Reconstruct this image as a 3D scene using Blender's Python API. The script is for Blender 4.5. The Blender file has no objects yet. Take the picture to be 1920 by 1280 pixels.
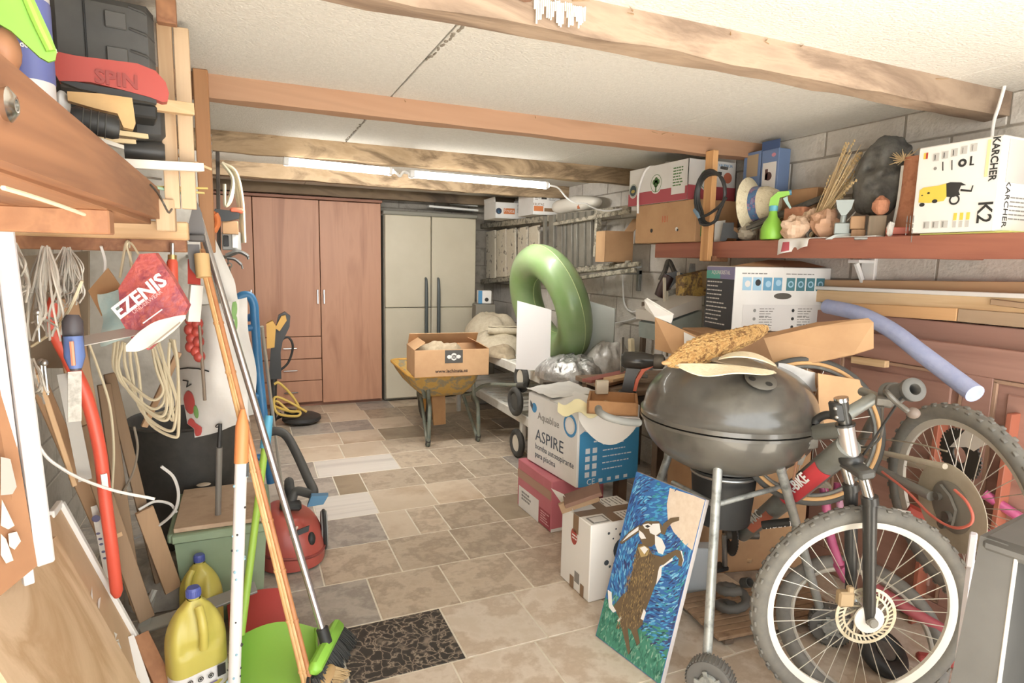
import bpy, bmesh, math, random
from mathutils import Vector as V, Matrix as Mx, noise as mn
random.seed(7)
SC = bpy.context.scene
COL = SC.collection
PI = math.pi

def lin(h):
    h = h.lstrip('#')
    c = [int(h[i:i+2], 16)/255 for i in (0, 2, 4)]
    c = [x/12.92 if x <= .04045 else ((x+.055)/1.055)**2.4 for x in c]
    g = .3*c[0]+.55*c[1]+.15*c[2]                       # haze put into every colour: a little greyer, blacks lifted
    return tuple(.012+.97*(x*.9+g*.10) for x in c) + (1.,)

# ---------------------------------------------------------------- camera
FPX = 1142.0
dY = V(((460-960)/FPX, (480-640)/FPX, 1)).normalized()
dX = V(((3600-960)/FPX, (545-640)/FPX, 1)); dX = (dX - dX.dot(dY)*dY).normalized()
dZ = dX.cross(dY)
if dZ.y > 0: dZ = -dZ
RW = Mx((dX, dY, dZ))                       # camera axes (x right, y down, z ahead) -> room axes
CAMP = V((0, 0, 1.45))
cd = bpy.data.cameras.new('camera'); cam = bpy.data.objects.new('camera', cd); COL.objects.link(cam)
cd.sensor_width = 36; cd.lens = 36*FPX/1920; cd.clip_start = .05
cr, cu, cb = RW @ V((1, 0, 0)), RW @ V((0, -1, 0)), RW @ V((0, 0, -1))
cam.matrix_world = Mx(((cr.x, cu.x, cb.x, 0), (cr.y, cu.y, cb.y, 0), (cr.z, cu.z, cb.z, 1.45), (0, 0, 0, 1)))
SC.camera = cam

# ---------------------------------------------------------------- daylight
SC.view_settings.view_transform = 'Standard'; SC.view_settings.look = 'None'
SC.view_settings.gamma = 1; SC.view_settings.use_curve_mapping = False
SC.view_settings.exposure = 1.0
w = bpy.data.worlds.new('daylight'); SC.world = w; w.use_nodes = True
wn = w.node_tree.nodes; bg = wn['Background']
bg.inputs[0].default_value = (.90, .955, 1.0, 1); bg.inputs[1].default_value = 2.3
sd = bpy.data.lights.new('sun', 'SUN'); sd.energy = 17.0; sd.angle = math.radians(.6); sd.color = (1, .985, .965)
so = bpy.data.objects.new('sun', sd); COL.objects.link(so)
so.rotation_euler = (math.radians(28), math.radians(12), 0)      # high, slightly behind the house: falls on the drive outside
def area(name, loc, rot, sx, sy, e, col):
    d = bpy.data.lights.new(name, 'AREA'); d.shape = 'RECTANGLE'; d.size = sx; d.size_y = sy; d.energy = e; d.color = col
    o = bpy.data.objects.new(name, d); COL.objects.link(o); o.location = loc; o.rotation_euler = rot; return o

# ---------------------------------------------------------------- placing helpers: a sight line cut by a plane of the room
def ray(x, y): return RW @ V(((x-960)/FPX, (y-640)/FPX, 1))
def aY(x, y, Y): r = ray(x, y); return CAMP + r*((Y-CAMP.y)/r.y)
def aX(x, y, X): r = ray(x, y); return CAMP + r*((X-CAMP.x)/r.x)
def aZ(x, y, Z=0.): r = ray(x, y); return CAMP + r*((Z-CAMP.z)/r.z)
def aD(x, y, d): return CAMP + ray(x, y)*d

def L(px, py, X=None, Y=None, Z=None, D=None):
    """upright frame standing at a point of the room, turned to the door; its unit is the size of one picture line there"""
    P = aX(px, py, X) if X is not None else aY(px, py, Y) if Y is not None else aZ(px, py, Z) if Z is not None else aD(px, py, D)
    f_ = V(RW.col[2]); d = (P-CAMP); k = d.dot(f_)/FPX; h = V((d.x, d.y, 0)).normalized(); r = V((h.y, -h.x, 0))
    cs = h.dot(V((f_.x, f_.y, 0)).normalized())
    return axes(P, r*k*cs, h*k, V((0, 0, k)))
# ---------------------------------------------------------------- materials
_mc = {}
def mat(name, col, rough=.6, metal=0., col2=None, scale=6., bump=0., bscale=40., axis=None, mix=.55, emit=0., alpha=1., trans=0., rand=0., spec=.5, coat=0., detail=4, stretch=14., contrast=(.35, .68), sss=0, wave=0):
    if name in _mc: return _mc[name]
    m = bpy.data.materials.new(name); m.use_nodes = True; nt = m.node_tree; N = nt.nodes; L = nt.links
    b = N['Principled BSDF']; b.inputs['Roughness'].default_value = rough; b.inputs['Metallic'].default_value = metal
    b.inputs['Specular IOR Level'].default_value = spec; b.inputs['Coat Weight'].default_value = coat
    c = lin(col) if isinstance(col, str) else tuple(col)+(1.,)
    b.inputs['Base Color'].default_value = c; m.diffuse_color = c
    out = None
    if col2 or bump:
        tc = N.new('ShaderNodeTexCoord'); mp = N.new('ShaderNodeMapping'); L.new(tc.outputs['Object'], mp.inputs[0])
        if axis: mp.inputs['Scale'].default_value = [1/stretch if a in axis else 1. for a in 'xyz']
    if col2:
        n = N.new('ShaderNodeTexNoise'); n.inputs['Scale'].default_value = scale; n.inputs['Detail'].default_value = detail
        n.inputs['Roughness'].default_value = .62
        if axis: n.inputs['Distortion'].default_value = .6
        if rand:
            oi0 = N.new('ShaderNodeObjectInfo'); ad = N.new('ShaderNodeVectorMath'); ad.operation = 'ADD'
            cx = N.new('ShaderNodeCombineXYZ'); mu = N.new('ShaderNodeMath'); mu.operation = 'MULTIPLY'; mu.inputs[1].default_value = 37.
            L.new(oi0.outputs['Random'], mu.inputs[0])
            for i in range(3): L.new(mu.outputs[0], cx.inputs[i])
            L.new(mp.outputs[0], ad.inputs[0]); L.new(cx.outputs[0], ad.inputs[1]); L.new(ad.outputs[0], n.inputs['Vector'])
        else: L.new(mp.outputs[0], n.inputs['Vector'])
        r = N.new('ShaderNodeValToRGB'); L.new(n.outputs[0], r.inputs[0])
        cols = [col]+(col2 if isinstance(col2, list) else [col2])
        e = r.color_ramp.elements; e[0].position, e[1].position = contrast
        e[0].color = lin(cols[0]); e[1].color = lin(cols[-1])
        for i, cc in enumerate(cols[1:-1]):
            x = e.new(contrast[0]+(contrast[1]-contrast[0])*(i+1)/(len(cols)-1)); x.color = lin(cc)
        out = r.outputs[0]
    if rand:
        oi = N.new('ShaderNodeObjectInfo'); hs = N.new('ShaderNodeHueSaturation')
        mr = N.new('ShaderNodeMapRange'); mr.inputs['To Min'].default_value = 1-rand; mr.inputs['To Max'].default_value = 1+rand
        L.new(oi.outputs['Random'], mr.inputs['Value']); L.new(mr.outputs[0], hs.inputs['Value'])
        if out: L.new(out, hs.inputs['Color'])
        else: hs.inputs['Color'].default_value = c
        out = hs.outputs[0]
    if out: L.new(out, b.inputs['Base Color'])
    if bump:
        n2 = N.new('ShaderNodeTexNoise'); n2.inputs['Scale'].default_value = bscale; n2.inputs['Detail'].default_value = 3
        L.new(mp.outputs[0], n2.inputs['Vector'])
        bp = N.new('ShaderNodeBump'); bp.inputs['Strength'].default_value = bump; bp.inputs['Distance'].default_value = .01
        L.new(n2.outputs[0], bp.inputs['Height']); L.new(bp.outputs[0], b.inputs['Normal'])
    if emit:
        b.inputs['Emission Color'].default_value = c; b.inputs['Emission Strength'].default_value = emit
    if alpha < 1: b.inputs['Alpha'].default_value = alpha
    if trans: b.inputs['Transmission Weight'].default_value = trans; b.inputs['IOR'].default_value = 1.2
    _mc[name] = m
    return m

# ---------------------------------------------------------------- mesh builder
def frame(p0, p1, up=V((0, 0, 1))):
    z = (V(p1)-V(p0)).normalized(); up = V(up)
    if abs(z.dot(up)) > .98: up = V((0, 1, 0)) if abs(z.y) < .9 else V((1, 0, 0))
    x = up.cross(z).normalized(); y = z.cross(x)
    return x, y, z
def axes(o, x, y, z):
    return Mx(((x[0], y[0], z[0], o[0]), (x[1], y[1], z[1], o[1]), (x[2], y[2], z[2], o[2]), (0, 0, 0, 1)))
def T(x=0, y=0, z=0): return Mx.Translation((x, y, z))
def RX(a): return Mx.Rotation(math.radians(a), 4, 'X')
def RY(a): return Mx.Rotation(math.radians(a), 4, 'Y')
def RZ(a): return Mx.Rotation(math.radians(a), 4, 'Z')

class B:
    def __init__(s): s.v = []; s.f = []; s.mi = []
    def add(s, vs, fs, mi=0, M=None):
        o = len(s.v)
        s.v += [(M @ V(p)) if M else V(p) for p in vs]
        s.f += [tuple(i+o for i in f) for f in fs]; s.mi += [mi]*len(fs); return s
    def box(s, c, d, M=None, mi=0, b=.0):
        h = [x/2 for x in d]; c = V(c)
        if b <= 0:
            vs = [c+V((sx*h[0], sy*h[1], sz*h[2])) for sx in (-1, 1) for sy in (-1, 1) for sz in (-1, 1)]
            return s.add(vs, [(0, 1, 3, 2), (4, 6, 7, 5), (0, 4, 5, 1), (2, 3, 7, 6), (0, 2, 6, 4), (1, 5, 7, 3)], mi, M)
        b = min(b, min(h)*.9)
        idx = {}; vs = []
        for sx in (-1, 1):
            for sy in (-1, 1):
                for sz in (-1, 1):
                    sg = (sx, sy, sz)
                    for a in range(3):
                        p = [sg[k]*(h[k] if k == a else h[k]-b) for k in range(3)]
                        idx[sg, a] = len(vs); vs.append(c+V(p))
        fs = []
        for a in range(3):
            u, w_ = [k for k in range(3) if k != a]
            for sgn in (-1, 1):
                q = []
                for (i, j) in ((-1, -1), (1, -1), (1, 1), (-1, 1)):
                    sg = [0]*3; sg[a] = sgn; sg[u] = i; sg[w_] = j; q.append(idx[tuple(sg), a])
                fs.append(tuple(q))
        for a in range(3):
            u, w_ = [k for k in range(3) if k != a]
            for i in (-1, 1):
                for j in (-1, 1):
                    g0 = [0]*3; g0[u] = i; g0[w_] = j; g0[a] = -1; g1 = list(g0); g1[a] = 1
                    g0, g1 = tuple(g0), tuple(g1)
                    fs.append((idx[g0, u], idx[g1, u], idx[g1, w_], idx[g0, w_]))
        for sx in (-1, 1):
            for sy in (-1, 1):
                for sz in (-1, 1): fs.append(tuple(idx[(sx, sy, sz), a] for a in range(3)))
        return s.add(vs, fs, mi, M)
    def beam(s, p0, p1, w_, h, up=(0, 0, 1), mi=0, b=0.):
        x, y, z = frame(p0, p1, up); p0, p1 = V(p0), V(p1)
        return s.box((0, 0, 0), (w_, h, (p1-p0).length), axes((p0+p1)/2, x, y, z), mi, b)
    def tube(s, pts, r, n=8, closed=False, mi=0, cap=True, flat=1.):
        P = [V(p) for p in pts]; k = len(P); rr = r if isinstance(r, (list, tuple)) else [r]*k
        ts = []
        for i in range(k):
            a = P[(i-1) % k] if (closed or i) else P[0]; c = P[(i+1) % k] if (closed or i < k-1) else P[-1]
            t = (c-a); ts.append(t.normalized() if t.length > 1e-9 else V((0, 0, 1)))
        up = V((0, 0, 1)) if abs(ts[0].z) < .9 else V((1, 0, 0))
        x = up.cross(ts[0]).normalized(); vs = []
        for i in range(k):
            x = (x - x.dot(ts[i])*ts[i])
            if x.length < 1e-6: x = ts[i].orthogonal()
            x.normalize(); y = ts[i].cross(x)
            for j in range(n):
                a = 2*PI*j/n; vs.append(P[i]+(x*math.cos(a)+y*math.sin(a)*flat)*rr[i])
        fs = []
        for i in range(k if closed else k-1):
            for j in range(n):
                fs.append((i*n+j, i*n+(j+1) % n, ((i+1) % k)*n+(j+1) % n, ((i+1) % k)*n+j))
        if cap and not closed: fs += [tuple(range(n))[::-1], tuple((k-1)*n+j for j in range(n))]
        return s.add(vs, fs, mi)
    def lathe(s, prof, n=24, M=None, mi=0, arc=2*PI):
        vs = []; k = len(prof); full = arc > 6.28; m = n if full else n+1
        for (r, z) in prof:
            for j in range(m): a = arc*j/n; vs.append((r*math.cos(a), r*math.sin(a), z))
        fs = []
        for i in range(k-1):
            for j in range(n):
                j2 = (j+1) % m; fs.append((i*m+j, i*m+j2, (i+1)*m+j2, (i+1)*m+j))
        if full:
            if prof[0][0] > 1e-6 and prof[0] != prof[-1]: fs.append(tuple(range(m))[::-1])
            if prof[-1][0] > 1e-6 and prof[0] != prof[-1]: fs.append(tuple((k-1)*m+j for j in range(m)))
        return s.add(vs, fs, mi, M)
    def ell(s, c, r, n=14, m=8, M=None, mi=0):
        if isinstance(r, (int, float)): r = (r, r, r)
        pr = [(math.sin(PI*i/m), -math.cos(PI*i/m)) for i in range(m+1)]
        Q = T(*c) @ Mx.Diagonal((r[0], r[1], r[2], 1))
        return s.lathe(pr, n, (M @ Q) if M else Q, mi)
    def prism(s, o, h, M=None, mi=0, z0=0.):
        n = len(o); vs = [(p[0], p[1], z0) for p in o]+[(p[0], p[1], z0+h) for p in o]
        fs = [tuple(range(n))[::-1], tuple(range(n, 2*n))]+[(i, (i+1) % n, n+(i+1) % n, n+i) for i in range(n)]
        return s.add(vs, fs, mi, M)
    def torus(s, R, r, n=48, m=10, M=None, mi=0, rz=None, arc=2*PI):
        rz = rz or r
        pr = [(R+r*math.cos(2*PI*i/m), rz*math.sin(2*PI*i/m)) for i in range(m)]; return s.lathe(pr+[pr[0]], n, M, mi, arc)
    def sheet(s, fn, nu, nv, th=0., mi=0, M=None):
        g = [[V(fn(i/nu, j/nv)) for j in range(nv+1)] for i in range(nu+1)]
        vs = [p for r_ in g for p in r_]; q = nv+1
        fs = [(i*q+j, (i+1)*q+j, (i+1)*q+j+1, i*q+j+1) for i in range(nu) for j in range(nv)]
        if th:
            vs2 = []
            for i in range(nu+1):
                for j in range(nv+1):
                    du = g[min(i+1, nu)][j]-g[max(i-1, 0)][j]; dv = g[i][min(j+1, nv)]-g[i][max(j-1, 0)]
                    nn = du.cross(dv); nn = nn.normalized() if nn.length > 1e-12 else V((0, 0, 1)); vs2.append(g[i][j]-nn*th)
            o = len(vs); f2 = [tuple(k+o for k in f[::-1]) for f in fs]
            rim = [(i*q, ) for i in range(nu)]
            ed = [(i*q, (i+1)*q) for i in range(nu)]+[((i+1)*q+nv, i*q+nv) for i in range(nu)]
            ed += [(j+1, j) for j in range(nv)]+[(nu*q+j, nu*q+j+1) for j in range(nv)]
            fs = fs+f2+[(a, a+o, b_+o, b_) for a, b_ in ed]; vs = vs+vs2
        return s.add(vs, fs, mi, M)
    def text(s, st, size, M, mi=0, align='CENTER', bold=0., sx=1., ext=.0004):
        c = bpy.data.curves.new('t', 'FONT'); c.body = st; c.size = size; c.align_x = align; c.align_y = 'CENTER'
        c.offset = bold*size; c.extrude = ext; c.resolution_u = 2
        o = bpy.data.objects.new('t', c); COL.objects.link(o)
        me = o.to_mesh()
        vs = [v.co.copy() for v in me.vertices]; fs = [tuple(p.vertices) for p in me.polygons]
        o.to_mesh_clear(); bpy.data.objects.remove(o); bpy.data.curves.remove(c)
        return s.add(vs, fs, mi, M @ Mx.Diagonal((sx, 1, 1, 1)))
    def mesh(s, name, mats, smooth=40, inv=None):
        me = bpy.data.meshes.new(name)
        me.from_pydata([tuple(inv @ p) if inv else tuple(p) for p in s.v], [], s.f)
        for m in (mats if isinstance(mats, (list, tuple)) else [mats]): me.materials.append(m)
        me.polygons.foreach_set('material_index', s.mi)
        bm = bmesh.new(); bm.from_mesh(me); bmesh.ops.recalc_face_normals(bm, faces=bm.faces); bm.to_mesh(me); bm.free()
        if smooth:
            me.polygons.foreach_set('use_smooth', [True]*len(me.polygons)); me.set_sharp_from_angle(angle=math.radians(smooth))
        me.update(); return me
    def build(s, name, mats, parent=None, smooth=40, world=True, label=None):
        """one mesh object; world=True: the vertices are in room coordinates"""
        inv = None
        if parent is not None and world:
            M = Mx(); p = parent
            while p is not None: M = Mx.LocRotScale(p.location, p.rotation_euler, p.scale) @ M; p = p.parent
            inv = M.inverted()
        o = bpy.data.objects.new(name, s.mesh(name, mats, smooth, inv)); COL.objects.link(o); o.parent = parent
        if label: o['label'] = label
        return o

def thing(name, label, cat, loc=(0, 0, 0), rot=(0, 0, 0), group=None):
    o = bpy.data.objects.new(name, None); COL.objects.link(o); o.empty_display_size = .05
    o.location = loc; o.rotation_euler = [math.radians(a) for a in rot]
    o['label'] = label; o['category'] = cat
    if group: o['group'] = group
    return o
def tag(o, label, cat, group=None):
    o['label'] = label; o['category'] = cat
    if group: o['group'] = group
    return o
def struct(o): o['kind'] = 'structure'; return o
def one(b, name, m, label, cat, group=None, smooth=40): return tag(b.build(name, m, None, smooth), label, cat, group)
def dup(o, loc=None, rot=None, label=None, group=None):
    def cp(a, par):
        c = a.copy(); COL.objects.link(c); c.parent = par
        for ch in a.children: cp(ch, c)
        return c
    c = cp(o, None)
    if loc is not None: c.location = loc
    if rot is not None: c.rotation_euler = [math.radians(a) for a in rot]
    if label: c['label'] = label
    if group: c['group'] = group
    return c
def bez(P, n=8):
    """smooth curve through the points (Catmull-Rom)"""
    P = [V(p) for p in P]; Q = [P[0]*2-P[1]]+P+[P[-1]*2-P[-2]]; out = []
    for i in range(1, len(Q)-2):
        for k in range(n):
            t = k/n; a, b, c, d = Q[i-1], Q[i], Q[i+1], Q[i+2]
            out.append(.5*((2*b)+(c-a)*t+(2*a-5*b+4*c-d)*t*t+(3*b-a-3*c+d)*t**3))
    out.append(P[-1]); return out
def wob(p, a=.01, s=6.): return V(p)+V(mn.noise_vector(V(p)*s))*a
# ================================================================ materials used all over
WOODO = mat('wood_orange', '#A06A42', .6, col2=['#AF794D', '#8D5A36', '#A87046'], scale=7, axis='y', bump=.15, bscale=30, rand=.06)
PINE = mat('wood_pine', '#CDAA80', .6, col2=['#D6B58D', '#BA946A'], scale=8, axis='z', bump=.1, rand=.08)
PINEY = mat('wood_pine_y', '#DDB37C', .6, col2=['#E8C592', '#C89A62'], scale=8, axis='y', bump=.1, rand=.1)
PINEX = mat('wood_pine_x', '#D5A873', .6, col2=['#DEB683', '#C29460'], scale=8, axis='x', bump=.1, rand=.06)
CARD = mat('cardboard', '#CDA06E', .8, col2='#BF9161', scale=5, rand=.05)
CARDD = mat('cardboard_dark', '#B98C5E', .8, col2='#AA7E52', scale=5, rand=.05)
WHITE = mat('white_paint', '#EFEDE8', .5)
WCARD = mat('white_card', '#EDEAE4', .6, col2='#E4E0D8', scale=4)
BLACK = mat('black_plastic', '#262624', .5)
DARK = mat('dark_rubber', '#3A3935', .8, col2='#4A4842', scale=20)
GREY = mat('grey_plastic', '#8E8C86', .5)
STEEL = mat('steel', '#B9B8B3', .35, .9)
GALV = mat('galvanised', '#9A9C97', .5, .45, col2='#7E817C', scale=14)
CHROME = mat('chrome', '#D9D9D6', .2, 1.)
INK = mat('print_black', '#2B2926', .7)
INKG = mat('print_grey', '#8F8B84', .7)
RED = mat('red_plastic', '#C4412E', .4)
ORANGE = mat('orange_plastic', '#E8762C', .4)
BLUE = mat('blue_print', '#3D8FC0', .5)
ROPE = mat('rope_cream', '#D3C6A4', .8)
LIME = mat('lime_plastic', '#8FD22C', .4)

# ================================================================ floor: every tile a piece of its own
YB, XL, XR, ZC = 6.66, -.86, 2.66, 2.12
YF = -.55
fl = struct(B().box(((XL+XR)/2, (YB+YF)/2, -.0516), (XR-XL+.3, YB-YF+.2, .1)).build('floor', mat('grout', '#E6DCC8', .9, col2='#D9CEB8', scale=30)))
TM = [mat('tile_beige', '#B8A48A', .38, col2=['#C3B198', '#A6927A', '#BCAA91'], scale=9, rand=.11, detail=8, bump=.06, bscale=18),
      mat('tile_grey', '#A79C8F', .36, col2=['#B5AB9D', '#958B80', '#ADA295'], scale=8, rand=.08, detail=8, bump=.06, bscale=18),
      mat('tile_sand', '#C9B497', .38, col2=['#D3C0A6', '#B79C7C'], scale=2.2, rand=.07, detail=9, bump=.06, bscale=18),
      mat('tile_pale', '#D2C1AA', .4, col2=['#DACBB7', '#C4AF95', '#D0BEA6'], scale=8, rand=.05, detail=8, bump=.06, bscale=18),
      mat('tile_brown', '#948268', .4, col2=['#A08E74', '#86745c'], scale=3, rand=.05, detail=8),
      mat('tile_white_vein', '#CBC2B5', .35, col2=['#DDD6CB', '#A9A096'], scale=3, axis='x', rand=.04, detail=8)]
def dark_marble():
    m = bpy.data.materials.new('tile_dark_marble'); m.use_nodes = True; nt = m.node_tree; N = nt.nodes; L = nt.links
    tc = N.new('ShaderNodeTexCoord'); b = N['Principled BSDF']; b.inputs['Roughness'].default_value = .3
    n1 = N.new('ShaderNodeTexNoise'); n1.inputs['Scale'].default_value = 9; n1.inputs['Detail'].default_value = 6
    ms = N.new('ShaderNodeVectorMath'); ms.operation = 'MULTIPLY_ADD'; ms.inputs[1].default_value = (.2, .2, .2)
    L.new(tc.outputs['Object'], n1.inputs['Vector']); L.new(n1.outputs['Color'], ms.inputs[0]); L.new(tc.outputs['Object'], ms.inputs[2])
    v = N.new('ShaderNodeTexVoronoi'); v.feature = 'DISTANCE_TO_EDGE'; v.inputs['Scale'].default_value = 22
    L.new(ms.outputs[0], v.inputs['Vector'])
    r = N.new('ShaderNodeValToRGB'); e = r.color_ramp.elements
    e[0].position = .0; e[0].color = lin('#A89985'); e[1].position = .13; e[1].color = lin('#221B16')
    x = e.new(.045); x.color = lin('#5C4E41')
    L.new(v.outputs['Distance'], r.inputs[0])
    n2 = N.new('ShaderNodeTexNoise'); n2.inputs['Scale'].default_value = 14; L.new(tc.outputs['Object'], n2.inputs['Vector'])
    r2 = N.new('ShaderNodeValToRGB'); r2.color_ramp.elements[0].position = .58; r2.color_ramp.elements[1].position = .72
    L.new(n2.outputs[0], r2.inputs[0]); mx = N.new('ShaderNodeMix'); mx.data_type = 'RGBA'
    L.new(r2.outputs[0], mx.inputs[0]); L.new(r.outputs[0], mx.inputs[6]); mx.inputs[7].default_value = lin('#8C7C6B')
    L.new(mx.outputs[2], b.inputs['Base Color']); return m
TM.append(dark_marble())
rows = {  # row index k: joints (x) seen in the photograph, and the kind of the tile to the right of each joint
    3: [(-.7, 3), (-.36, 3), (-.02, 3), (.3, 3), (.64, 3), (.975, 3), (1.31, 3), (1.65, 3), (1.98, 3), (2.32, 3)],
    4: [(-.72, 3), (-.38, 1), (-.04, 1), (.28, 6), (.70, 3), (1.035, 3), (1.37, 3), (1.71, 3), (2.04, 1), (2.38, 1)],
    5: [(-.55, 1), (-.21, 1), (.12, 1), (.46, 0), (.80, 0), (1.143, 0), (1.48, 2), (1.81, 1), (2.15, 1), (2.48, 1)],
    6: [(-.73, 1), (-.40, 1), (-.06, 1), (.276, 0), (.628, 0), (.961, 0), (1.298, 0), (1.64, 0), (1.97, 1), (2.3, 1)],
    7: [(-.7, 1), (-.36, 1), (-.03, 5), (.30, 1), (.64, 2), (.81, 0), (.98, 0), (1.298, 4), (1.64, 0), (1.97, 1), (2.3, 1)],
    8: [(-.7, 1), (-.35, 1), (0, 1), (.32, 5), (.66, 2), (1.02, 2), (1.315, 0), (1.65, 0), (1.98, 0), (2.3, 1)],
    9: [(-.52, 1), (-.18, 1), (.15, 1), (.485, 4), (.661, 0), (1.036, 0), (1.38, 0), (1.71, 1), (2.05, 1), (2.39, 1)],
    10: [(-.6, 1), (-.27, 1), (.06, 1), (.397, 5), (.951, 0), (1.249, 0), (1.59, 0), (1.93, 1), (2.26, 1)],
    11: [(-.7, 1), (-.37, 1), (-.04, 1), (.3, 2), (.62, 2), (.952, 0), (1.529, 0), (1.87, 0), (2.2, 1)],
    12: [(-.7, 1), (-.37, 1), (-.04, 1), (.3, 2), (.66, 2), (.99, 4), (1.36, 0), (1.7, 0), (2.03, 1), (2.37, 1)]}
for k in range(0, 17):
    y0 = 1.955+(k-4)*.3525
    js = rows.get(k)
    if not js:
        o_ = random.uniform(0, .33); js = [(XL+o_+i*.335, random.choice([0, 0, 1, 2]) if k > 12 else 3) for i in range(11)]
    js = [(XL, js[0][1])]+[j for j in js if j[0] < XR-.1]
    for i, (x0, t) in enumerate(js):
        x1 = js[i+1][0] if i+1 < len(js) else XR
        if x1-x0 < .05: continue
        bb = B().box((0, 0, -.006), (x1-x0-.0075, .3525-.0075, .012+random.uniform(0, .0008)), b=.0015)
        o = bb.build('tile', TM[t], fl, 0, world=False); o.location = ((x0+x1)/2, y0+.17625, .0)
# the drive outside the open garage door, and the house over the road that sends daylight back in
struct(B().box((.9, -9.1, -.06), (40, 17, .1)).build('ground', mat('drive', '#BDBAB4', .9, col2='#B2AEA8', scale=1.5)))

# ================================================================ walls of hollow blocks
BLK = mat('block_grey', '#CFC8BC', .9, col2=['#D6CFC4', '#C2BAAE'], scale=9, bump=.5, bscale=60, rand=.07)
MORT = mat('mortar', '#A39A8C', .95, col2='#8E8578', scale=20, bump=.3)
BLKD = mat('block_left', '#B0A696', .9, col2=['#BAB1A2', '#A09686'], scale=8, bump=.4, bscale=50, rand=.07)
def block_wall(name, axis, at_, a0, a1, sign, m, z1=ZC):
    c = (at_+sign*.10, (a0+a1)/2, z1/2) if axis == 'x' else ((a0+a1)/2, at_+sign*.10, z1/2)
    d = (.2, a1-a0, z1) if axis == 'x' else (a1-a0, .2, z1)
    wl = struct(B().box(c, d).build(name, MORT))
    me = {}
    for r in range(int(z1/.2)+1):
        z0 = r*.2; zh = min(.193, z1-z0-.003)
        if zh < .03: continue
        x = a0-(.2 if r % 2 else 0)
        while x < a1-.02:
            xa, xb = max(x, a0), min(x+.4, a1); x += .4
            L_ = round(xb-xa-.008, 3)
            if L_ < .03: continue
            key = (L_, round(zh, 3))
            if key not in me:
                me[key] = B().box((0, 0, 0), (.03, L_, zh) if axis == 'x' else (L_, .03, zh), b=.004).mesh('block', m, 0)
            o = bpy.data.objects.new('block', me[key]); COL.objects.link(o); o.parent = wl
            pr = random.uniform(-.003, .002)
            o.location = (at_+sign*(.013+pr), (xa+xb)/2, z0+zh/2) if axis == 'x' else ((xa+xb)/2, at_+sign*(.013+pr), z0+zh/2)
    return wl
block_wall('wall_right', 'x', XR, YF, YB, 1, BLK)
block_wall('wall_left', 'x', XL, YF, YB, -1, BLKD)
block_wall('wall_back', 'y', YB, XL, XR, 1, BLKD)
# short pier that narrows the room behind the shelf on the left
PL = mat('plaster', '#C9C2B4', .9, col2=['#D6CFC2', '#B4AC9D'], scale=3, bump=.2)
struct(B().box((-.53, 4.45, ZC/2), (.66, .5, ZC), b=.01).build('wall_pier', PL))

# ================================================================ ceiling boards between the rafters
ce = struct(B().box(((XL+XR)/2, (YB+YF)/2, ZC+.09), (XR-XL+.4, YB-YF+.2, .1)).build('ceiling', mat('ceiling_dark', '#8A8378', .9)))
CEI = mat('ceiling_board', '#D6D2C8', .9, col2='#E0DCD3', scale=60, bump=.5, bscale=110, rand=.02)
by = [YF, 1.53, 2.69, 3.82, 4.96, YB]
for i in range(5):
    seams = [XL-.1, .60-.02*i, 1.92, XR+.1] if i else [XL-.1, .55, 2.3, XR+.1]
    for j in range(3):
        B().box(((seams[j]+seams[j+1])/2, (by[i]+by[i+1])/2, ZC+.02), (seams[j+1]-seams[j]-.006, by[i+1]-by[i]-.004, .04), b=.002).build('ceiling_board', CEI, ce, 0)
# ragged filler crumbs along the open joint
CR = mat('filler', '#8B8172', .9)
cb_ = B()
for (xa, ya, xb, yb) in ((.60, 1.66, .585, 2.1), (.56, 2.95, .55, 3.7)):
    for i in range(22):
        t = i/21+random.uniform(-.02, .02)
        cb_.ell((xa+(xb-xa)*t+random.uniform(-.004, .004), ya+(yb-ya)*t, ZC-.001), (random.uniform(.003, .008), random.uniform(.008, .018), .003), 6, 4)
o = cb_.build('joint_filler', CR, ce); o['kind'] = 'stuff'

# ================================================================ rafters
def rafter(y, zb, th, m, label, x0=XL, x1=XR, rough=.006, n=34, splinter=0):
    """a sawn timber across the room, its edges chipped and uneven"""
    t = thing('ceiling_beam', label, 'beam', ((x0+x1)/2, y, zb), group=None)
    def ring(x):
        k = lambda s_: mn.noise(V((x*5, s_*3.7, y)))*rough
        h = ZC-zb
        return [(x, y-th/2+k(1), zb+k(2)), (x, y+th/2+k(3), zb+k(4)), (x, y+th/2, zb+h), (x, y-th/2+k(5)*.5, zb+h)]
    vs = []; fs = []
    for i in range(n+1): vs += ring(x0+(x1-x0)*i/n)
    for i in range(n):
        for j in range(4): fs.append((i*4+j, i*4+(j+1) % 4, i*4+4+(j+1) % 4, i*4+4+j))
    fs += [(0, 1, 2, 3), tuple(n*4+j for j in range(4))]
    B().add(vs, fs).build('timber', m, t, 25)
    if splinter:
        s_ = B()
        for i in range(splinter):
            x = random.uniform(x0+.2, x1-.1)
            s_.tube([(x, y-th/2, ZC-random.uniform(.003, .02)), (x+random.uniform(-.03, .05), y-th/2-random.uniform(.008, .03), ZC-random.uniform(.004, .02))], [.002, .0007], 4)
        o = s_.build('splinter', mat('splinter', '#9C7A50', .8), t); o['kind'] = 'stuff'
    return t
RAF1 = mat('beam_front', '#9C836C', .75, col2=['#AE947A', '#7F6752', '#A1886F'], scale=5, axis='x', stretch=5, bump=.5, bscale=22, detail=8)
RAF2 = mat('beam_red', '#AC7F5C', .7, col2=['#B58966', '#99704F'], scale=5, axis='x', stretch=12, bump=.2, bscale=20)
RAF3 = mat('beam_weathered', '#A98C64', .8, col2=['#BB9E78', '#7A6243', '#B09570'], scale=6, axis='x', stretch=3, bump=.5, bscale=24, detail=8)
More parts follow.
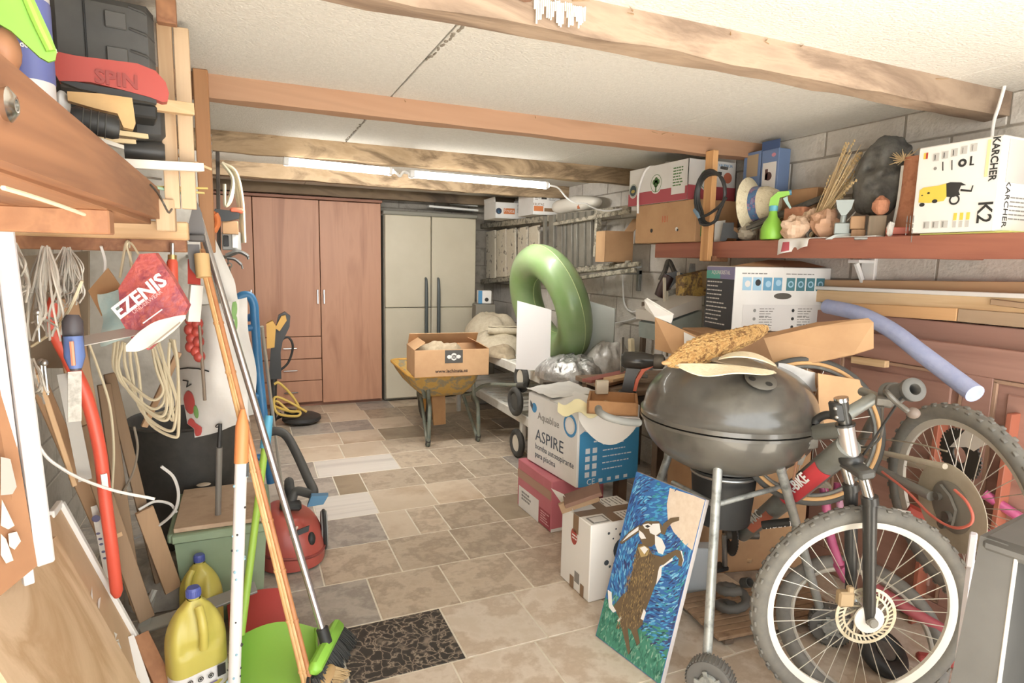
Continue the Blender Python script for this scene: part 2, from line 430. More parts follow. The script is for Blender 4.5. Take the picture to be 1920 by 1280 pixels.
b1 = rafter(1.49, 2.03, .085, RAF1, 'weathered front ceiling beam with a peeled white paint patch', splinter=16, rough=.01)
b2 = rafter(2.67, 2.035, .075, RAF2, 'reddish brown smooth ceiling beam over the left wall shelf', splinter=6)
b3 = rafter(3.80, 2.015, .09, RAF3, 'cracked ceiling beam carrying the two white tube lights', splinter=4, rough=.012)
b4 = rafter(4.93, 2.015, .09, RAF3, 'old ceiling beam behind the tube lights and in front of the wardrobe', rough=.012)
b5 = rafter(6.12, 2.03, .08, mat('beam_dark', '#6E5A42', .85, col2=['#7E694E', '#4C3D2C'], scale=6, axis='x', stretch=4), 'dark rearmost ceiling beam above the wardrobe')
# white paint left on the front beam, chipped, in vertical drips; bark edge
pp = B(); xa = aY(1000, 40, 1.447).x; xb = aY(1093, 65, 1.447).x
for i in range(26):
    x = xa+(xb-xa)*i/25; h = random.uniform(.035, .06) if i % 5 else random.uniform(.02, .035)
    z = 2.098-random.uniform(0, .008)
    pp.box((x, 1.441, z-h/2), ((xb-xa)/30*random.uniform(.7, 1.05), .004, h), b=.001)
pp.build('paint_patch', mat('old_white_paint', '#F0EBDD', .6), b1, 0)
bk = B()
for i in range(14):
    x = xa-.02-i*.035+random.uniform(-.01, .01); bk.ell((x, 1.445, 2.108-random.uniform(0, .01)), (.03, .006, random.uniform(.008, .022)), 8, 5)
bk.build('bark', mat('bark', '#7A5334', .9, col2='#5b3c26', scale=30), b1)
# block nailed on the wall at the near right under the ceiling: junction box and cable
jb = thing('junction_box', 'white wall junction box with a hanging cable above the pressure washer carton', 'box', (2.60, 1.33, 1.98))
p = aX(1880, 140, 2.58)
B().box((2.615, 1.30, p.z), (.08, .30, .075), b=.012).build('casing', WHITE, jb)
pts = [aX(1888, 118, 2.565), aX(1886, 150, 2.555), aX(1874, 195, 2.55), aX(1862, 236, 2.54), aX(1858, 300, 2.55)]
B().tube(bez(pts), .006, 8).build('cable', WHITE, jb)
# tube lights on the third beam
TL = mat('lamp_white', '#F4F2EC', .4, emit=3.)  # glow added to tubes that look switched off
def tube_light(xa, ya, xb, yb, Y, label, m=TL, tail=None, h=.04, lit=15.):
    a, b = aY(xa, ya, Y), aY(xb, yb, Y)
    t = thing('tube_light', label, 'lamp', (a+b)/2)
    B().beam(a, b, .05, h, b=.008).build('batten', m, t)
    d = (b-a).normalized()
    for q, s_ in ((a, -1), (b, 1)): B().beam(q-d*.004, q+d*.03*-s_+d*.004*0, .054, h+.004, b=.006).build('end_cap', WHITE, t)
    if lit:
        la = area('added_back_fill', (a+b)/2-V((0, 0, h/2+.006)), (math.radians(48), 0, 0), (b-a).length, .05, lit, (1, .98, .95))  # added fill lamp, tilted to brighten the back of the room
        la.data.cycles.cast_shadow = True
    if tail: B().tube(bez(tail), .006, 8).build('cable', WHITE, t)
    return t
Yl = 3.735
tube_light(532, 302, 737, 322, Yl, 'left white tube light batten fixed under the cracked beam')
tube_light(768, 326, 1028, 348, Yl, 'right white tube light batten with a cable running from its end',
           tail=[aY(1028, 347, Yl), aY(1046, 352, Yl), aY(1062, 370, Yl), aY(1078, 380, 3.72), aY(1098, 382, 3.7), aY(1118, 392, 3.7), aY(1140, 395, 3.68), aY(1166, 391, 3.66)])
one(B().tube(bez([aY(737, 320, Yl), aY(745, 326, Yl-.02), aY(750, 330, Yl-.03), aY(757, 322, Yl-.02), aY(768, 326, Yl)]), .008, 8), 'connector_cable', WHITE, 'short looped white cable joining the two tube lights', 'cable')
# ================================================================ wardrobe and cabinet at the back
WRD = mat('wardrobe_wood', '#BC8462', .5, col2=['#C68E6A', '#AE7654'], scale=6, axis='z', stretch=10)
WRDD = mat('wardrobe_edge', '#9A654A', .6)
wd = thing('wardrobe', 'tall reddish brown wardrobe with three drawers standing at the back', 'wardrobe', (.55, 6.4, 0))
W0, W1, YW, HW = -.30, 1.245, 6.14, 2.02
xs = [aY(476, 500, YW).x, aY(600, 500, YW).x, aY(606, 700, YW).x]
B().box((W0+.01, YW+.26, HW/2), (.02, .46, HW)).box((W1-.01, YW+.26, HW/2), (.02, .46, HW)).box(((W0+W1)/2, YW+.48, HW/2), (W1-W0-.04, .01, HW)).box(((W0+W1)/2, YW+.25, .03), (W1-W0-.04, .43, .06)).box(((W0+xs[0])/2+.0, YW+.25, 1), (.02, .43, 1.8)).build('body', WRDD, wd, 0)
B().box(((W0+W1)/2, YW+.24, HW-.012), (W1-W0+.02, .5, .028), b=.004).build('top_panel', WRDD, wd)
def zat(y, x=560): return aY(x, y, YW).z
zd = [zat(631), zat(673), zat(714), zat(755)]
def door(x0, x1, z0, z1, hx=None, hz=1.02):
    d = B().box(((x0+x1)/2, YW, (z0+z1)/2), (x1-x0-.006, .018, z1-z0-.006), b=.003).build('door', WRD, wd)
    if hx:
        h = B().box((hx, YW-.026, hz), (.016, .01, .14), b=.004)
        for s_ in (-.055, .055): h.box((hx, YW-.014, hz+s_), (.008, .016, .008))
        h.build('handle', CHROME, d)
xm = xs[1]
hz = zat(556, 600)
door(W0+.02, xs[0], .06, HW-.03, xs[0]-.03, hz)
door(xs[0], xm, zd[0], HW-.03, xm-.028, hz)
door(xm, W1-.004, .03, HW-.03, xm+.03, hz)
for i in range(3):
    d = B().box(((xs[0]+xm)/2, YW, (zd[i]+zd[i+1])/2), (xm-xs[0]-.006, .018, zd[i]-zd[i+1]-.006), b=.003).build('drawer', WRD, wd)
    zc = (zd[i]+zd[i+1])/2
    h = B().box(((xs[0]+xm)/2, YW-.026, zc), (.13, .01, .014), b=.004)
    for s_ in (-.05, .05): h.box(((xs[0]+xm)/2+s_, YW-.014, zc), (.008, .016, .008))
    h.build('handle', CHROME, d)
CAB = mat('cabinet_cream', '#D0C6AC', .5, col2='#C9BFA4', scale=3)
CABD = mat('cabinet_side', '#8D8A7C', .6)
cb = thing('cabinet', 'cream plastic utility cabinet with long black handles beside the wardrobe', 'cabinet', (1.86, 6.37, 0))
C0, C1, YC = 1.262, 2.235, 6.11
zt = aY(800, 404, YC).z
B().box(((C0+C1)/2, YC+.26, zt/2), (C1-C0, .48, zt-.02), b=.01).build('body', CABD, cb)
B().box(((C0+C1)/2, YC+.24, zt+.012), (C1-C0+.02, .53, .045), b=.01).build('top_panel', CABD, cb)
xc = aY(808, 500, YC).x; zl = aY(800, 576, YC).z
for (x0, x1, hx) in ((C0+.005, xc, aY(797, 560, YC).x), (xc, C1-.005, aY(820, 560, YC).x)):
    d = B().box(((x0+x1)/2, YC, (zl+zt)/2-.004), (x1-x0-.008, .03, zt-zl-.012), b=.007).box(((x0+x1)/2, YC, (zl+.03)/2), (x1-x0-.008, .03, zl-.035), b=.007).build('door', CAB, cb)
    za, zb = aY(hx*0+800, 521, YC).z, aY(800, 690, YC).z
    h = B(); P_ = [(hx, YC-.02, za), (hx, YC-.045, za-.03)]+[(hx, YC-.055, za+(zb-za)*t) for t in (.2, .5, .8)]+[(hx, YC-.045, zb+.03), (hx, YC-.02, zb)]
    h.tube(bez(P_, 4), [.011+.008*math.sin(PI*i/24) for i in range(25)], 8); h.build('handle', mat('handle_dark', '#4A5150', .45), d)
# loose battens on the wardrobe and on the cabinet
tube_light(522, 353, 706, 366, 6.2, 'dusty white light batten lying loose on top of the wardrobe', mat('dusty_white', '#E4DFD2', .6), h=.03, lit=0)
SLW = mat('slat_white', '#EDEBE4', .5)
p, q = aY(802, 387, 6.2), aY(894, 395, 6.2)
one(B().beam(p, q, .10, .022, b=.003), 'white_batten', SLW, 'long white slat lying lowest on top of the cream cabinet', 'slat')
p, q = aY(846, 381, 6.28), aY(893, 386, 6.28)
one(B().beam(p, q, .10, .022, b=.003), 'white_batten', SLW, 'short white slat lying on the longer slat on the cream cabinet', 'slat')

# ================================================================ ladder hung along the right wall
ALUR = mat('rung_grey', '#8F8A7C', .55, .3, col2='#7E796C', scale=10)
ALU = mat('paint_splashed_alu', '#A39B88', .55, .25, col2=['#C4BBA5', '#6E6858', '#B0A793'], scale=26, contrast=(.3, .75), detail=6)
ALUL = mat('pale_step', '#D6CBB2', .6, col2=['#DDD3BC', '#7C705C'], scale=16, contrast=(.46, .66), detail=5)
XLd = 2.47
ld = thing('step_ladder', 'paint splashed aluminium step ladder hung sideways on the right wall behind the swim ring', 'ladder', (XLd, 5.2, 1.5))
def lz(x, top): return aX(x, (424-.1155*(x-904)) if top else (527-.118*(x-913)), XLd)
for top in (1, 0):
    a, b_ = lz(903, top), lz(1181, top)
    B().beam(a, b_, .03, .055, b=.004).build('rail', ALU, ld)
for (xa, xb) in ((913, 929), (932, 949), (951, 967), (972, 989), (993, 1011)):
    xm_ = (xa+xb)/2; a, b_ = aX(xm_, 431-.115*(xm_-904)+4, XLd-.02), aX(xm_, 522-.11*(xm_-913), XLd-.02)
    wy = abs(aX(xa, 470, XLd).y-aX(xb, 470, XLd).y)
    B().beam(a, b_, .02, wy, up=(0, 1, 0), b=.003).build('step', ALUL, ld)
for (xa, xb) in ((1020, 1024), (1031, 1040), (1047, 1056), (1058, 1062), (1066, 1074), (1078, 1083), (1088, 1098), (1102, 1110)):
    xm_ = (xa+xb)/2; a, b_ = aX(xm_, 418-.115*(xm_-904), XLd-.03), aX(xm_, 520-.11*(xm_-913), XLd-.01)
    wy = abs(aX(xa, 470, XLd).y-aX(xb, 470, XLd).y)
    B().beam(a, b_, .025, wy, up=(0, 1, 0), b=.003).build('rung', ALUR, ld)
ld2 = thing('ladder_section', 'second shorter ladder with round feet hung in front of the step ladder', 'ladder', (2.40, 3.7, 1.6))
a, b_ = aX(1122, 408, 2.40), aX(1118, 482, 2.40)
B().beam(a, b_, .045, .03, b=.004).build('crossbar', ALU, ld2)
for (pa, pb) in (((1040, 420), (1180, 396)), ((1070, 510), (1200, 494)), ((1080, 522), (1192, 506))):
    B().beam(aX(*pa, 2.40), aX(*pb, 2.40), .03, .03, b=.004).build('rail', ALU, ld2)
# brackets on the wall that carry them
for i, (y_, z_) in enumerate(((5.6, 1.27), (3.75, 1.39))):
    one(B().box((2.53, y_, z_), (.26, .03, .03), b=.003).box((2.645, y_, z_-.06), (.03, .03, .15), b=.003), 'wall_bracket', GALV,
        ['steel wall bracket under the far end of the hung ladders', 'steel wall bracket under the near end of the hung ladders'][i], 'bracket')

# ---------------------------------------------------------------- cartons helper
def obox(b, O, u, v, h, mi=0, bev=.004):
    """box on corner O with edges u, v and height h (u, v: room vectors)"""
    O, u, v = V(O), V(u), V(v); z = V((0, 0, 1))
    return b.box((0, 0, 0), (u.length, v.length, h), axes(O+u/2+v/2+z*h/2, u.normalized(), v.normalized(), z), mi, bev)
def face(O, xd, up=(0, 0, 1), lift=.0012):
    x = V(xd).normalized(); y = V(up); y = (y-y.dot(x)*x).normalized(); z = x.cross(y)
    return axes(V(O)+z*lift, x, y, z)
def rect(b, M, x0, y0, x1, y1, mi=0, th=.0006): return b.prism([(x0, y0), (x1, y0), (x1, y1), (x0, y1)], th, M, mi)
def disc(b, M, x, y, r, mi=0, ry=None, n=20): return b.prism([(x+r*math.cos(2*PI*i/n), y+(ry or r)*math.sin(2*PI*i/n)) for i in range(n)], .0006, M, mi)
def ringd(b, M, x, y, r0, r1, mi=0, n=24, z=.0004):
    vs = [(x+r*math.cos(2*PI*i/n), y+r*math.sin(2*PI*i/n), z) for r in (r0, r1) for i in range(n)]
    return b.add(vs, [(i, (i+1) % n, n+(i+1) % n, n+i) for i in range(n)], mi, M)
def lines(b, M, x0, y0, w_, n, dy, h=.004, mi=0, seed=1):
    r = random.Random(seed)
    for i in range(n):
        x = x0
        while x < x0+w_*r.uniform(.6, 1.):
            l = r.uniform(.008, .03); rect(b, M, x, y0-i*dy, min(x+l, x0+w_), y0-i*dy+h, mi); x += l+.005
    return b
def open_carton(t, O, u, v, h, m, flaps, th=.005, top=None):
    """four walls, a bottom and flaps: flaps = [(side, length, angle from vertical outward)]"""
    O, u, v = V(O), V(u), V(v); z = V((0, 0, 1)); un, vn = u.normalized(), v.normalized()
    b = B(); obox(b, O, u, v, th, 0, 0)
    obox(b, O, u, vn*th, h, 0, .001); obox(b, O+v-vn*th, u, vn*th, h, 0, .001); obox(b, O, un*th, v, h, 0, .001); obox(b, O+u-un*th, un*th, v, h, 0, .001)
    b.build('walls', m, t, 0)
    for (side, L_, ang) in flaps:
        o_, e, n_ = {'u0': (O, u, -vn), 'u1': (O+v, u, vn), 'v0': (O, v, -un), 'v1': (O+u, v, un)}[side]
        a = math.radians(ang); d = n_*math.sin(a)+z*math.cos(a); nn = d.cross(e.normalized())
        fb = B(); p0 = o_+z*h
        fb.box((0, 0, 0), (e.length*.97, L_, th), axes(p0+e/2+d*L_/2, e.normalized(), d, e.normalized().cross(d)), 0, .001)
        fb.build('flap', m, t, 0)

# fruit cartons lying on the ladder
fb1 = thing('fruit_carton', 'white fruit carton with orange lettering on the ladder, next to the cabinet', 'box', (2.45, 5.75, 1.86))
O = V((2.25, 5.62, 1.868)); u = V((.32, -.02, 0)); v = V((.02, .36, 0))
open_carton(fb1, O, u, v, .155, WCARD, [('v1', .05, 5), ('v0', .05, 5)])
Mf = face(O, u)
pr = B(); disc(pr, Mf, .035, .07, .03, 1); disc(pr, Mf, .04, .065, .016, 2); rect(pr, Mf, .085, .045, .20, .10, 3); lines(pr, Mf, .225, .13, .07, 6, .014, .006, 4)
pr.text('Fruta', .05, Mf @ T(.142, .075, .001), 0)
pr.build('print', [WCARD, mat('print_navy', '#2C3A52', .6), BLUE, mat('print_orange', '#D9792F', .6), INKG], fb1, 0)
fb2 = thing('fruit_carton', 'taller white fruit carton with handle slot behind the pillow bag on the ladder', 'box', (2.45, 5.2, 1.86))
O = V((2.34, 4.96, 1.868)); u = V((.26, -.02, 0)); v = V((.02, .36, 0))
open_carton(fb2, O, u, v, .19, WCARD, [])
Mf = face(O, u); pr = B(); rect(pr, Mf, .08, .135, .13, .16, 0); rect(pr, Mf, .01, .03, .10, .075, 1); lines(pr, Mf, .02, .165, .05, 4, .012, .005, 2); lines(pr, Mf, .15, .165, .08, 4, .012, .005, 2)
pr.text('FRUTAS', .03, Mf @ T(.055, .088, .001), 3); rect(pr, Mf, .11, .03, .24, .06, 3)
pr.build('print', [INK, _mc['print_orange'], INKG, mat('print_brown', '#8A6A45', .7)], fb2, 0)
# pale stuffed plastic bag (pillow) on the ladder
pc = thing('pillow_bag', 'pale stuffed pillow bag resting on the ladder beside the fruit cartons', 'bag', (2.5, 4.5, 1.86))
cpt = aX(1070, 400, 2.46)
bb = B(); n_ = 26
def pil(u_, v_):
    a = u_*2*PI; ph = (v_-.5)*PI; c = lambda t, e: math.copysign(abs(t)**e, t)
    p = V((.085*c(math.cos(ph), .7)*c(math.cos(a), .7), .36*c(math.cos(ph), .7)*c(math.sin(a), .7), .062*c(math.sin(ph), .8)))
    return wob(p+V((2.50, cpt.y, 1.925)), .012, 9)
bb.sheet(pil, 32, 14).build('stuffing', mat('bag_pale', '#DDD6C8', .5), pc, 60)
bb = B().box((2.43, cpt.y-.18, 1.90), (.012, .03, .05), b=.003); bb.build('tag', mat('tag_orange', '#B5602F', .6), pc)
# small open carton on the near ladder
sc = thing('carton', 'small brown open carton perched on the ladder under the fruit shelf', 'box', (2.38, 3.6, 1.45))
A = aX(1133, 491, 2.30); Bq = aY(1186, 486, A.y-.03); z0 = A.z
u = (Bq-A); u.z = 0; v = V((-u.y, u.x, 0)).normalized()*.16
open_carton(sc, A, u, v, aY(1133, 432, A.y).z-A.z, CARD, [('v1', .12, 35)])
# ================================================================ stacked sun loungers with wheels
LW = mat('lounger_white', '#E3E0D6', .5, col2='#D2CDBF', scale=9)
def lounger(z, x0, y0, y1, wid, label, wheel_y, wheel_z, hub, m=LW):
    t = thing('sun_lounger', label, 'lounger', (x0+wid/2, (y0+y1)/2, 0 if z < .4 else z-.05))
    for x in (x0, x0+wid): B().beam((x, y0, z), (x, y1, z), .035, .075, b=.006).build('side_rail', m, t)
    for y in (y0+.02, y1-.02): B().beam((x0, y, z-.005), (x0+wid, y, z-.005), .035, .05, b=.006).build('crossbar', m, t)
    n = 15
    for i in range(n):
        y = y0+.1+(y1-y0-.2)*i/(n-1)
        B().box((x0+wid/2, y, z+.02), (wid-.05, .07, .014), b=.004).build('slat', m, t)
    zl_ = wheel_z
    for x in (x0-.03, x0+wid+.03):
        B().beam((x+(.03 if x < x0 else -.03), wheel_y-.03, z), (x+(.03 if x < x0 else -.03), wheel_y-.03, zl_+.02), .04, .04, b=.006).build('leg', m, t)
        M = axes((x, wheel_y, wheel_z), (0, 1, 0), (0, 0, 1), (1, 0, 0))
        wh = B().torus(.083, .024, 32, 10, M).build('wheel', DARK, t)
        B().lathe([(0, -.012), (.062, -.012), (.066, 0), (.062, .012), (0, .012)], 28, M).build('hub', hub, wh)
    if z < .4:
        for x in (x0, x0+wid): B().beam((x, y1-.15, z), (x, y1-.15, 0), .04, .04, b=.006).build('leg', m, t)
    else:
        for x in (x0, x0+wid): B().beam((x, y1-.15, z-.03), (x, y1-.15, z-.22), .04, .04, b=.006).build('leg', m, t)
    return t
HUBW = mat('hub_cream', '#DDD5C2', .5)
lounger(.30, 1.85, 3.85, 5.65, .62, 'white sun lounger lowest in the stack behind the wheelbarrow', 4.03, .107, HUBW)
lounger(.645, 1.87, 3.75, 5.6, .62, 'white sun lounger on top of the stack, bearing the swim ring', 4.02, .60, HUBW)
wp = aX(970, 752, 1.80)
t = thing('spare_wheel', 'black wheel with dark hub leaning between the stacked sun loungers', 'wheel', (1.79, wp.y, wp.z))
M = axes((1.785, wp.y, wp.z), (0, 1, 0), (0, 0, 1), (1, 0, 0))
B().torus(.085, .024, 32, 10, M).build('tyre', DARK, t)
B().lathe([(0, -.014), (.02, -.016), (.062, -.01), (.066, 0), (.062, .012), (0, .012)], 28, M).build('hub', mat('hub_dark', '#4B4A45', .6), t)
# swim ring
RG = mat('swim_ring_green', '#71944C', .36, col2='#8A9C70', scale=2.2, coat=.15)
sr = thing('swim_ring', 'large green inflatable swim ring standing on the sun loungers', 'swim ring', (2.1, 4.2, .7))
nrm = V((-.93, -.05, -.28)).normalized(); xa_ = nrm.cross(V((0, 0, 1))).normalized(); ya_ = nrm.cross(xa_)
cen = aD(1029, 572, 4.55)
Mr = axes(cen, xa_, ya_, nrm)
B().torus(.340, .124, 64, 20, Mr).build('tube', RG, sr, 60)
B().torus(.216, .003, 64, 6, Mr).torus(.464, .003, 64, 6, Mr).build('seam', mat('ring_seam', '#A9B878', .4), sr)
# two white boards
def board(pts, th, m, name, label, cat, d):
    """a flat board from four corners (room points)"""
    p = [V(q) for q in pts]; n = (p[1]-p[0]).cross(p[3]-p[0]).normalized()*th
    return one(B().add(p+[q+n for q in p], [(3, 2, 1, 0), (4, 5, 6, 7)]+[(i, (i+1) % 4, 4+(i+1) % 4, 4+i) for i in range(4)]), name, m, label, cat, smooth=0)
BW = mat('board_white', '#E9E5E2', .4)
a = aY(970, 564, 3.86); b_ = aY(1034, 581, 3.74)
board([a, b_, V((b_.x, b_.y, .70)), V((a.x, a.y, .70))], .018, BW, 'shelf_board', 'white shelf board standing in front of the green swim ring', 'board', 0)
a = aY(1098, 563, 3.90); b_ = aY(1153, 578, 3.72)
board([a, b_, V((b_.x, b_.y, .70)), V((a.x, a.y, .70))], .018, mat('board_grey_white', '#D6DAD3', .4), 'shelf_board', 'greyish white shelf board standing behind the green swim ring', 'board', 0)
# towels and rags on the far end of the loungers
TW = mat('towel_cream', '#CFC2A6', .95, col2='#BFB092', scale=30, bump=.4, bscale=150)
TW2 = mat('towel_tan', '#B5A283', .95, col2='#A49072', scale=30, bump=.4, bscale=150)
def heap(c, rx, ry, rz, m, name, label, cat, seed=0, fold=.03, s_=7, n=40):
    """a soft crumpled heap lying on something at height c.z"""
    t = B()
    def f(u_, v_):
        a = u_*2*PI; r = math.sin(v_*PI/2); z = math.cos(v_*PI/2)
        p = V((c[0]+rx*r*math.cos(a), c[1]+ry*r*math.sin(a), 0))
        q = mn.noise(V((p.x*s_+seed, p.y*s_, seed)))+.5*mn.noise(V((p.x*s_*2.3, p.y*s_*2.3+seed, 3)))
        return V((p.x+.02*q, p.y-.02*q, c[2]+max(.004, rz*z**.7+fold*q*(.3+z))))
    t.sheet(f, n, 16)
    return one(t, name, m, label, cat, smooth=70)
def roll(p0, p1, r, m, name, label, cat, turns=2.2):
    """a rolled cloth with a spiral end"""
    p0, p1 = V(p0), V(p1); x, y, z = frame(p0, p1); L_ = (p1-p0).length
    def f(u_, v_):
        a = u_*turns*2*PI; rr = r*(.2+.8*u_); return p0+x*math.cos(a)*rr+y*math.sin(a)*rr*.8+z*L_*v_+V(mn.noise_vector(V((u_*4, v_*5, 1))))*.008
    return one(B().sheet(f, 60, 10, .008), name, m, label, cat, smooth=60)
pt = aZ(925, 612, .80)
heap((2.05, 4.95, .672), .26, .30, .18, TW, 'towel', 'crumpled cream towel heaped on the lounger beside the swim ring', 'towel', 1)
heap((2.12, 5.35, .672), .26, .24, .30, TW, 'towel', 'folded cream towel at the back of the heap next to the cabinet', 'towel', 5, .04)
heap((1.92, 4.66, .672), .12, .25, .07, TW2, 'towel', 'tan rag hanging at the front of the towel heap', 'towel', 9, .03)
roll((1.90, 4.86, .86), (2.16, 4.75, .86), .05, TW, 'rolled_towel', 'rolled cream towel with its round end facing out', 'towel')
p = aY(905, 578, 5.75)
t = thing('small_carton', 'small white and blue carton standing beside the cream cabinet', 'box', (p.x, 5.75, .9))
obox(B(), (p.x-.06, 5.72, 1.027), (.13, -.03, 0), (.02, .10, 0), .13).build('body', WCARD, t)
Mf = face((p.x-.06, 5.72, 1.027), (.13, -.03, 0)); rect(disc(B(), Mf, .085, .04, .02, 1), Mf, 0, 0, .04, .13, 0).build('print', [BLUE, INK], t, 0)
one(obox(B(), (p.x-.09, 5.70, .002), (.2, -.03, 0), (.03, .2, 0), 1.02, 0, .01), 'storage_box', mat('dim_grey', '#8B8577', .8), 'dull grey box under the small carton behind the towels', 'box')
# silver insulation pouch and clear plastic bag
SIL = mat('silver_foil', '#C4C2BD', .42, .7, col2='#A19F9A', scale=20, bump=1., bscale=26)
fo = aZ(1078, 706, .68); heap((fo.x, fo.y+.08, .662), .22, .26, .15, SIL, 'foil_bag', 'crinkled silver foil bag lying in front of the white boards', 'bag', 3, .028, 16, 90)
CLR = mat('clear_bag', '#CFCAC0', .2, col2='#A8A297', scale=14, bump=.8, bscale=20, alpha=.8)
fo = aZ(1146, 700, .70); heap((fo.x+.03, fo.y+.1, .70), .16, .15, .20, CLR, 'plastic_bag', 'clouded clear plastic bag bundled beside the silver foil', 'bag', 8, .04, 12, 60)
one(B().tube(bez([wob(p_, .02, 11) for p_ in [(1.93, 4.25, .69), (1.97, 4.08, .72), (2.0, 3.9, .69), (2.05, 3.78, .70), (2.08, 3.66, .69)]]), [.03]*32+[.02], 10), 'foil_tube', SIL, 'twisted silver foil strip leading to the foil bag', 'foil')
# ================================================================ wheelbarrow
YEL = mat('barrow_yellow', '#D9A02C', .55, col2=['#DDA735', '#D59A28', '#6B5E3C'], scale=11, contrast=(.3, .72), detail=6)
YELG = mat('barrow_cement', '#C69A3D', .7, col2=['#CFA13C', '#8F8A72', '#B58B3C'], scale=13, contrast=(.38, .66), detail=7)
GRN = mat('barrow_green_grey', '#6C7568', .6, .2, col2='#8A8876', scale=16)
wb = thing('wheelbarrow', 'worn yellow wheelbarrow with grey green legs in front of the cabinets', 'wheelbarrow', (1.45, 4.75, 0))
L0, L1 = aZ(803, 838), aZ(897, 828)
def tray(u_, v_):                      # u around the rim, v from the rim down to the bottom
    pass
top = [V((1.12, 4.46, .565)), V((1.68, 4.44, .565)), V((1.80, 5.2, .57)), V((1.12, 5.22, .585))]
bot = [V((1.28, 4.64, .365)), V((1.62, 4.63, .365)), V((1.58, 5.05, .36)), V((1.28, 5.05, .36))]
def rr_(P_, k, n=5, rad=.25):
    out = []
    for i in range(4):
        a, b_, c = P_[i-1], P_[i], P_[(i+1) % 4]
        for j in range(n+1):
            t_ = j/n; s0, s1 = b_+(a-b_)*rad, b_+(c-b_)*rad
            out.append(s0*(1-t_)**2+b_*2*t_*(1-t_)+s1*t_**2)
    return out
R0, R1 = rr_(top, 0, rad=.14), rr_(bot, 0, rad=.2); nR = len(R0); bb = B(); vs = []
prof = [0, .25, .6, .88, 1]
for t_ in prof:
    for i in range(nR):
        p = R0[i].lerp(R1[i], t_); bulge = .03*math.sin(PI*t_); ctr = V((1.44, 4.86, 0))
        d = V((p.x-ctr.x, p.y-ctr.y, 0)).normalized(); vs.append(p+d*bulge)
inner = [p-V((0, 0, -.004)) - V((p.x-1.44, p.y-4.86, 0)).normalized()*.006 for p in vs]
fs = [(k*nR+i, k*nR+(i+1) % nR, (k+1)*nR+(i+1) % nR, (k+1)*nR+i) for k in range(len(prof)-1) for i in range(nR)]
fs.append(tuple((len(prof)-1)*nR+i for i in range(nR)))
bb.add(vs, fs); off = len(vs)
bb.add(inner, [f[::-1] for f in fs]); bb.f += [(i, (i+1) % nR, off+(i+1) % nR, off+i) for i in range(nR)]; bb.mi += [0]*nR
bb.build('tray', YELG, wb, 60)
B().tube(R0, .011, 8, closed=True).build('rim', YEL, wb)
for P0, s_ in ((L0, -1), (L1, 1)):
    b_ = B(); q = V((P0.x+.02*-s_, P0.y+.06, .37))
    b_.tube(bez([q+V((.0, .02, .12)), q, P0+V((0, 0, .30)) + V((-.01*s_, 0, 0)), P0+V((0, 0, .04)), P0+V((.0, .04, .014))]), .016, 8)
    b_.tube([P0+V((0, .03, .03)), P0+V((-.03*s_, .35, .36))], .014, 8)
    b_.build('leg', GRN, wb)
    B().tube([P0+V((0, 0, .055)), P0+V((0, .015, .014))], .021, 8).build('foot', DARK, wb)
# chassis tubes to the wheel, the right handle pointing to the trolley
tip = aD(972, 722, 4.45)
B().tube(bez([tip, V((1.72, 4.45, .47)), V((1.64, 4.62, .37)), V((1.60, 5.0, .33)), V((1.56, 5.28, .20))]), .015, 8).build('frame_tube', GRN, wb)
B().tube(bez([V((1.22, 4.56, .50)), V((1.27, 4.62, .37)), V((1.32, 5.0, .33)), V((1.40, 5.28, .20))]), .015, 8).build('frame_tube', GRN, wb)
B().tube([tip, tip+(tip-V((1.72, 4.45, .47))).normalized()*.09], .021, 10).build('grip', DARK, wb)
M = axes((1.46, 5.24, .19), (0, 1, 0), (0, 0, 1), (1, 0, 0))
wh = B().torus(.145, .045, 36, 12, M).build('wheel', DARK, wb)
B().lathe([(0, -.03), (.1, -.02), (.11, 0), (.1, .02), (0, .03)], 24, M).build('hub', YEL, wh)
one(B().prism([(0, 0), (.10, 0), (.115, .30), (.06, .36), (-.005, .30)], .03, axes(aY(812, 797, 4.72), (1, 0, 0), (0, .25, .97), (0, -.97, .25)) ), 'wood_offcut', mat('offcut', '#C08D52', .7, col2='#B07F48', scale=8), 'tan wooden offcut standing upright under the wheelbarrow tray', 'wood')
# carton in the wheelbarrow
cw = thing('carton', 'brown carton with a dark square emblem riding in the wheelbarrow', 'box', (1.4, 4.62, .6))
A = aY(777, 709, 4.36); Bq = aY(917, 708, 4.30)
O = V((A.x, 4.36, .582)); u = V((Bq.x-A.x, -.05, 0)); v = V((.03, .36, 0)); hB = aY(777, 657, 4.36).z-.582
open_carton(cw, O, u, v, hB, CARD, [('u1', .12, -40), ('v1', .10, -60), ('v0', .1, -55)])
Mf = face(O, u); pr = B(); w_ = u.length
rect(pr, Mf, w_*.40, hB*.50, w_*.64, hB*.98, 0)
for (dx, dy, r) in ((-.035, 0, .018), (.035, 0, .018), (0, .02, .02), (0, -.02, .02), (0, 0, .022)): disc(pr, Mf @ T(0, 0, .001), w_*.52+dx, hB*.73+dy*.6, r, 1, r*.8)
ringd(pr, Mf @ T(0, 0, .0022), w_*.52, hB*.73, .010, .014, 0)
pr.text('www.lachinata.es', .036, Mf @ T(w_*.49, hB*.2, .0006), 2, bold=.02)
pr.build('print', [mat('emblem_grey', '#4E4A44', .6), WCARD, mat('print_dark_brown', '#4A3526', .7)], cw, 0)
heap((O.x+.2, 4.5, O.z+hB-.07), .19, .13, .10, TW2, 'work_clothes', 'crumpled brown work clothes on top of the carton in the wheelbarrow', 'clothes', 4, .04, 12)
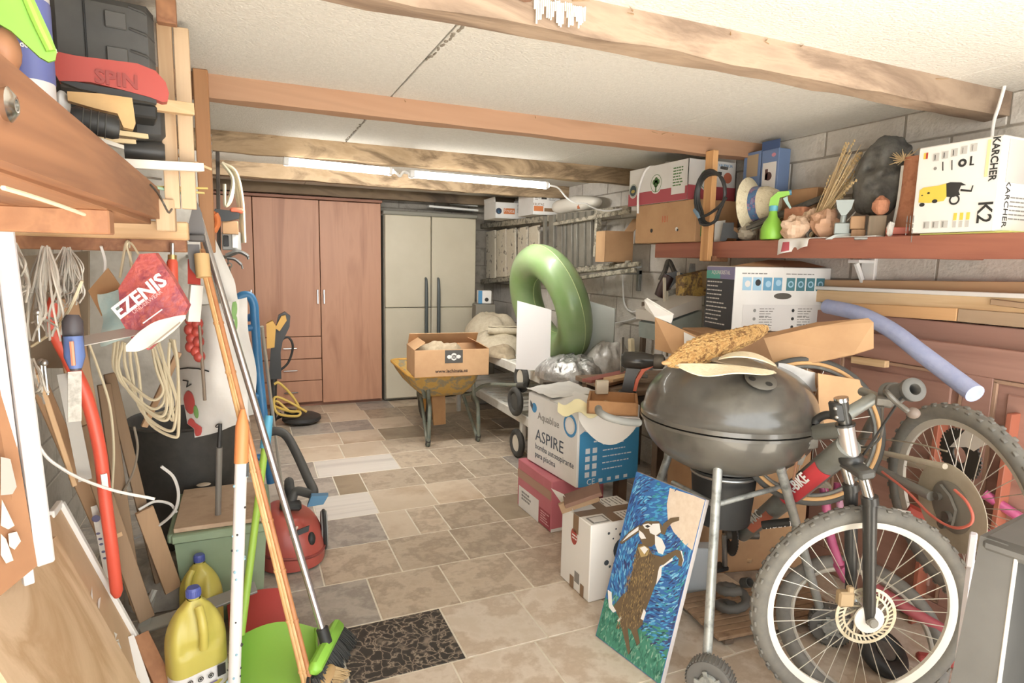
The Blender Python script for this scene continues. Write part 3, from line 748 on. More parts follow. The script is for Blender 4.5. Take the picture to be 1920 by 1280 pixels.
# ================================================================ shelf on the right wall
SHR = mat('shelf_red', '#9E5A41', .6, col2=['#A9644A', '#8A4B36'], scale=6, axis='y', bump=.15)
XS, ZS = 2.30, 1.578
sh = thing('wall_shelf', 'long red brown plank shelf on the right wall with a pine hanger post', 'shelf', (2.48, 1.4, 1.5))
B().box((XS+.012, 1.36, ZS-.043), (.024, 3.5, .086), b=.003).build('fascia', SHR, sh, 0)
for i in range(3): B().box((XS+.085+i*.112, 1.36, ZS-.012), (.108, 3.5, .024), b=.002).build('plank', SHR, sh, 0)
for y in (.4, 1.5, 3.0): B().box((2.48, y, ZS-.055), (.34, .06, .06), b=.003).build('bearer', SHR, sh, 0)
B().box((XS-.045, 2.60, 1.76), (.034, .062, .57), b=.003).build('hanger_post', mat('post_orange', '#D59A58', .6, col2=['#DFA866', '#BE8344'], scale=7, axis='z', bump=.1), sh, 0)
B().box((XS+.02, 2.60, 1.488), (.12, .062, .03), b=.003).build('cleat', WOODO, sh, 0)
q = aX(1622, 500, 2.62)
b_ = thing('shelf_bracket', 'white angle bracket on the wall under the red shelf', 'bracket', q)
B().box((2.648, q.y, 1.415), (.02, .07, .19), b=.004).box((2.60, q.y, 1.484), (.12, .06, .015), b=.003).build('plate', WHITE, b_, 0)
B().beam((2.64, q.y, 1.35), (2.56, q.y, 1.475), .012, .02).build('brace', WHITE, b_, 0)

# pressure washer carton
kb = thing('pressure_washer_carton', 'white carton printed with a yellow pressure washer, at the near end of the shelf', 'box', (2.4, 1.4, ZS))
O = aX(1706, 447, 2.295); Q = aX(1862, 437, 2.295); O.z = ZS+.008
u = V((0, Q.y-O.y, 0)); W_ = u.length; H_ = aX(1714, 279, 2.295).z-O.z; v = V((.30, 0, 0))
obox(B(), O, u, v, H_, 0, .004).build('body', mat('carton_white', '#F2EFE8', .55), kb, 0)
Mf = face(O, u)
y_ = mat('print_yellow', '#F0CF2F', .5); IM = [INK, y_, INKG, mat('print_lightgrey', '#C9C6BF', .6), mat('print_red', '#C23B2E', .6), mat('print_paleyellow', '#EFE3A2', .6)]
pr = B(); R90 = Mx.Rotation(-PI/2, 4, 'Z'); s = W_
def kt(st, size, x, y, mi=0, bold=.03): pr.text(st, size*s, Mf @ T(x*W_, y*H_, .0008) @ R90, mi, bold=bold)
kt('KARCHER', .115, .92, .76, bold=.02); kt('K2', .23, .875, .20, bold=.012)
rect(pr, Mf, .83*W_, .58*H_, .865*W_, .97*H_, 5)
for i in range(5):
    x = (.2+i*.11)*W_; y = (.86+.012*i)*H_
    rect(pr, Mf, x, y-.04*H_, x+.075*W_, y+.045*H_, 3); rect(pr, Mf @ T(0, 0, .0008), x+.006, y-.03*H_, x+.03*W_, y+.03*H_, 0 if i < 3 else 2)
for i in range(3):
    x = (.16+i*.115)*W_; rect(pr, Mf, x, .05*H_, x+.08*W_, .13*H_, 3); rect(pr, Mf @ T(0, 0, .0008), x+.004, .06*H_, x+.03*W_, .12*H_, 2)
    rect(pr, Mf, (.53+i*.075)*W_, .05*H_, (.57+i*.075)*W_, .12*H_, 3); rect(pr, Mf, (.53+i*.075)*W_, .13*H_, (.57+i*.075)*W_, .21*H_, 1)
# accessories
for (x, y, r) in ((.24, .735, .02),): disc(pr, Mf, x*W_, y*H_, r*W_, 2)
for (x, dy) in ((.34, .05), (.45, .055)): pr.beam(Mf @ V((x*W_, (.75-dy)*H_, .001)), Mf @ V(((x-.012)*W_, (.75+dy)*H_, .001)), .003, .001, up=(1, 0, 0), mi=0)
ringd(pr, Mf, .565*W_, .76*H_, .006, .014, 0); rect(pr, Mf, .65*W_, .73*H_, .672*W_, .82*H_, 0); rect(pr, Mf, .65*W_, .72*H_, .70*W_, .735*H_, 0)
rect(pr, Mf, .075*W_, .86*H_, .13*W_, .93*H_, 1); rect(pr, Mf @ T(0, 0, .0006), .105*W_, .86*H_, .13*W_, .93*H_, 4)
# the machine: yellow body on its side, dark handle, wheels
def pg(pts, mi, z=.0006): pr.prism([(x*W_, y*H_) for x, y in pts], .0006, Mf @ T(0, 0, z), mi)
pg([(.07, .36), (.07, .50), (.12, .53), (.3, .535), (.40, .55), (.42, .40), (.39, .355), (.2, .345)], 1)
pg([(.40, .55), (.45, .56), (.58, .545), (.64, .51), (.58, .51), (.56, .45), (.58, .41), (.50, .39), (.42, .40)], 0)
pg([(.58, .45), (.71, .43), (.725, .5), (.71, .5), (.70, .45), (.58, .475)], 0)
ringd(pr, Mf @ T(0, 0, .0012), .52*W_, .36*H_, .012, .018, 0)
for (x, y, r) in ((.12, .33, .035), (.28, .36, .035), (.19, .46, .018), (.11, .44, .012)): disc(pr, Mf @ T(0, 0, .0012), x*W_, y*H_, r*W_, 0, r*W_*.7)
lines(pr, Mf @ T(.02*W_, .21*H_, 0) @ R90, 0, 0, .10, 3, .012, .003, 2)
pr.build('print', IM, kb, 0)
Ms = face(O+u, v); pr = B()
pr.text('KARCHER', .035, Ms @ T(.05, .09, 0) @ R90, 0); rect(pr, Ms, .03, .16, .2, H_-.01, 1); lines(pr, Ms, .07, .11, .12, 6, .014, .004, 2)
pr.build('side_print', [INK, IM[3], INKG], kb, 0)
one(B().box((2.44, 1.36, ZS+.0035), (.26, .30, .006), b=.001), 'folder_sheet', mat('sheet_lime', '#D7DB6A', .6), 'thin lime yellow sheet under the pressure washer carton', 'sheet')

# brown carton and fruit carton at the far end
bc = thing('carton', 'large brown carton with two punched holes at the far end of the right shelf', 'box', (2.4, 3.05, ZS))
C_ = aX(1302, 458, 2.275); Lf = aX(1190, 464, 2.275); O = V((2.275, Lf.y, ZS+.002)); u = V((0, C_.y-Lf.y, 0)); v = V((.30, 0, 0))
hb = aX(1292, 374, 2.275).z-O.z
obox(B(), O, u, v, hb, 0, .003).build('body', CARD, bc, 0)
Mf = face(O, u); pr = B(); uL = u.length
disc(pr, Mf, uL*.30, hb*.32, .012, 0); disc(pr, Mf, uL*.72, hb*.32, .012, 1); disc(pr, Mf, uL*.735, hb*.30, .007, 0)
pr.text('101', .055, Mf @ T(uL*.52, hb*.58, 0), 2, sx=.8); Ms = face(O+u, v); rect(pr, Ms, .035, .03, .065, .085, 3)
pr.build('print', [INK, WCARD, mat('print_orange_red', '#D5673A', .7), mat('print_green', '#5D9A45', .7)], bc, 0)
fc = thing('fruit_carton', 'open red and white fruit carton with green round emblems on top of the brown carton', 'box', (2.4, 3.0, ZS+hb))
O2 = V((2.262, aX(1178, 388, 2.262).y, ZS+hb+.004)); C2 = aX(1288, 370, 2.262); u = V((0, C2.y-O2.y, 0)); v = V((.36, -.10, 0)); hf = aX(1288, 297, 2.262).z-O2.z
u = u-V((u.dot(v.normalized())*v.normalized().x*0, 0, 0)); v = V((.34, 0, 0))
FR = mat('carton_red', '#B84650', .6)
open_carton(fc, O2, u, v, hf, WCARD, [('u1', .06, 5)])
rb = B(); Mf = face(O2, u); Ms = face(O2+u, v); uL = u.length
rect(rb, Mf, 0, 0, uL, hf*.34, 0); rect(rb, Ms, 0, 0, .34, hf*.36, 0)
for M_, x, y, r in ((Mf, uL*.50, hf*.52, .058), (Ms, .135, hf*.52, .062), (Mf, uL*.09, hf*.42, .045)):
    disc(rb, M_ @ T(0, 0, .0006), x, y, r, 1, r*1.05); ringd(rb, M_ @ T(0, 0, .0014), x, y, r*.84, r*.9, 2)
for M_, x, y in ((Mf, uL*.50, hf*.52), (Ms, .135, hf*.52)):
    for (dx, dy, rr) in ((0, .02, .016), (.018, .008, .016), (-.018, .008, .016), (.0, -.004, .02)): disc(rb, M_ @ T(0, 0, .0018), x+dx, y+dy, rr, 2)
    rect(rb, M_ @ T(0, 0, .0018), x-.006, y-.05, x+.006, y-.01, 2)
disc(rb, Mf @ T(0, 0, .002), uL*.09, hf*.42, .034, 3); disc(rb, Mf @ T(0, 0, .0026), uL*.09, hf*.40, .02, 4, .01)
lb = Mf @ T(0, 0, .0024); rect(rb, lb, uL*.76, hf*.16, uL*.97, hf*.86, 1)
for i in range(7): lines(rb, lb @ T(0, 0, .0006), uL*.78, hf*.8-i*.016, .085, 1, .01, .007, 2, seed=i)
rect(rb, Ms, .20, hf*.66, .235, hf*.74, 5); disc(rb, Ms, .28, hf*.6, .03, 6); rb.text('VALENCIA', .022, Ms @ T(.26, hf*.9, 0), 7)
rb.build('print', [FR, WCARD, mat('print_leaf', '#4F7F3A', .6), mat('print_dark_blue', '#33484F', .6), mat('print_gold', '#BFA845', .6), INK, mat('print_fruit', '#CB6A45', .6), BLUE], fc, 0)
# white loop cable looking out of the carton
one(B().tube(bez([aX(1196, 400, 2.245), aX(1197, 360, 2.245), aX(1205, 330, 2.25), aX(1216, 314, 2.262), aX(1232, 314, 2.30), aX(1242, 326, 2.34)]), .007, 8), 'white_hose', WHITE, 'thin white hose curving out of the fruit carton and down its side', 'hose')
one(B().ell(aX(1253, 312, 2.45), (.03, .03, .035), 12, 8), 'lamp_bulb', mat('bulb_white', '#E9E6DF', .3), 'round white bulb peeking out of the fruit carton', 'bulb')
# cable coil hanging from the hanger post
cc = B(); c0 = aX(1334, 366, XS-.085)
pts = []
for t_ in range(3):
    for i in range(24):
        a = 2*PI*i/24; r = .098+.006*t_+.004*math.sin(3*a+t_)
        pts.append(c0+V((-.008*t_-.004*math.sin(a), -r*math.cos(a)*1.0, r*1.12*math.sin(a)+(-.03 if math.sin(a) < -.8 else 0))))
cc.tube(pts, .0075, 6)
cc.tube(bez([aX(1305, 400, XS-.09), aX(1320, 405, XS-.10), aX(1345, 390, XS-.11), aX(1362, 370, XS-.10)]), .0075, 6)
k = thing('cable_coil', 'black cable coil hanging from the pine hanger post', 'cable', c0)
cc.build('cable', BLACK, k); B().beam(aX(1302, 392, XS-.1), aX(1312, 408, XS-.1), .018, .02, b=.004).build('plug', mat('plug_blue_grey', '#6F8CA0', .5), k)
B().beam(aX(1352, 314, XS-.09), aX(1364, 316, XS-.09), .014, .014, b=.003).build('hook_peg', BLACK, k)
# straw hat, on its side, brim to the left
STRAW = mat('straw_pale', '#E4D3AC', .8, col2=['#EBDDBA', '#CDB88B'], scale=30, bump=.5, bscale=120)
ht = thing('straw_hat', 'pale straw hat with a blue patterned band lying on its side on the shelf', 'hat', (2.42, 2.25, ZS))
hp = aX(1408, 384, 2.40); ax_ = (aX(1470, 374, 2.44)-hp).normalized(); ax_ = V((ax_.x*.4+.25, ax_.y, .06)).normalized()
xh = ax_.cross(V((0, 0, 1))).normalized(); Mh = axes(hp, xh, ax_.cross(xh), ax_)
B().lathe([(.085, .012), (.138, -.012), (.14, -.008), (.09, .018), (.088, .03), (.082, .09), (.062, .135), (.03, .148), (0, .15), ], 36, Mh).build('straw', STRAW, ht)
B().lathe([(.0895, .022), (.090, .024), (.0872, .062), (.0855, .062)], 36, Mh).build('band', mat('band_blue', '#4E76A0', .8, col2=['#3F6796', '#A7708A', '#5F8DB0'], scale=26, contrast=(.4, .6)), ht)
# two small blue cartons on a brown carton hidden behind the hat
sup = thing('carton', 'brown carton standing behind the straw hat under two small blue boxes', 'box', (2.56, 2.33, ZS))
obox(B(), (2.52, 2.50, ZS+.002), (0, -.34, 0), (.13, 0, 0), .255).build('body', CARDD, sup, 0)
BB = mat('carton_blue', '#6C87B4', .5)
for (x0, x1, y0, y1, lab, mi) in ((1392, 1426, 345, 289, 'small blue windowed carton next to the hanger post on the shelf', 0), (1424, 1457, 342, 284, 'small blue carton with open lid and a nozzle picture on the shelf', 1)):
    t = thing('blue_carton', lab, 'box', (2.55, 2.3, ZS+.26))
    O = aX(x0, y0, 2.53); O.z = ZS+.259; Q = aX(x1, y0, 2.53); u = V((0, Q.y-O.y, 0)); h = aX(x0, y1, 2.53).z-O.z; v = V((.08, 0, 0))
    obox(B(), O, u, v, h, 0, .002).build('body', BB, t, 0)
    Mf = face(O, u); w_ = u.length; pr = B()
    if mi:
        rect(pr, Mf, w_*.14, h*.05, w_*.9, h*.70, 0); disc(pr, Mf @ T(0, 0, .0006), w_*.5, h*.38, .022, 1); rect(pr, Mf @ T(0, 0, .0006), w_*.3, h*.3, w_*.45, h*.55, 1); disc(pr, Mf, w_*.72, h*.86, .014, 2, .01)
        obox(B(), O+V((.0, 0, h)), u, V((.003, 0, 0)), .045, 0, .001).build('lid_flap', mat('carton_blue_dark', '#3F5C8C', .5), t, 0)
    else:
        rect(pr, Mf, w_*.2, h*.42, w_*.8, h*.93, 3); disc(pr, Mf, w_*.55, h*.2, .018, 2, .014); disc(pr, Mf, w_*.12, h*.2, .014, 1)
    pr.build('print', [WCARD, mat('print_maroon', '#5B3A34', .6), mat('print_pink', '#D98FA0', .6), mat('window_tan', '#B49B78', .4)], t, 0)
# bundle of dark metal rods
DM = mat('dark_metal', '#5E5A52', .5, .5, col2='#78736A', scale=20)
for i, (a, b_, r, lab) in enumerate((((1384, 430), (1548, 366), .009, 'dark metal rod lying uppermost in front of the straw hat'), ((1400, 428), (1545, 372), .011, 'thick dark metal rod lying across the hat and the spray bottle'), ((1408, 432), (1470, 406), .007, 'short bright metal rod below the dark rods in front of the hat'))):
    one(B().tube([aX(*a, 2.345-.008*i), aX(*b_, 2.50)], r, 8), 'metal_rod', [DM, DM, STEEL][i], lab, 'rod')
# glue gun like tool with tan rag
M_ = L(1362, 452, X=2.335); gg = thing('staple_gun', 'black and tan hand tool lying beside the hanger post on the shelf', 'tool', M_.translation)
B().prism([(-12, 0), (-8, 34), (12, 34), (12, 20), (26, 10), (26, 4), (2, 6), (-2, -1)], 6, M_ @ T(0, 3, 0) @ RX(90)).build('body', BLACK, gg, 0)
B().prism([(0, 22), (14, 26), (30, 18), (46, 4), (20, 8), (8, 12)], 8, M_ @ T(0, 10, 0) @ RX(90)).build('grip', CARD, gg)
B().prism([(-24, -2), (-24, 38), (-4, 40), (-8, 2), (-2, -3)], 2, M_ @ T(0, 22, 0) @ RX(90)).build('plate', mat('plate_pale', '#CFC9BC', .6), gg, 0)
def clump(px, py, w_, h_, X, m, name, label, cat, seed=0, jag=.42, d=None):
    """an irregular solid lump of a given size standing on its base"""
    M_ = L(px, py, X=X); b = B(); d = d or w_*.8; vs = []
    n, mm = 14, 9
    def f(u_, v_):
        a = u_*2*PI; ph = v_*PI
        p = V((math.sin(ph)*math.cos(a), math.sin(ph)*math.sin(a), -math.cos(ph)))
        q = 1+jag*mn.noise(p*1.7+V((seed, seed*2, 0)))+jag*.5*mn.noise(p*4+V((seed, 0, 5)))
        return M_ @ V((p.x*w_/2*q, p.y*d/2*q, h_/2+max(-1, p.z)*h_/2*(q if p.z > 0 else 1)))
    b.sheet(f, 20, 12)
    return one(b, name, m, label, cat, smooth=18)
TC = mat('terracotta', '#C07A55', .85, col2=['#CB8760', '#A9633F'], scale=16, bump=.4)
STN = mat('pink_stone', '#DDB592', .85, col2=['#E8C6A6', '#C99C76'], scale=14, bump=.4)
clump(1400, 452, 34, 30, 2.36, mat('rag_grey', '#A79B86', .9), 'rag', 'grey tan rag under the metal rods on the shelf', 'rag', 2)
one(obox(B(), aX(1464, 452, 2.38)*1.0, (.02, -.10, 0), (.07, .01, 0), .16, 0, .008), 'brick', TC, 'terracotta brick standing behind the green spray bottle', 'brick')
clump(1490, 452, 52, 46, 2.335, STN, 'stone', 'pale pinkish stone at the shelf edge right of the spray bottle', 'stone', 3)
clump(1516, 440, 36, 46, 2.42, STN, 'stone', 'pinkish stone leaning behind the wheat stalks on the shelf', 'stone', 7)
clump(1546, 447, 56, 52, 2.38, mat('stone_peach', '#E0B08C', .85, col2='#D09C76', scale=12, bump=.3), 'stone', 'peach coloured stone beside the grey mincer on the shelf', 'stone', 11)
M_ = L(1510, 448, X=2.34); one(B().torus(.018*1142/2.2, 3.2, 20, 6, M_ @ T(12, 0, 8) @ RX(70)), 'metal_clip', DM, 'bent metal clip lying on the shelf at the foot of the wheat', 'clip')
# spray bottle
M_ = L(1446, 449, X=2.325); sp = thing('spray_bottle', 'bright green spray bottle with a trigger head on the right shelf', 'bottle', M_.translation)
B().lathe([(0, 0), (20, 0), (22, 3), (21, 22), (16, 33), (9, 42), (7, 54), (0, 54)], 24, M_).build('bottle', LIME, sp)
B().lathe([(8.5, 52), (8.5, 62), (0, 62)], 16, M_).build('collar', mat('cyan_plastic', '#5FB8D0', .4), sp)
hd = B().prism([(-9, 61), (-7, 76), (6, 87), (26, 88), (28, 81), (10, 76), (8, 61)], 10, M_ @ T(0, 5, 0) @ RX(90)).build('spray_head', LIME, sp)
B().prism([(16, 75), (22, 66), (30, 56), (33, 58), (26, 70), (24, 79)], 5, M_ @ T(0, 2.5, 0) @ RX(90)).build('trigger', mat('trigger_pale', '#A8CBC4', .4), hd)
B().lathe([(0, 0), (5, 0), (5, 6), (0, 6)], 10, M_ @ T(25, 0, 85) @ RY(80)).build('nozzle', mat('nozzle_blue', '#4C8FAF', .4), hd)
# wheat bunch
ST = mat('straw_gold', '#E3C795', .8, col2='#D0AE78', scale=20)
wt = thing('wheat_bunch', 'dry bunch of wheat stalks leaning on the wall above the shelf', 'wheat', aX(1513, 445, 2.38))
base = aX(1512, 448, 2.37); b1_, b2_ = B(), B(); rs = random.Random(3)
for i in range(95):
    f_ = rs.random(); tp = aX(1545+f_*60+rs.uniform(-8, 8), 372-f_*72+rs.uniform(-30, 45), 2.46+rs.uniform(-.05, .10))
    if rs.random() < .25: tp = aX(rs.uniform(1582, 1616), rs.uniform(262, 300), 2.5)
    mid = base.lerp(tp, .5)+V((rs.uniform(-.02, .02),)*3)
    st = base+V((rs.uniform(-.014, .014),)*3)
    b1_.tube([st, mid, tp], [.0028, .0022, .0012], 4, cap=False)
    if rs.random() < .5:
        d = (tp-mid).normalized()
        for j in range(4): b2_.ell(tp-d*.016*j+V((rs.uniform(-.005, .005),)*3), (.0045, .0045, .007), 5, 4)
o = b1_.build('stalks', ST, wt, 60); o['kind'] = 'stuff'
o = b2_.build('ears', mat('ear_gold', '#D8B981', .9), wt, 60); o['kind'] = 'stuff'
# dark carved stone mask
MK = mat('dark_stone', '#55524B', .7, col2=['#67645C', '#413F3A'], scale=12, bump=.5, bscale=30)
M_ = L(1640, 400, X=2.50); mk = thing('stone_mask', 'large dark grey carved stone head leaning on the wall on the right shelf', 'sculpture', M_.translation)
def mkf(u_, v_):
    a = u_*2*PI; ph = v_*PI; p = V((math.sin(ph)*math.cos(a), math.sin(ph)*math.sin(a), -math.cos(ph)))
    q = 1+.10*mn.noise(p*2.2+V((4, 0, 0)))+.05*mn.noise(p*6)
    x, y, z = p.x*54*q, p.y*34*q, 66+p.z*74*q
    if p.y < 0:
        for (cx_, cz, r, dep) in ((-24, 82, 12, -9), (20, 92, 12, -9), (-6, 66, 11, 14), (-2, 40, 16, -6), (-4, 34, 14, 9), (-26, 58, 14, 6), (24, 64, 14, 6), (-8, 104, 26, 5)):
            e = math.exp(-((x-cx_)**2+(z-cz)**2)/(r*r)); y -= 1.7*dep*e
    return M_ @ V((x+z*.12, y, z))
B().sheet(mkf, 64, 44).build('head', MK, mk, 80)
# curved roof tile with a white edge, tuft of straw
M_ = L(1700, 447, X=2.46); rt = thing('roof_tile', 'curved terracotta roof tile with a white rim standing left of the pressure washer carton', 'roof tile', M_.translation)
def rtf(u_, v_):
    a = PI*(.0+u_); z = v_*150; w_ = 36-10*math.sin(PI*min(1, v_*1.2)*.9)*.4
    return M_ @ V((-w_*math.cos(a)*.95+4+v_*10, -22*math.sin(a)+6+8*v_, z))
B().sheet(rtf, 18, 10, .012).build('tile', TC, rt, 60)
B().tube([rtf(0.02, v_/10)+V((0, 0, 0)) for v_ in range(1, 10)], .009, 6).build('rim', mat('lime_white', '#DCD8CE', .9), rt)
o = B(); rs = random.Random(5); c_ = aX(1694, 300, 2.46)
for i in range(46): o.tube([c_, c_+V((rs.uniform(-.02, .03), rs.uniform(-.05, .05), rs.uniform(-.015, .045)))], [.0025, .001], 4, cap=False)
o = o.build('straw_tuft', ST, rt); o['kind'] = 'stuff'
# grey mincer
M_ = L(1577, 449, X=2.34); mi_ = thing('meat_mincer', 'grey metal hand mincer with a square hopper on the right shelf', 'mincer', M_.translation)
GM = mat('grey_enamel', '#9FA8A4', .4, .2)
B().prism([(-12, 56), (-16, 72), (18, 72), (14, 56), (5, 44), (-4, 44)], 20, M_ @ T(0, 10, 0) @ RX(90)).build('hopper', GM, mi_, 20)
B().box((0, 0, 20), (30, 18, 22), M_, b=2).build('body', GM, mi_)
B().tube([M_ @ V((0, 0, 30)), M_ @ V((1, 0, 46))], .012, 10).build('neck', GM, mi_)
B().prism([(-30, 0), (-12, 9), (18, 11), (28, 8), (36, 0)], 22, M_ @ T(0, 11, 0) @ RX(90)).build('base', mat('grey_base', '#B4BAB6', .5), mi_, 20)
B().tube(bez([M_ @ V((22, -4, 50)), M_ @ V((14, -6, 40)), M_ @ V((8, -6, 34))]), .004, 6).build('crank', STEEL, mi_)
WB1 = mat('wood_block_a', '#AE855C', .8, col2='#98704A', scale=20); WB2 = mat('wood_block_b', '#8D7A62', .8, col2='#7C6A54', scale=20, axis='z')
def sb(px, py, w_, h_, d, X, m, name, label, cat, yaw=0, bev=1.5):
    return one(B().box((0, 0, h_/2), (w_, d, h_), L(px, py, X=X) @ RZ(yaw), b=bev), name, m, label, cat)
sb(1608, 449, 27, 18, 30, 2.36, WB1, 'wood_block', 'brown wood block lowest in the pair next to the mincer', 'wood block')
sb(1607, 430, 28, 24, 26, 2.36, mat('wood_block_c', '#B78D63', .8), 'wood_block', 'lighter brown wood block lying on another beside the mincer', 'wood block')
sb(1642, 447, 34, 42, 24, 2.36, WB2, 'wood_block', 'grey brown upright wood block in front of the dark stone head', 'wood block')
clump(1650, 404, 32, 36, 2.36, TC, 'brick_piece', 'broken orange brick piece balanced on the grey wood block', 'brick', 15, .2)
t = sb(1682, 449, 46, 8, 22, 2.36, mat('red_wood', '#A9503C', .6), 'red_clamp', 'flat red painted wood piece lowest at the foot of the roof tile', 'wood piece')
sb(1682, 440, 44, 14, 20, 2.36, mat('red_wood2', '#BC5C45', .6), 'red_clamp', 'red painted wood bar on top of the flat red piece beside the carton', 'wood piece')
clump(1668, 445, 14, 30, 2.33, mat('white_lump', '#D9D5CC', .9), 'plaster_lump', 'white plaster lump at the foot of the roof tile', 'plaster', 4)
one(B().box((0, 0, 0), (78, 12, 5), L(1640, 447, X=2.325), b=1), 'metal_plate', mat('plate_grey', '#8E8C85', .5, .4), 'flat grey metal plate in front of the wood blocks on the shelf', 'plate')
# printed cloth hanging over the shelf edge
cl = thing('cloth', 'white printed cloth hanging over the front edge of the right shelf', 'cloth', aX(1488, 470, XS))
def clf(u_, v_):
    px = 1460+u_*56; y0 = 452
    P0 = aX(px, y0, XS-.006); d = .07*(1-.55*u_)
    if v_ < .3: return V((XS+.06-.066*v_/.3, P0.y, ZS+.003))
    t_ = (v_-.3)/.7; return V((XS-.006-.012*math.sin(u_*9)*t_, P0.y, ZS-.002-d*t_))
B().sheet(clf, 16, 12, .002).build('sheet', WCARD, cl, 60)
def clp(u_, v_): return clf(.18+.2*u_, .42+.5*v_)-V((.004, 0, 0))
B().sheet(clp, 6, 6, .001).build('print', FR, cl, 60)
one(B().box((XS+.04, 1.86, ZS+.003), (.07, .36, .004), b=.001), 'paper_sheet', WCARD, 'white paper strip lying along the shelf edge under the stones', 'paper')
# ================================================================ boards and doors along the right wall
DRD = mat('door_red', '#A27564', .6, col2=['#AD806E', '#8E6353'], scale=5, axis='y', bump=.15)
DRL = mat('door_worn', '#A98468', .7)
zt_ = aX(1700, 597, 2.56).z
def panel_door(x, z0, z1, y0, y1, label, tilt=0):
    t = thing('panel_door', label, 'door panel', (x, (y0+y1)/2, z0), (0, tilt, 0)); H = z1-z0; Ln = y1-y0
    def part(n, c, d, b=.003, m=DRD): return B().box(c, d, b=b).build(n, m, t, 0, world=False)
    part('rail', (0, 0, .055), (.04, Ln, .11)); part('rail', (0, 0, H-.055), (.04, Ln, .11))
    n = 3; ys = [-Ln/2+.05+i*(Ln-.1)/n for i in range(n+1)]
    for y in ys: part('stile', (0, y, H/2), (.038, .10, H-.22))
    for i in range(n):
        yc = (ys[i]+ys[i+1])/2; w_ = ys[i+1]-ys[i]-.10
        part('panel', (.004, yc, H/2), (.014, w_, H-.22), 0)
        part('panel_field', (-.006, yc, H/2), (.012, w_-.09, H-.32), .005)
        mb = B()
        for (c, d) in (((-.012, yc, .12), (.012, w_, .014)), ((-.012, yc, H-.12), (.012, w_, .014)), ((-.012, yc-w_/2+.007, H/2), (.012, .014, H-.24)), ((-.012, yc+w_/2-.007, H/2), (.012, .014, H-.24))): mb.box(c, d, b=.002)
        mb.build('moulding', DRL, t, 0, world=False)
    return t
zm = aX(1840, 650, 2.52).z
panel_door(2.60, .002, zt_, .1, 2.3, 'tall reddish brown panel door on its side against the right wall, behind the other')
panel_door(2.535, .002, zm, .05, 2.05, 'lower reddish brown panel door on its side leaning in front of the taller one')
# boards lying on the doors
def plank(pa, pb, x, h, th, m, label, name='plank', yb=.3):
    a, b_ = aX(*pa, x), aX(*pb, x); d = (b_-a); b_ = a+d*((yb-a.y)/d.y)
    return one(B().beam(a-V((0, 0, h/2)), b_-V((0, 0, h/2)), th, h, b=.002), name, m, label, 'plank')
plank((1530, 524), (1920, 528), 2.625, .05, .04, mat('plank_tan', '#CFA678', .7, col2='#BD9467', scale=8, axis='y'), 'tan plank uppermost of the boards stacked on the doors by the right wall')
plank((1530, 536), (1920, 550), 2.57, .018, .03, mat('strip_white', '#E9E4DC', .5), 'thin white strip among the boards on the right wall', 'white_strip')
plank((1530, 543), (1920, 557), 2.585, .058, .035, PINEY, 'pale pine plank with knots under the white strip')
plank((1600, 568), (1799, 578), 2.575, .05, .03, mat('plank_orange', '#D9A263', .6, col2=['#E2AF72', '#C68E50'], scale=8, axis='y'), 'orange pine plank ending short under the pale pine plank', yb=aX(1799, 578, 2.575).y)
plank((1801, 578), (1920, 587), 2.577, .052, .03, mat('plank_grey', '#B79A78', .8, col2='#A58968', scale=9, axis='y'), 'weathered grey tan plank continuing right of the orange plank')
plank((1860, 560), (1920, 567), 2.56, .022, .02, mat('plank_grey2', '#B0906C', .8), 'short weathered lath on the pale pine plank at the right edge', 'lath')
plank((1600, 668), (1664, 676), 2.50, .03, .03, PINEY, 'short pine batten end sticking out below the big cardboard flap', 'batten', yb=aX(1664, 676, 2.5).y)
# ================================================================ big carton and what stands in it
t = thing('carton', 'big open brown carton with long flaps behind the kettle barbecue', 'box', (2.2, 2.15, 0))
A = V((1.90, 2.13, .002)); u = V((.54, -.13, 0)); v = V((.085, .35, 0)); Hb = .84
open_carton(t, A, u, v, Hb, CARD, [])
# flaps: left one rising to the left, right one long and tilted up to the wall
def flap(pts, name='flap', m=CARD, th=.006):
    p = [V(q) for q in pts]; n = (p[1]-p[0]).cross(p[2]-p[0]).normalized()*th
    k = len(p); return B().add(p+[q+n for q in p], [tuple(range(k))[::-1], tuple(range(k, 2*k))]+[(i, (i+1) % k, k+(i+1) % k, k+i) for i in range(k)]).build(name, m, t, 0)
flap([aD(1432, 634, 2.38), aD(1530, 612, 2.30), aD(1628, 596, 2.22), aD(1638, 604, 2.20), aD(1638, 652, 2.18), aD(1600, 664, 2.2), aD(1456, 694, 2.34)])
flap([aD(1432, 634, 2.385), aD(1530, 612, 2.305), aD(1628, 596, 2.225), aD(1530, 604, 2.36), aD(1434, 626, 2.42)], m=CARDD)
lf = flap([aD(1228, 594, 2.62), aD(1316, 634, 2.52), aD(1330, 700, 2.48), aD(1262, 664, 2.56), aD(1228, 654, 2.64)])
flap([aD(1208, 562, 2.70), aD(1212, 560, 2.68), aD(1262, 590, 2.60), aD(1258, 606, 2.60), aD(1228, 594, 2.62), aD(1209, 578, 2.70)], m=WCARD)
# paper label stuck on the left flap
pl_ = [aD(1282, 622, 2.535), aD(1320, 640, 2.50), aD(1312, 664, 2.50), aD(1283, 652, 2.535)]
flap(pl_, 'label', WCARD, .002)
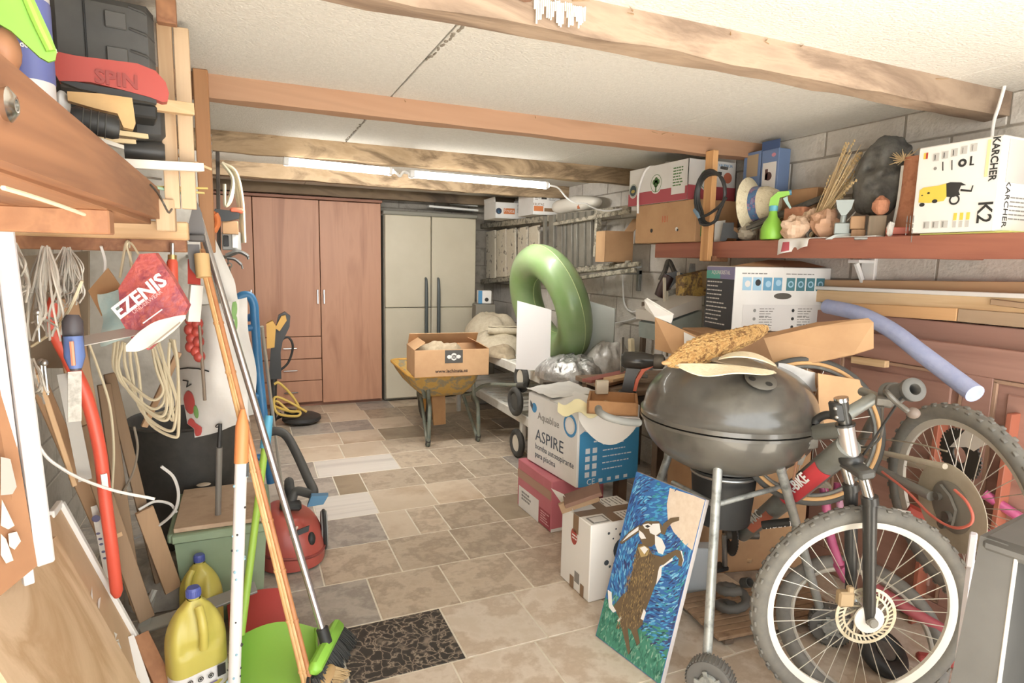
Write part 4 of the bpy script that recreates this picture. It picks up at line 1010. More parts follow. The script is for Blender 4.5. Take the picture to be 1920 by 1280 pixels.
# folded cardboard leaning at the right under the flap
for i, (pts, lab) in enumerate((([(1470, 690), (1500, 682), (1532, 700), (1534, 800), (1500, 806), (1462, 760)], 'folded brown cardboard piece beside the kettle barbecue, the left one'),
                               ([(1534, 700), (1612, 712), (1618, 740), (1600, 770), (1580, 800), (1536, 806)], 'folded brown cardboard piece leaning right of the other one behind the bike stem'))):
    P_ = [aD(x, y, 2.22 if i else 2.30) for x, y in pts]; P_ = P_ + []
    n = V((-.5, -.85, 0))*.01; k = len(P_); low = [V((q.x, q.y, q.z)) for q in P_]
    one(B().add(low+[q-n for q in low], [tuple(range(k))[::-1], tuple(range(k, 2*k))]+[(i_, (i_+1) % k, k+(i_+1) % k, k+i_) for i_ in range(k)]), 'cardboard_piece', CARD if i else CARDD, lab, 'cardboard', smooth=0)
one(B().sheet(lambda u_, v_: wob(aD(1460+u_*72, 680+v_*50+u_*(14-10*v_), 2.24+.04*v_), .015, 8), 12, 12, .002), 'paper_sheet', mat('paper_newsprint', '#D2CFCB', .8, col2='#BDBAB5', scale=12), 'crumpled printed paper beside the kettle barbecue under the cardboard flap', 'paper', smooth=60)
# white carton with pictures
base_ = thing('carton', 'brown carton hidden behind the white picture carton and the barbecue', 'box', (2.2, 2.3, 0))
obox(B(), (1.96, 2.235, .01), (.45, -.09, 0), (.06, .24, 0), aY(1371, 622, 2.23).z-.012).build('body', CARDD, base_, 0)
vc = thing('appliance_carton', 'white carton with two rows of blue pictures and a hand slot under the right shelf', 'box', (2.3, 2.6, 1.02))
A = aY(1371, 622, 2.23); Bq = aY(1550, 612, 2.14); u = V((Bq.x-A.x, -.09, 0)); O = V((A.x, 2.23, A.z)); hv = aY(1368, 499, 2.23).z-O.z
v = V((.07, .36, 0))*.68
obox(B(), O, u, v, hv, 0, .003).build('body', WCARD, vc, 0)
Mf = face(O, u); w_ = u.length; pr = B()
PB = [INK, mat('print_paleblue', '#9CC6DC', .5), mat('print_blue2', '#5E9DBE', .5), mat('print_teal', '#3E7C86', .5), INKG, mat('print_faint', '#E0DCD6', .6), mat('slot_dark', '#5A534A', .8)]
for i in range(4):
    for j, x0 in enumerate((.08, .53)):
        x = (x0+.105*i)*w_; y = hv*.64; rect(pr, Mf, x, y, x+.088*w_, y+hv*.2, [1, 2][(i > 1)] if j == 0 else 3)
        if j == 0: disc(pr, Mf @ T(0, 0, .0008), x+.05*w_, y+hv*(.1+.02*(i % 2)), .028*w_, [5, 0, 1, 1][i], .05*hv)
        else: ringd(pr, Mf @ T(0, 0, .0008), x+.044*w_, y+hv*.1, .018*w_, .03*w_, 1)
for x0 in (.07, .52): lines(pr, Mf, x0*w_, hv*.89, .33*w_, 1, .01, .005, 4, seed=int(x0*10))
pr.prism([(w_*.5+.092*w_*math.cos(a)*(1 if abs(math.cos(a)) < .8 else 1), hv*.555+hv*.05*math.sin(a)) for a in [2*PI*i/20 for i in range(20)]], .0008, Mf, 6)
rect(pr, Mf, .1*w_, .03*hv, .94*w_, .42*hv, 5)
for k in range(3):
    y = hv*(.35-.13*k)
    for x0 in (.22, .62):
        disc(pr, Mf @ T(0, 0, .0008), x0*w_, y-.02*hv, .015*w_, 0 if x0 > .5 else 4); lines(pr, Mf @ T(0, 0, .0008), (x0+.05)*w_, y, .15*w_, 4, .012, .004, 4, seed=k)
pr.build('print', PB, vc, 0)
B().add([aY(1368, 499, 2.228), aY(1550, 501, 2.138), aY(1500, 489, 2.30), aY(1440, 487, 2.36)], [(0, 1, 2, 3)]).build('top_flap', CARDD, vc, 0)
Ms = face(O+v, -v); pr = B(); L_ = v.length
rect(pr, Ms, .0, 0, L_, hv*.80, 0); rect(pr, Ms, 0, hv*.80, L_, hv*.99, 1); rect(pr, Ms @ T(0, 0, .0006), 0, hv*.80, L_*.5, hv*.93, 2)
r_ = random.Random(4)
for i in range(11): lines(pr, Ms @ T(0, 0, .0008), .012, hv*(.74-.066*i), L_*r_.uniform(.5, .95), 1, .01, .006, 3, seed=i)
pr.text('AQUAKRISTAL', .028, Ms @ T(L_*.52, hv*.9, .001), 3, sx=.9)
pr.build('side_print', [mat('print_charcoal', '#3E4148', .6), mat('print_violet', '#8C86B0', .6), mat('print_turquoise', '#58B5A5', .6), mat('print_white', '#D9D7D2', .6)], vc, 0)
# workbench behind the barbecue with clutter
BWN = mat('bench_wood', '#8F7458', .8, col2='#7A6048', scale=7, axis='x')
wk = thing('workbench', 'dark wooden workbench behind the barbecue, loaded with tools', 'table', (2.1, 3.1, 0))
for i in range(4): B().box((2.27, 2.915+.135*i, .715), (.68, .13, .03), b=.003).build('plank', BWN, wk, 0)
for x in (1.98, 2.55):
    for y in (2.9, 3.3): B().box((x, y, .35), (.06, .06, .70), b=.003).build('leg', BWN, wk, 0)
B().box((2.27, 2.88, .655), (.6, .03, .08), b=.003).box((2.27, 3.32, .655), (.6, .03, .08), b=.003).build('apron', mat('bench_dark', '#4E4236', .8), wk, 0)
# plank offcuts on the bench
for i, (pa, pb, z, m, lab) in enumerate((((1100, 714), (1170, 698), .755, mat('red_board', '#A0584A', .7), 'reddish painted board lying on the bench in front of the clear bag'),
      ((1122, 722), (1190, 706), .745, mat('brown_board', '#A67C56', .8), 'brown lath on the bench beside the drill'), ((1140, 712), (1200, 700), .79, PINEX, 'pine lath on the bench behind the drill handle'))):
    a, b_ = aZ(*pa, z), aZ(*pb, z)
    one(B().beam(a, b_, .07, .018, b=.002), 'lath', m, lab, 'lath')
tr = thing('wooden_tray', 'shallow tan wooden tray with a drill standing in it, behind the white pump carton', 'tray', aZ(1150, 765, .76))
O = V((1.60, 2.78, .747)); a = aZ(1100, 770, .735); b_ = aZ(1196, 776, .735); u = V((b_.x-a.x, b_.y-a.y, 0)); v = V((-u.y, u.x, 0)).normalized()*.24; O = V((a.x, a.y, .722))
TRW = mat('tray_wood', '#C58F56', .7, col2='#B07C46', scale=8)
un, vn = u.normalized(), v.normalized(); hT = .065
obox(B(), O, u, v, .008, 0, .001).build('bottom', TRW, tr, 0)
for (o_, uu, vv) in ((O, u, vn*.012), (O+v-vn*.012, u, vn*.012), (O, un*.012, v), (O+u-un*.012, un*.012, v)): obox(B(), o_, uu, vv, hT, 0, .001).build('side', TRW, tr, 0)
one(B().box((0, 0, 12), (24, 10, 26), L(1128, 737, Z=.78) @ RZ(20), b=1), 'wood_block', mat('cream_block', '#D9CDB4', .7), 'small cream block standing at the back of the wooden tray', 'wood block')
# cordless drill standing on its battery, pointing right
M_ = L(1176, 750, Z=.735); dr = thing('cordless_drill', 'black and orange cordless drill standing in the wooden tray', 'drill', M_.translation)
RBK = mat('tool_black', '#2E2E2C', .35); ROR = mat('tool_orange', '#E0653A', .45)
B().box((0, 0, 9), (34, 30, 18), M_, b=3).build('battery', RBK, dr)
gp = B(); gp.prism([(-12, 16), (-4, 62), (-14, 66), (-10, 84), (40, 84), (44, 62), (20, 60), (12, 40), (10, 16)], 16, M_ @ T(0, 8, 0) @ RX(90)); gp.build('grip', RBK, dr, 30)
B().prism([(10, 20), (14, 42), (24, 62), (46, 74), (46, 68), (30, 58), (20, 40), (16, 20)], 18, M_ @ T(0, 9, 0) @ RX(90)).build('trim', ROR, dr, 30)
MB_ = M_ @ T(-16, 0, 76) @ RY(90) 
B().lathe([(0, 0), (12, 2), (16, 8), (17, 40), (15, 48), (12, 60), (13, 62), (13, 78), (8, 82), (0, 82)], 20, MB_).build('motor_body', mat('tool_gloss', '#3A3936', .22), dr)
B().lathe([(13.5, 61), (14, 64), (14, 76), (13, 79)], 20, MB_).build('chuck', DM, dr)
B().lathe([(2.5, 80), (2.5, 104), (0, 108)], 8, MB_).build('bit', STEEL, dr)
# tall thin things on the bench behind the drill
one(B().beam(aY(1166, 698, 3.16), aY(1167, 632, 3.16), .022, .012, b=.002), 'metal_strip', STEEL, 'thin grey metal strip standing on the bench left of the white clamp', 'metal strip')
M_ = L(1190, 706, Y=3.05); sq = thing('caulking_gun', 'cream caulking gun standing on the bench behind the drill', 'caulking gun', M_.translation)
B().beam(M_ @ V((-4, 0, 0)), M_ @ V((-10, 0, 72)), .035, .03, b=.006).build('barrel', mat('cream_plastic', '#DCCFAB', .5), sq)
B().torus(13, 3, 20, 6, M_ @ T(10, 0, 26) @ RX(90)).build('handle', WHITE, sq)
B().box((4, 0, 3), (40, 20, 6), M_, b=1).build('foot', GREY, sq)
# flat white cartons and pictures standing between bench and wall
def slab(px, name, m, label, cat, Y, th=.03, extra=None):
    P_ = [aY(x, y, Y) for x, y in px]; k = len(P_)
    return one(B().add(P_+[q+V((.0, th, 0)) for q in P_], [tuple(range(k)), tuple(range(k, 2*k))[::-1]]+[(i, (i+1) % k, k+(i+1) % k, k+i) for i in range(k)]), name, m, label, cat, smooth=0)
slab([(1240, 605), (1316, 578), (1316, 556), (1240, 585)], 'flat_carton', mat('flat_white', '#DAD5CB', .6), 'flat white carton slanting left of the dark text panel', 'box', 2.84, .25)
slab([(1240, 640), (1316, 640), (1316, 582), (1240, 610)], 'flat_carton', mat('flat_grey', '#A9B4AF', .6, col2='#8F9D98', scale=5), 'flat grey blue carton under the slanting white carton', 'box', 2.84, .22)
PY = mat('picture_yellow', '#C9A44E', .6, col2=['#D2B05A', '#6E5540', '#B8913F'], scale=20, contrast=(.35, .65))
slab([(1283, 560), (1332, 552), (1332, 506), (1283, 518)], 'picture_box', PY, 'yellow and brown printed box standing behind the flat white cartons', 'box', 2.98, .08)
slab([(1330, 540), (1366, 534), (1364, 500), (1328, 508)], 'wood_box', mat('wood_box', '#A78F63', .8, col2=['#B49C70', '#8B7550'], scale=16, axis='z'), 'brown striped wooden box next to the white picture carton', 'box', 2.92, .08)
for i, (x, y0, y1, lab) in enumerate(((1246, 560, 520, 'leftmost pale stick standing beside the black tool on the wall'), (1250, 578, 545, 'second short pale stick from the black tool'), (1272, 548, 510, 'pale stick standing left of the yellow printed box'), (1333, 520, 497, 'pale stick at the right of the yellow printed box'))):
    one(B().beam(aY(x, y0+90, 3.02+.03*i), aY(x, y1, 3.02+.03*i), .016, .016, b=.002), 'pale_stick', mat('stick_pale', '#CFC6AF', .7), lab, 'stick')
sp_ = mat('prints_mixed', '#8D8A7E', .7, col2=['#A39F92', '#5C5A52'], scale=30)
slab([(1254, 640), (1290, 640), (1290, 535), (1254, 545)], 'framed_print', sp_, 'grey printed panel standing behind the pale sticks', 'print', 3.10, .02)
# black tool hanging on the wall above the bench
M_ = L(1252, 560, X=2.56); gr = thing('angle_grinder', 'black and dark red angle grinder hanging on the wall above the bench', 'grinder', M_.translation)
B().lathe([(0, -22), (10, -20), (13, 0), (12, 22), (0, 26)], 16, M_ @ T(-8, 0, 22) @ RY(25)).build('body', mat('tool_dark_red', '#4A2F2B', .4), gr)
B().prism([(-10, 20), (-8, 46), (14, 52), (34, 44), (34, 30), (12, 30), (4, 20)], 16, M_ @ T(0, 8, 0) @ RX(90)).build('grip', RBK, gr)
B().tube(bez([M_ @ V((10, 0, 50)), M_ @ V((-2, 0, 70)), M_ @ V((-8, 0, 52)), M_ @ V((-16, 0, 34))]), .016, 8).build('guard', DM, gr)
M_ = L(1296, 520, X=2.57); hk = thing('hand_vise', 'grey and black hand vise hung on the wall below the shelf', 'vise', M_.translation)
B().prism([(-20, -8), (-6, 4), (-4, 26), (6, 26), (8, 6), (20, -2), (24, -12), (6, -8)], 14, M_ @ T(0, 7, 0) @ RX(90)).build('body', DM, hk)
B().ell((16, 0, -2), (18, 8, 8), 12, 8, M_).build('knob', RBK, hk)
# white cable and socket strip below the ladder
one(B().tube(bez([aX(1188, 500, 2.61), aX(1170, 508, 2.62), aX(1168, 540, 2.63), aX(1172, 572, 2.63), aX(1186, 585, 2.63), aX(1202, 576, 2.62), aX(1210, 568, 2.60)]), .007, 8), 'white_cable', WHITE, 'white cable hanging in a loop on the block wall under the ladder', 'cable')
one(B().tube(bez([aX(1152, 606, 2.63), aX(1180, 600, 2.64), aX(1206, 590, 2.63)]), .006, 8), 'white_cable', WHITE, 'short white cable running level to the wooden post', 'cable')
one(B().beam(aX(1158, 503, 2.625), aX(1200, 496, 2.625), .04, .05, b=.006), 'socket_strip', mat('strip_pale', '#CDD2D3', .5), 'pale socket strip on the wall at the near end of the ladder', 'socket strip')
a = aX(1209, 566, 2.58); one(B().beam((a.x, a.y, a.z), (a.x, a.y, .0), .035, .03, b=.002), 'wood_post', mat('post_dark', '#6A5744', .8), 'dark wooden post standing left of the big cardboard flap', 'post')

# ================================================================ kettle barbecue
KB = mat('kettle_black', '#4B4842', .28, col2=['#57534B', '#3F3C37'], scale=5, bump=.06, bscale=30, coat=.5)
KBL = mat('kettle_bowl', '#504C45', .34, col2=['#5A564D', '#43403A'], scale=5, coat=.35)
ALG = mat('leg_aluminium', '#A4A8A3', .45, .5, col2=['#B4B7B2', '#7F837E'], scale=18)
KC = aD(1364, 786, 2.33); RK = .315
bq = thing('kettle_barbecue', 'black kettle barbecue with closed lid on three grey legs', 'barbecue', (KC.x, KC.y, 0))
Mk = T(*KC)
bowl = [(0, -.20)]+[(RK*math.sin(a), -.20*math.cos(a)) for a in [PI/2*i/12 for i in range(1, 12)]]+[(RK, 0), (RK+.012, .002), (RK+.012, .012), (RK-.004, .012)]
B().lathe(bowl, 56, Mk).build('bowl', KBL, bq, 50)
lid = [(RK+.006, .016), (RK+.012, .018), (RK+.012, .034), (RK+.002, .04)]+[((RK)*math.cos(a)**.8, .04+.20*math.sin(a)) for a in [PI/2*i/14 for i in range(1, 14)]]+[(0, .24)]
B().lathe(lid, 56, Mk).build('lid', KB, bq, 50)
best = None                                            # the vent sits where the lid faces the ceiling beam
for i in range(40):
    for k in range(90):
        el, az = PI/2*i/40, 2*PI*k/90; q = KC+V((RK*math.cos(el)**.8*math.cos(az), RK*math.cos(el)**.8*math.sin(az), .04+.20*math.sin(el)))
        dl = RW.transposed() @ (q-CAMP); e = (960+FPX*dl.x/dl.z-1428)**2+(640+FPX*dl.y/dl.z-714)**2
        if (q-KC).dot(CAMP-q) > 0 and (best is None or e < best[0]): best = (e, q, V((math.cos(el)*math.cos(az)/RK, math.cos(el)*math.sin(az)/RK, math.sin(el)/.2)).normalized())
nn = best[2]; xx = nn.cross(V((0, 0, 1))).normalized(); M_ = axes(best[1]+nn*.002, xx, nn.cross(xx), nn)
dvp = B().lathe([(0, .002), (.052, .002), (.054, .006), (.05, .009), (0, .010)], 28, M_).build('vent', mat('vent_grey', '#6F6C64', .45, .3), bq)
for i in range(3): B().lathe([(0, .0105), (.012, .0105), (.012, .011), (0, .011)], 12, M_ @ RZ(120*i) @ T(.032, 0, 0)).build('hole', BLACK, dvp)
B().prism([(-.012, -.02), (.012, -.02), (.010, -.085), (-.010, -.085)], .003, M_ @ T(0, 0, .011)).build('tab', STEEL, dvp)
# legs; the front one at the left, the right one with a wheel, the rear one hidden behind the painting
f1 = aZ(1324, 1262, .075); f2 = aZ(1541, 1160, .085); f3 = V((f1.x+.02, f2.y+.50, .012))
for i, (F, tx, ty, wh) in enumerate(((f1, 1345, 890, 1), (f2, 1460, 905, 1), (f3, 1262, 850, 0))):
    top_ = aD(tx, ty, 2.13 if i == 0 else 2.12 if i == 1 else 2.5)
    rr_k = (V((top_.x, top_.y))-V((KC.x, KC.y))).length
    if rr_k < .999*RK: top_.z = KC.z-.20*math.sqrt(max(0.05, 1-(rr_k/RK)**2))+.012
    lg = B().tube([F if not wh else F+V((0, 0, .01)), top_], .0165, 12).build('leg', ALG, bq)
    if wh:
        d = V((.55, -.2, 0)) if i == 0 else V((.5, -.5, 0)); ax = V((.83, .55, 0)).normalized() if i == 0 else V((.75, .66, 0)).normalized()
        c = F+(V((-.012, -.035, 0)) if i == 0 else V((.012, -.03, 0))); y_ = V((0, 0, 1)); x_ = y_.cross(ax)
        Mw = axes((c.x, c.y, .078), x_, y_, ax)
        w_ = B().lathe([(0, -.02), (.04, -.022), (.062, -.03), (.074, -.026), (.078, -.012), (.078, .012), (.074, .026), (.062, .03), (.04, .022), (0, .02)], 32, Mw)
        for k in range(40): w_.box((.078*math.cos(k*PI/20), .078*math.sin(k*PI/20), 0), (.004, .004, .05), Mw)
        w_ = w_.build('wheel', mat('wheel_grey', '#6B6862', .7), bq)
        hb_ = B().lathe([(0, -.034), (.03, -.034), (.034, -.024), (0, -.02)], 20, Mw)
        for k in range(5): hb_.box((.026, 0, -.032), (.04, .014, .006), Mw @ RZ(72*k))
        hb_.build('hub', ALG, w_)
top1 = aD(1345, 905, 2.14)
B().tube([aD(1262, 905, 2.42), aD(1338, 945, 2.16)], .011, 10).build('crossbar', ALG, bq)
B().tube([aD(1345, 945, 2.16), aD(1465, 912, 2.24)], .010, 10).build('crossbar', ALG, bq)
B().tube([aD(1395, 880, 2.3), aD(1470, 915, 2.25)], .010, 10).build('crossbar', ALG, bq)
ac = KC+V((.0, .0, 0)); ash = B().lathe([(0, -.40), (.105, -.40), (.118, -.25), (.122, -.192), (.116, -.19), (.105, -.39), (0, -.39)], 36, T(ac.x, ac.y, KC.z)).build('ash_bucket', BLACK, bq)
B().torus(.121, .006, 36, 8, T(ac.x, ac.y, KC.z-.205)).build('rim', STEEL, ash)
B().tube(bez([aD(1198, 792, 2.20), aD(1172, 790, 2.15), aD(1140, 782, 2.12), aD(1124, 772, 2.14), aD(1122, 766, 2.2)]), .014, 10).build('side_handle', mat('handle_grey', '#7C7B75', .5), bq)
M_ = L(1507, 838, D=2.12)
br = B(); br.prism([(-18, 8), (-18, 30), (6, 34), (26, 26), (26, 4), (4, -2)], 14, M_ @ T(0, 7, 0) @ RX(90)); br.prism([(-34, -34), (-30, -14), (-10, -8), (6, -14), (0, -34)], 10, M_ @ T(0, 5, 0) @ RX(90)); br = br.build('side_bracket', DM, bq)
for z in (24, 12): B().ell((8, -9, z), (4, 3, 4), 10, 6, M_).build('bolt', STEEL, br)
B().lathe([(0, -3), (12, -3), (12, 3), (0, 3)], 16, M_ @ T(-8, -8, -8) @ RX(90)).build('rusty_hinge', mat('rust', '#9A6B4A', .8), br)
B().tube([M_ @ V((-10, -10, -10)), M_ @ V((-14, -10, -62))], .005, 6).build('rusty_rod', mat('rust', '#9A6B4A', .8), br)
# hats lying on the lid: a woven rush mat hat and a pale straw hat
RUSH = mat('rush_gold', '#BE8C45', .8, col2=['#D3A75E', '#8F6229'], scale=45, bump=.8, bscale=160, contrast=(.4, .6))
h1 = thing('woven_mat', 'golden woven rush mat folded like a leaf on top of the barbecue lid', 'mat', aD(1340, 650, 2.3))
Pm = [aD(1252, 678, 2.20), aD(1440, 612, 2.34)]; ln = (Pm[1]-Pm[0])
side = V((RW @ V((0, -1, 0)))).normalized(); side = (side - side.dot(ln.normalized())*ln.normalized()).normalized(); dep = ln.normalized().cross(side)
def mats(t, s_):
    w0 = .055*math.sin(PI*min(1, t*.96+.03))**.7*(1+.2*math.sin(t*7)); c = Pm[0]+ln*t+side*(.0*t-.006)
    return c+side*(s_*w0)+dep*(.05*(1-s_*s_)*math.sin(PI*t))
for k in range(9):                                     # nine plaited bands
    s0 = -1+2*k/9
    pb = B()
    for j in range(2):
        pts = [mats(i/36, s0+(.11 if j == 0 else .13)+.07*math.sin(i*1.9+PI*j+k)) - dep*(.003*math.cos(i*1.9+PI*j)+.004) for i in range(37)]
        pb.tube(pts, .0048, 6)
    pb.build('braid', RUSH, h1, 60)
B().sheet(lambda u_, v_: mats(u_, -1+2*v_), 36, 8, .003).build('backing', RUSH, h1, 60)
B().ell(aD(1250, 680, 2.2), (.022, .012, .009), 12, 8).build('end_knot', mat('knot_tan', '#D2A468', .8), h1)
h2 = thing('sun_hat', 'pale cream straw sun hat with wavy brim lying on the barbecue lid', 'hat', aD(1360, 690, 2.2))
def brim(px0, px1, bulge_t, bulge_b, d, sk=1.):
    a, b_ = px0, px1
    def f(u_, v_):
        x = a[0]+(b_[0]-a[0])*u_; yb = a[1]+(b_[1]-a[1])*u_; e = math.sin(PI*u_)**.75
        return aD(x, yb-bulge_t(u_)*e+(bulge_t(u_)+bulge_b(u_))*e*v_, d-.07*v_*e+.05*u_)
    return f
HS = mat('hat_cream', '#F0DFBC', .75, col2='#E6D2A8', scale=40, bump=.3, bscale=120)
B().sheet(brim((1266, 684), (1456, 698), lambda u_: 6, lambda u_: 16+8*math.sin(u_*2*PI+.6), 2.03), 30, 8, .004).build('brim_front', HS, h2, 60)
B().sheet(brim((1345, 676), (1458, 690), lambda u_: 22, lambda u_: -12, 2.08), 24, 6, .004).build('brim_back', HS, h2, 60)
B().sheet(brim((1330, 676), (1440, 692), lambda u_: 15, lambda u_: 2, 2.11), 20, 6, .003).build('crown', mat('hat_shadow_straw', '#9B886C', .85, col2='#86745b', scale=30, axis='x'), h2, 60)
# ================================================================ pool noodle
nd = [aX(1550, 574, 2.47), aX(1610, 588, 2.44), aX(1670, 618, 2.41), aX(1725, 660, 2.37), aX(1775, 698, 2.34), aX(1828, 738, 2.30)]
pn = thing('pool_noodle', 'long pale blue foam pool noodle bending over the bicycles', 'pool noodle', nd[3])
B().tube(bez(nd), .033, 20).build('foam', mat('foam_blue', '#A9B5E0', .75, col2='#B7C1E6', scale=30, bump=.15, bscale=200), pn, 60)

# ================================================================ cartons left of the barbecue
pk = thing('carton', 'pink red carton lowest on the floor under the white and blue pump carton', 'box', (1.6, 3.0, 0))
PKM = mat('carton_pink', '#CE6F7A', .55, col2='#C4626E', scale=3)
O = V((1.455, 3.20, .002)); u = V((.01, -.42, 0)); v = V((.34, .02, 0)); hp_ = .285
obox(B(), O, u, v, hp_, 0, .004).build('body', PKM, pk, 0)
Mf = face(O, u); uL = u.length; pr = B()
rect(pr, Mf, .02, .0, uL*.66, hp_*.45, 0); lines(pr, Mf @ T(0, 0, .0006), .06, hp_*.34, .12, 3, .02, .012, 1); rect(pr, Mf, uL*.68, hp_*.02, uL*.98, hp_*.34, 2); rect(pr, Mf, 0, hp_*.62, uL, hp_*.8, 3)
lines(pr, Mf @ T(0, 0, .0006), uL*.72, hp_*.28, .1, 5, .014, .006, 4)
rect(pr, face(O+u, v), 0, 0, .34, .018, 0)
pr.build('print', [WCARD, INKG, mat('print_crimson', '#A63C48', .6), mat('tape_tan', '#B48A72', .5), mat('print_rose', '#E3B0B2', .6)], pk, 0)
ap = thing('pump_carton', 'large white and blue pool pump carton with grey lettering beside the wheelbarrow', 'box', (1.65, 2.9, .29))
zA = .294; C_ = aZ(1080, 915, zA); Lf = aZ(988, 860, zA); Rt = aZ(1174, 905, zA)
O = Lf; u = C_-Lf; u.z = 0; v = Rt-C_; v.z = 0; v = (v - v.dot(u.normalized())*u.normalized()); v = v.normalized()*.40
hA = aX(1084, 772, C_.x).z-zA
obox(B(), O, u, v, hA, 0, .004).build('body', WCARD, ap, 0)
Mf = face(O, u); uL = u.length; Ms = face(O+u, v); vL = v.length
TXT = mat('print_slate', '#4C5563', .6); PBL = mat('print_cyan', '#3B92C9', .5)
pr = B()
pr.text('ASPIRE', .095, Mf @ T(uL*.18, hA*.43, 0), 0, 'LEFT', sx=1.05); pr.text('bomba autoaspirante', .047, Mf @ T(uL*.18, hA*.27, 0), 0, 'LEFT'); pr.text('para piscina', .047, Mf @ T(uL*.18, hA*.15, 0), 0, 'LEFT')
pr.text('Aquablue', .06, Mf @ T(uL*.22, hA*.72, 0), 2, 'LEFT')
disc(pr, Mf, uL*.14, hA*.81, .028, 1); pr.prism([(uL*.05, hA*.9), (uL*.115, hA*.84), (uL*.10, hA*.77), (uL*.055, hA*.82)], .0008, Mf, 0)
disc(pr, Mf, uL*.86, hA*.78, .062, 1); disc(pr, Mf @ T(0, 0, .0008), uL*.86, hA*.78, .046, 3); disc(pr, Mf @ T(0, 0, .0016), uL*.86, hA*.78, .034, 4)
pr.build('print', [TXT, PBL, INKG, WCARD, mat('print_white2', '#F4F2EE', .6)], ap, 0)
pr = B(); rect(pr, Ms, .012, 0, vL, hA*.70, 0)
pr.prism([(0.012, hA*.70), (.04, hA*.74), (.08, hA*.70)], .0006, Ms, 0)
for r_ in range(4):
    for c_i in range(2): rect(pr, Ms @ T(0, 0, .0008), .05+.045*c_i, hA*(.12+.105*r_), .078+.045*c_i, hA*(.19+.105*r_), 1)
for r_ in range(5): lines(pr, Ms @ T(0, 0, .0008), .16, hA*(.53-.085*r_), .19, 1, .01, .006, 1, seed=r_)
lines(pr, Ms @ T(0, 0, .0008), .10, hA*.64, .24, 2, .026, .008, 1, seed=9)
pr.text('CE', .045, Ms @ T(.09, hA*.05, .0008), 1); 
for i in range(4): rect(pr, Ms @ T(0, 0, .0008), .14+.055*i, hA*.03, .165+.055*i, hA*.075, 1)
pr.build('side_print', [mat('print_blue_bright', '#2E93C6', .5), mat('print_white3', '#E9EEF0', .6)], ap, 0)
# top flaps and paper hanging over it
zT = zA+hA
B().add([O+V((0, 0, hA)), O+u+V((0, 0, hA+.004)), O+u+v*.5+V((0, 0, hA+.03)), O+v*.5+V((0, 0, hA+.025))], [(0, 1, 2, 3)]).build('flap', WCARD, ap, 0)
ds = thing('dust_sheet', 'white plastic sheet lying on top of the pump carton and hanging over its corner', 'sheet', O+u+v*.4+V((0, 0, hA)))
def dsf(u_, v_):
    p = O+u*(-.05+.55*u_)+v*(0.0+.75*v_); z = zT+.006+.02*(1-u_)*v_+.008*mn.noise(V((u_*5, v_*5, 2))); return V((p.x, p.y, z+.015))
B().sheet(dsf, 16, 12, .002).build('sheet', mat('sheet_white', '#E4E1DB', .5), ds, 60)
def dsg(u_, v_):
    drop = (14+42*math.sin(PI*min(1, u_*1.05))**.8)*v_
    q = aD(1085+u_*115, 772+u_*12+drop, 3.06-.16*u_-.02*v_); return q
B().sheet(dsg, 18, 8, .002).build('hanging_corner', mat('sheet_white', '#E4E1DB', .5), ds, 60)
def rag_f(u_, v_):
    x = 1046+u_*100; y = 764+(v_-.5)*26*(1-.5*abs(u_-.5))+6*math.sin(u_*12)+4*u_
    return wob(aD(x, y, 3.10-.10*u_-.03*v_), .016, 12)
one(B().sheet(rag_f, 20, 8, .003), 'yellow_cloth', mat('cloth_pale_yellow', '#E8DDAA', .9), 'pale yellow cleaning cloth on the edge of the pump carton', 'cloth', smooth=60)
# white taped carton in front
wc = thing('carton', 'white carton with brown tape and black round prints beside the hare painting', 'box', (1.45, 2.3, 0))
P0 = aZ(1050, 1080, .0); P1 = aZ(1103, 1131, .0); u = P1-P0; u.z = 0; v = V((-u.y, u.x, 0)).normalized(); v = V((.985, .17, 0)).normalized()*.30; O = V((P0.x, P0.y, .002))
v = (v-v.dot(u.normalized())*u.normalized()).normalized()*.30
hW = aX(1108, 985, O.x+u.x).z-.002
obox(B(), O, u, v, hW, 0, .004).build('body', mat('carton_white2', '#EFEBE3', .6), wc, 0)
TAPE = mat('tape_brown', '#8A6A48', .35)
Mf = face(O, u); Ms = face(O+u, v); Mt = axes(O+V((0, 0, hW+.001)), u.normalized(), v.normalized(), (0, 0, 1)); uL, vL = u.length, v.length
for pts in ([(uL*.40, 0), (uL*.62, 0), (uL*.66, vL), (uL*.44, vL)], [(0, vL*.42), (uL, vL*.36), (uL, vL*.54), (0, vL*.58)]): B().prism(pts, .0006+.0002*(pts[0][0] == 0), Mt, 0).build('tape', TAPE, wc, 0)
for q in ((uL*.42, hW*.76, uL*.6, hW), (uL*.36, .0, uL*.5, hW*.16), (uL*.72, 0, uL*.84, hW*.16)): rect(B(), Mf, *q).build('tape', TAPE, wc, 0)
pr = B(); disc(pr, Mf, uL*.46, hW*.70, .026, 1, .038); lines(pr, Mf @ T(0, 0, .001), uL*.40, hW*.71, .04, 2, .014, .006, 3); rect(pr, Mf, uL*.52, hW*.12, uL*.68, hW*.26, 2)
for y in (.62, .28):
    disc(pr, Ms, vL*.55, hW*y, .048, 0, .052); pr.prism([(vL*.55-.026, hW*y-.002), (vL*.55+.026, hW*y-.002), (vL*.55, hW*y+.034)], .0006, Ms @ T(0, 0, .0006), 3); rect(pr, Ms @ T(0, 0, .0006), vL*.55-.018, hW*y-.034, vL*.55+.018, hW*y-.008, 3); rect(pr, Ms @ T(0, 0, .0012), vL*.55-.008, hW*y-.028, vL*.55+.008, hW*y-.014, 0)
for (x, y, r) in ((.3, .86, .006), (.42, .90, .004), (.5, .82, .007), (.38, .78, .004), (.56, .88, .004), (.28, .48, .012), (.42, .45, .007), (.34, .42, .006)): disc(pr, Ms, vL*x, hW*y, r, 0)
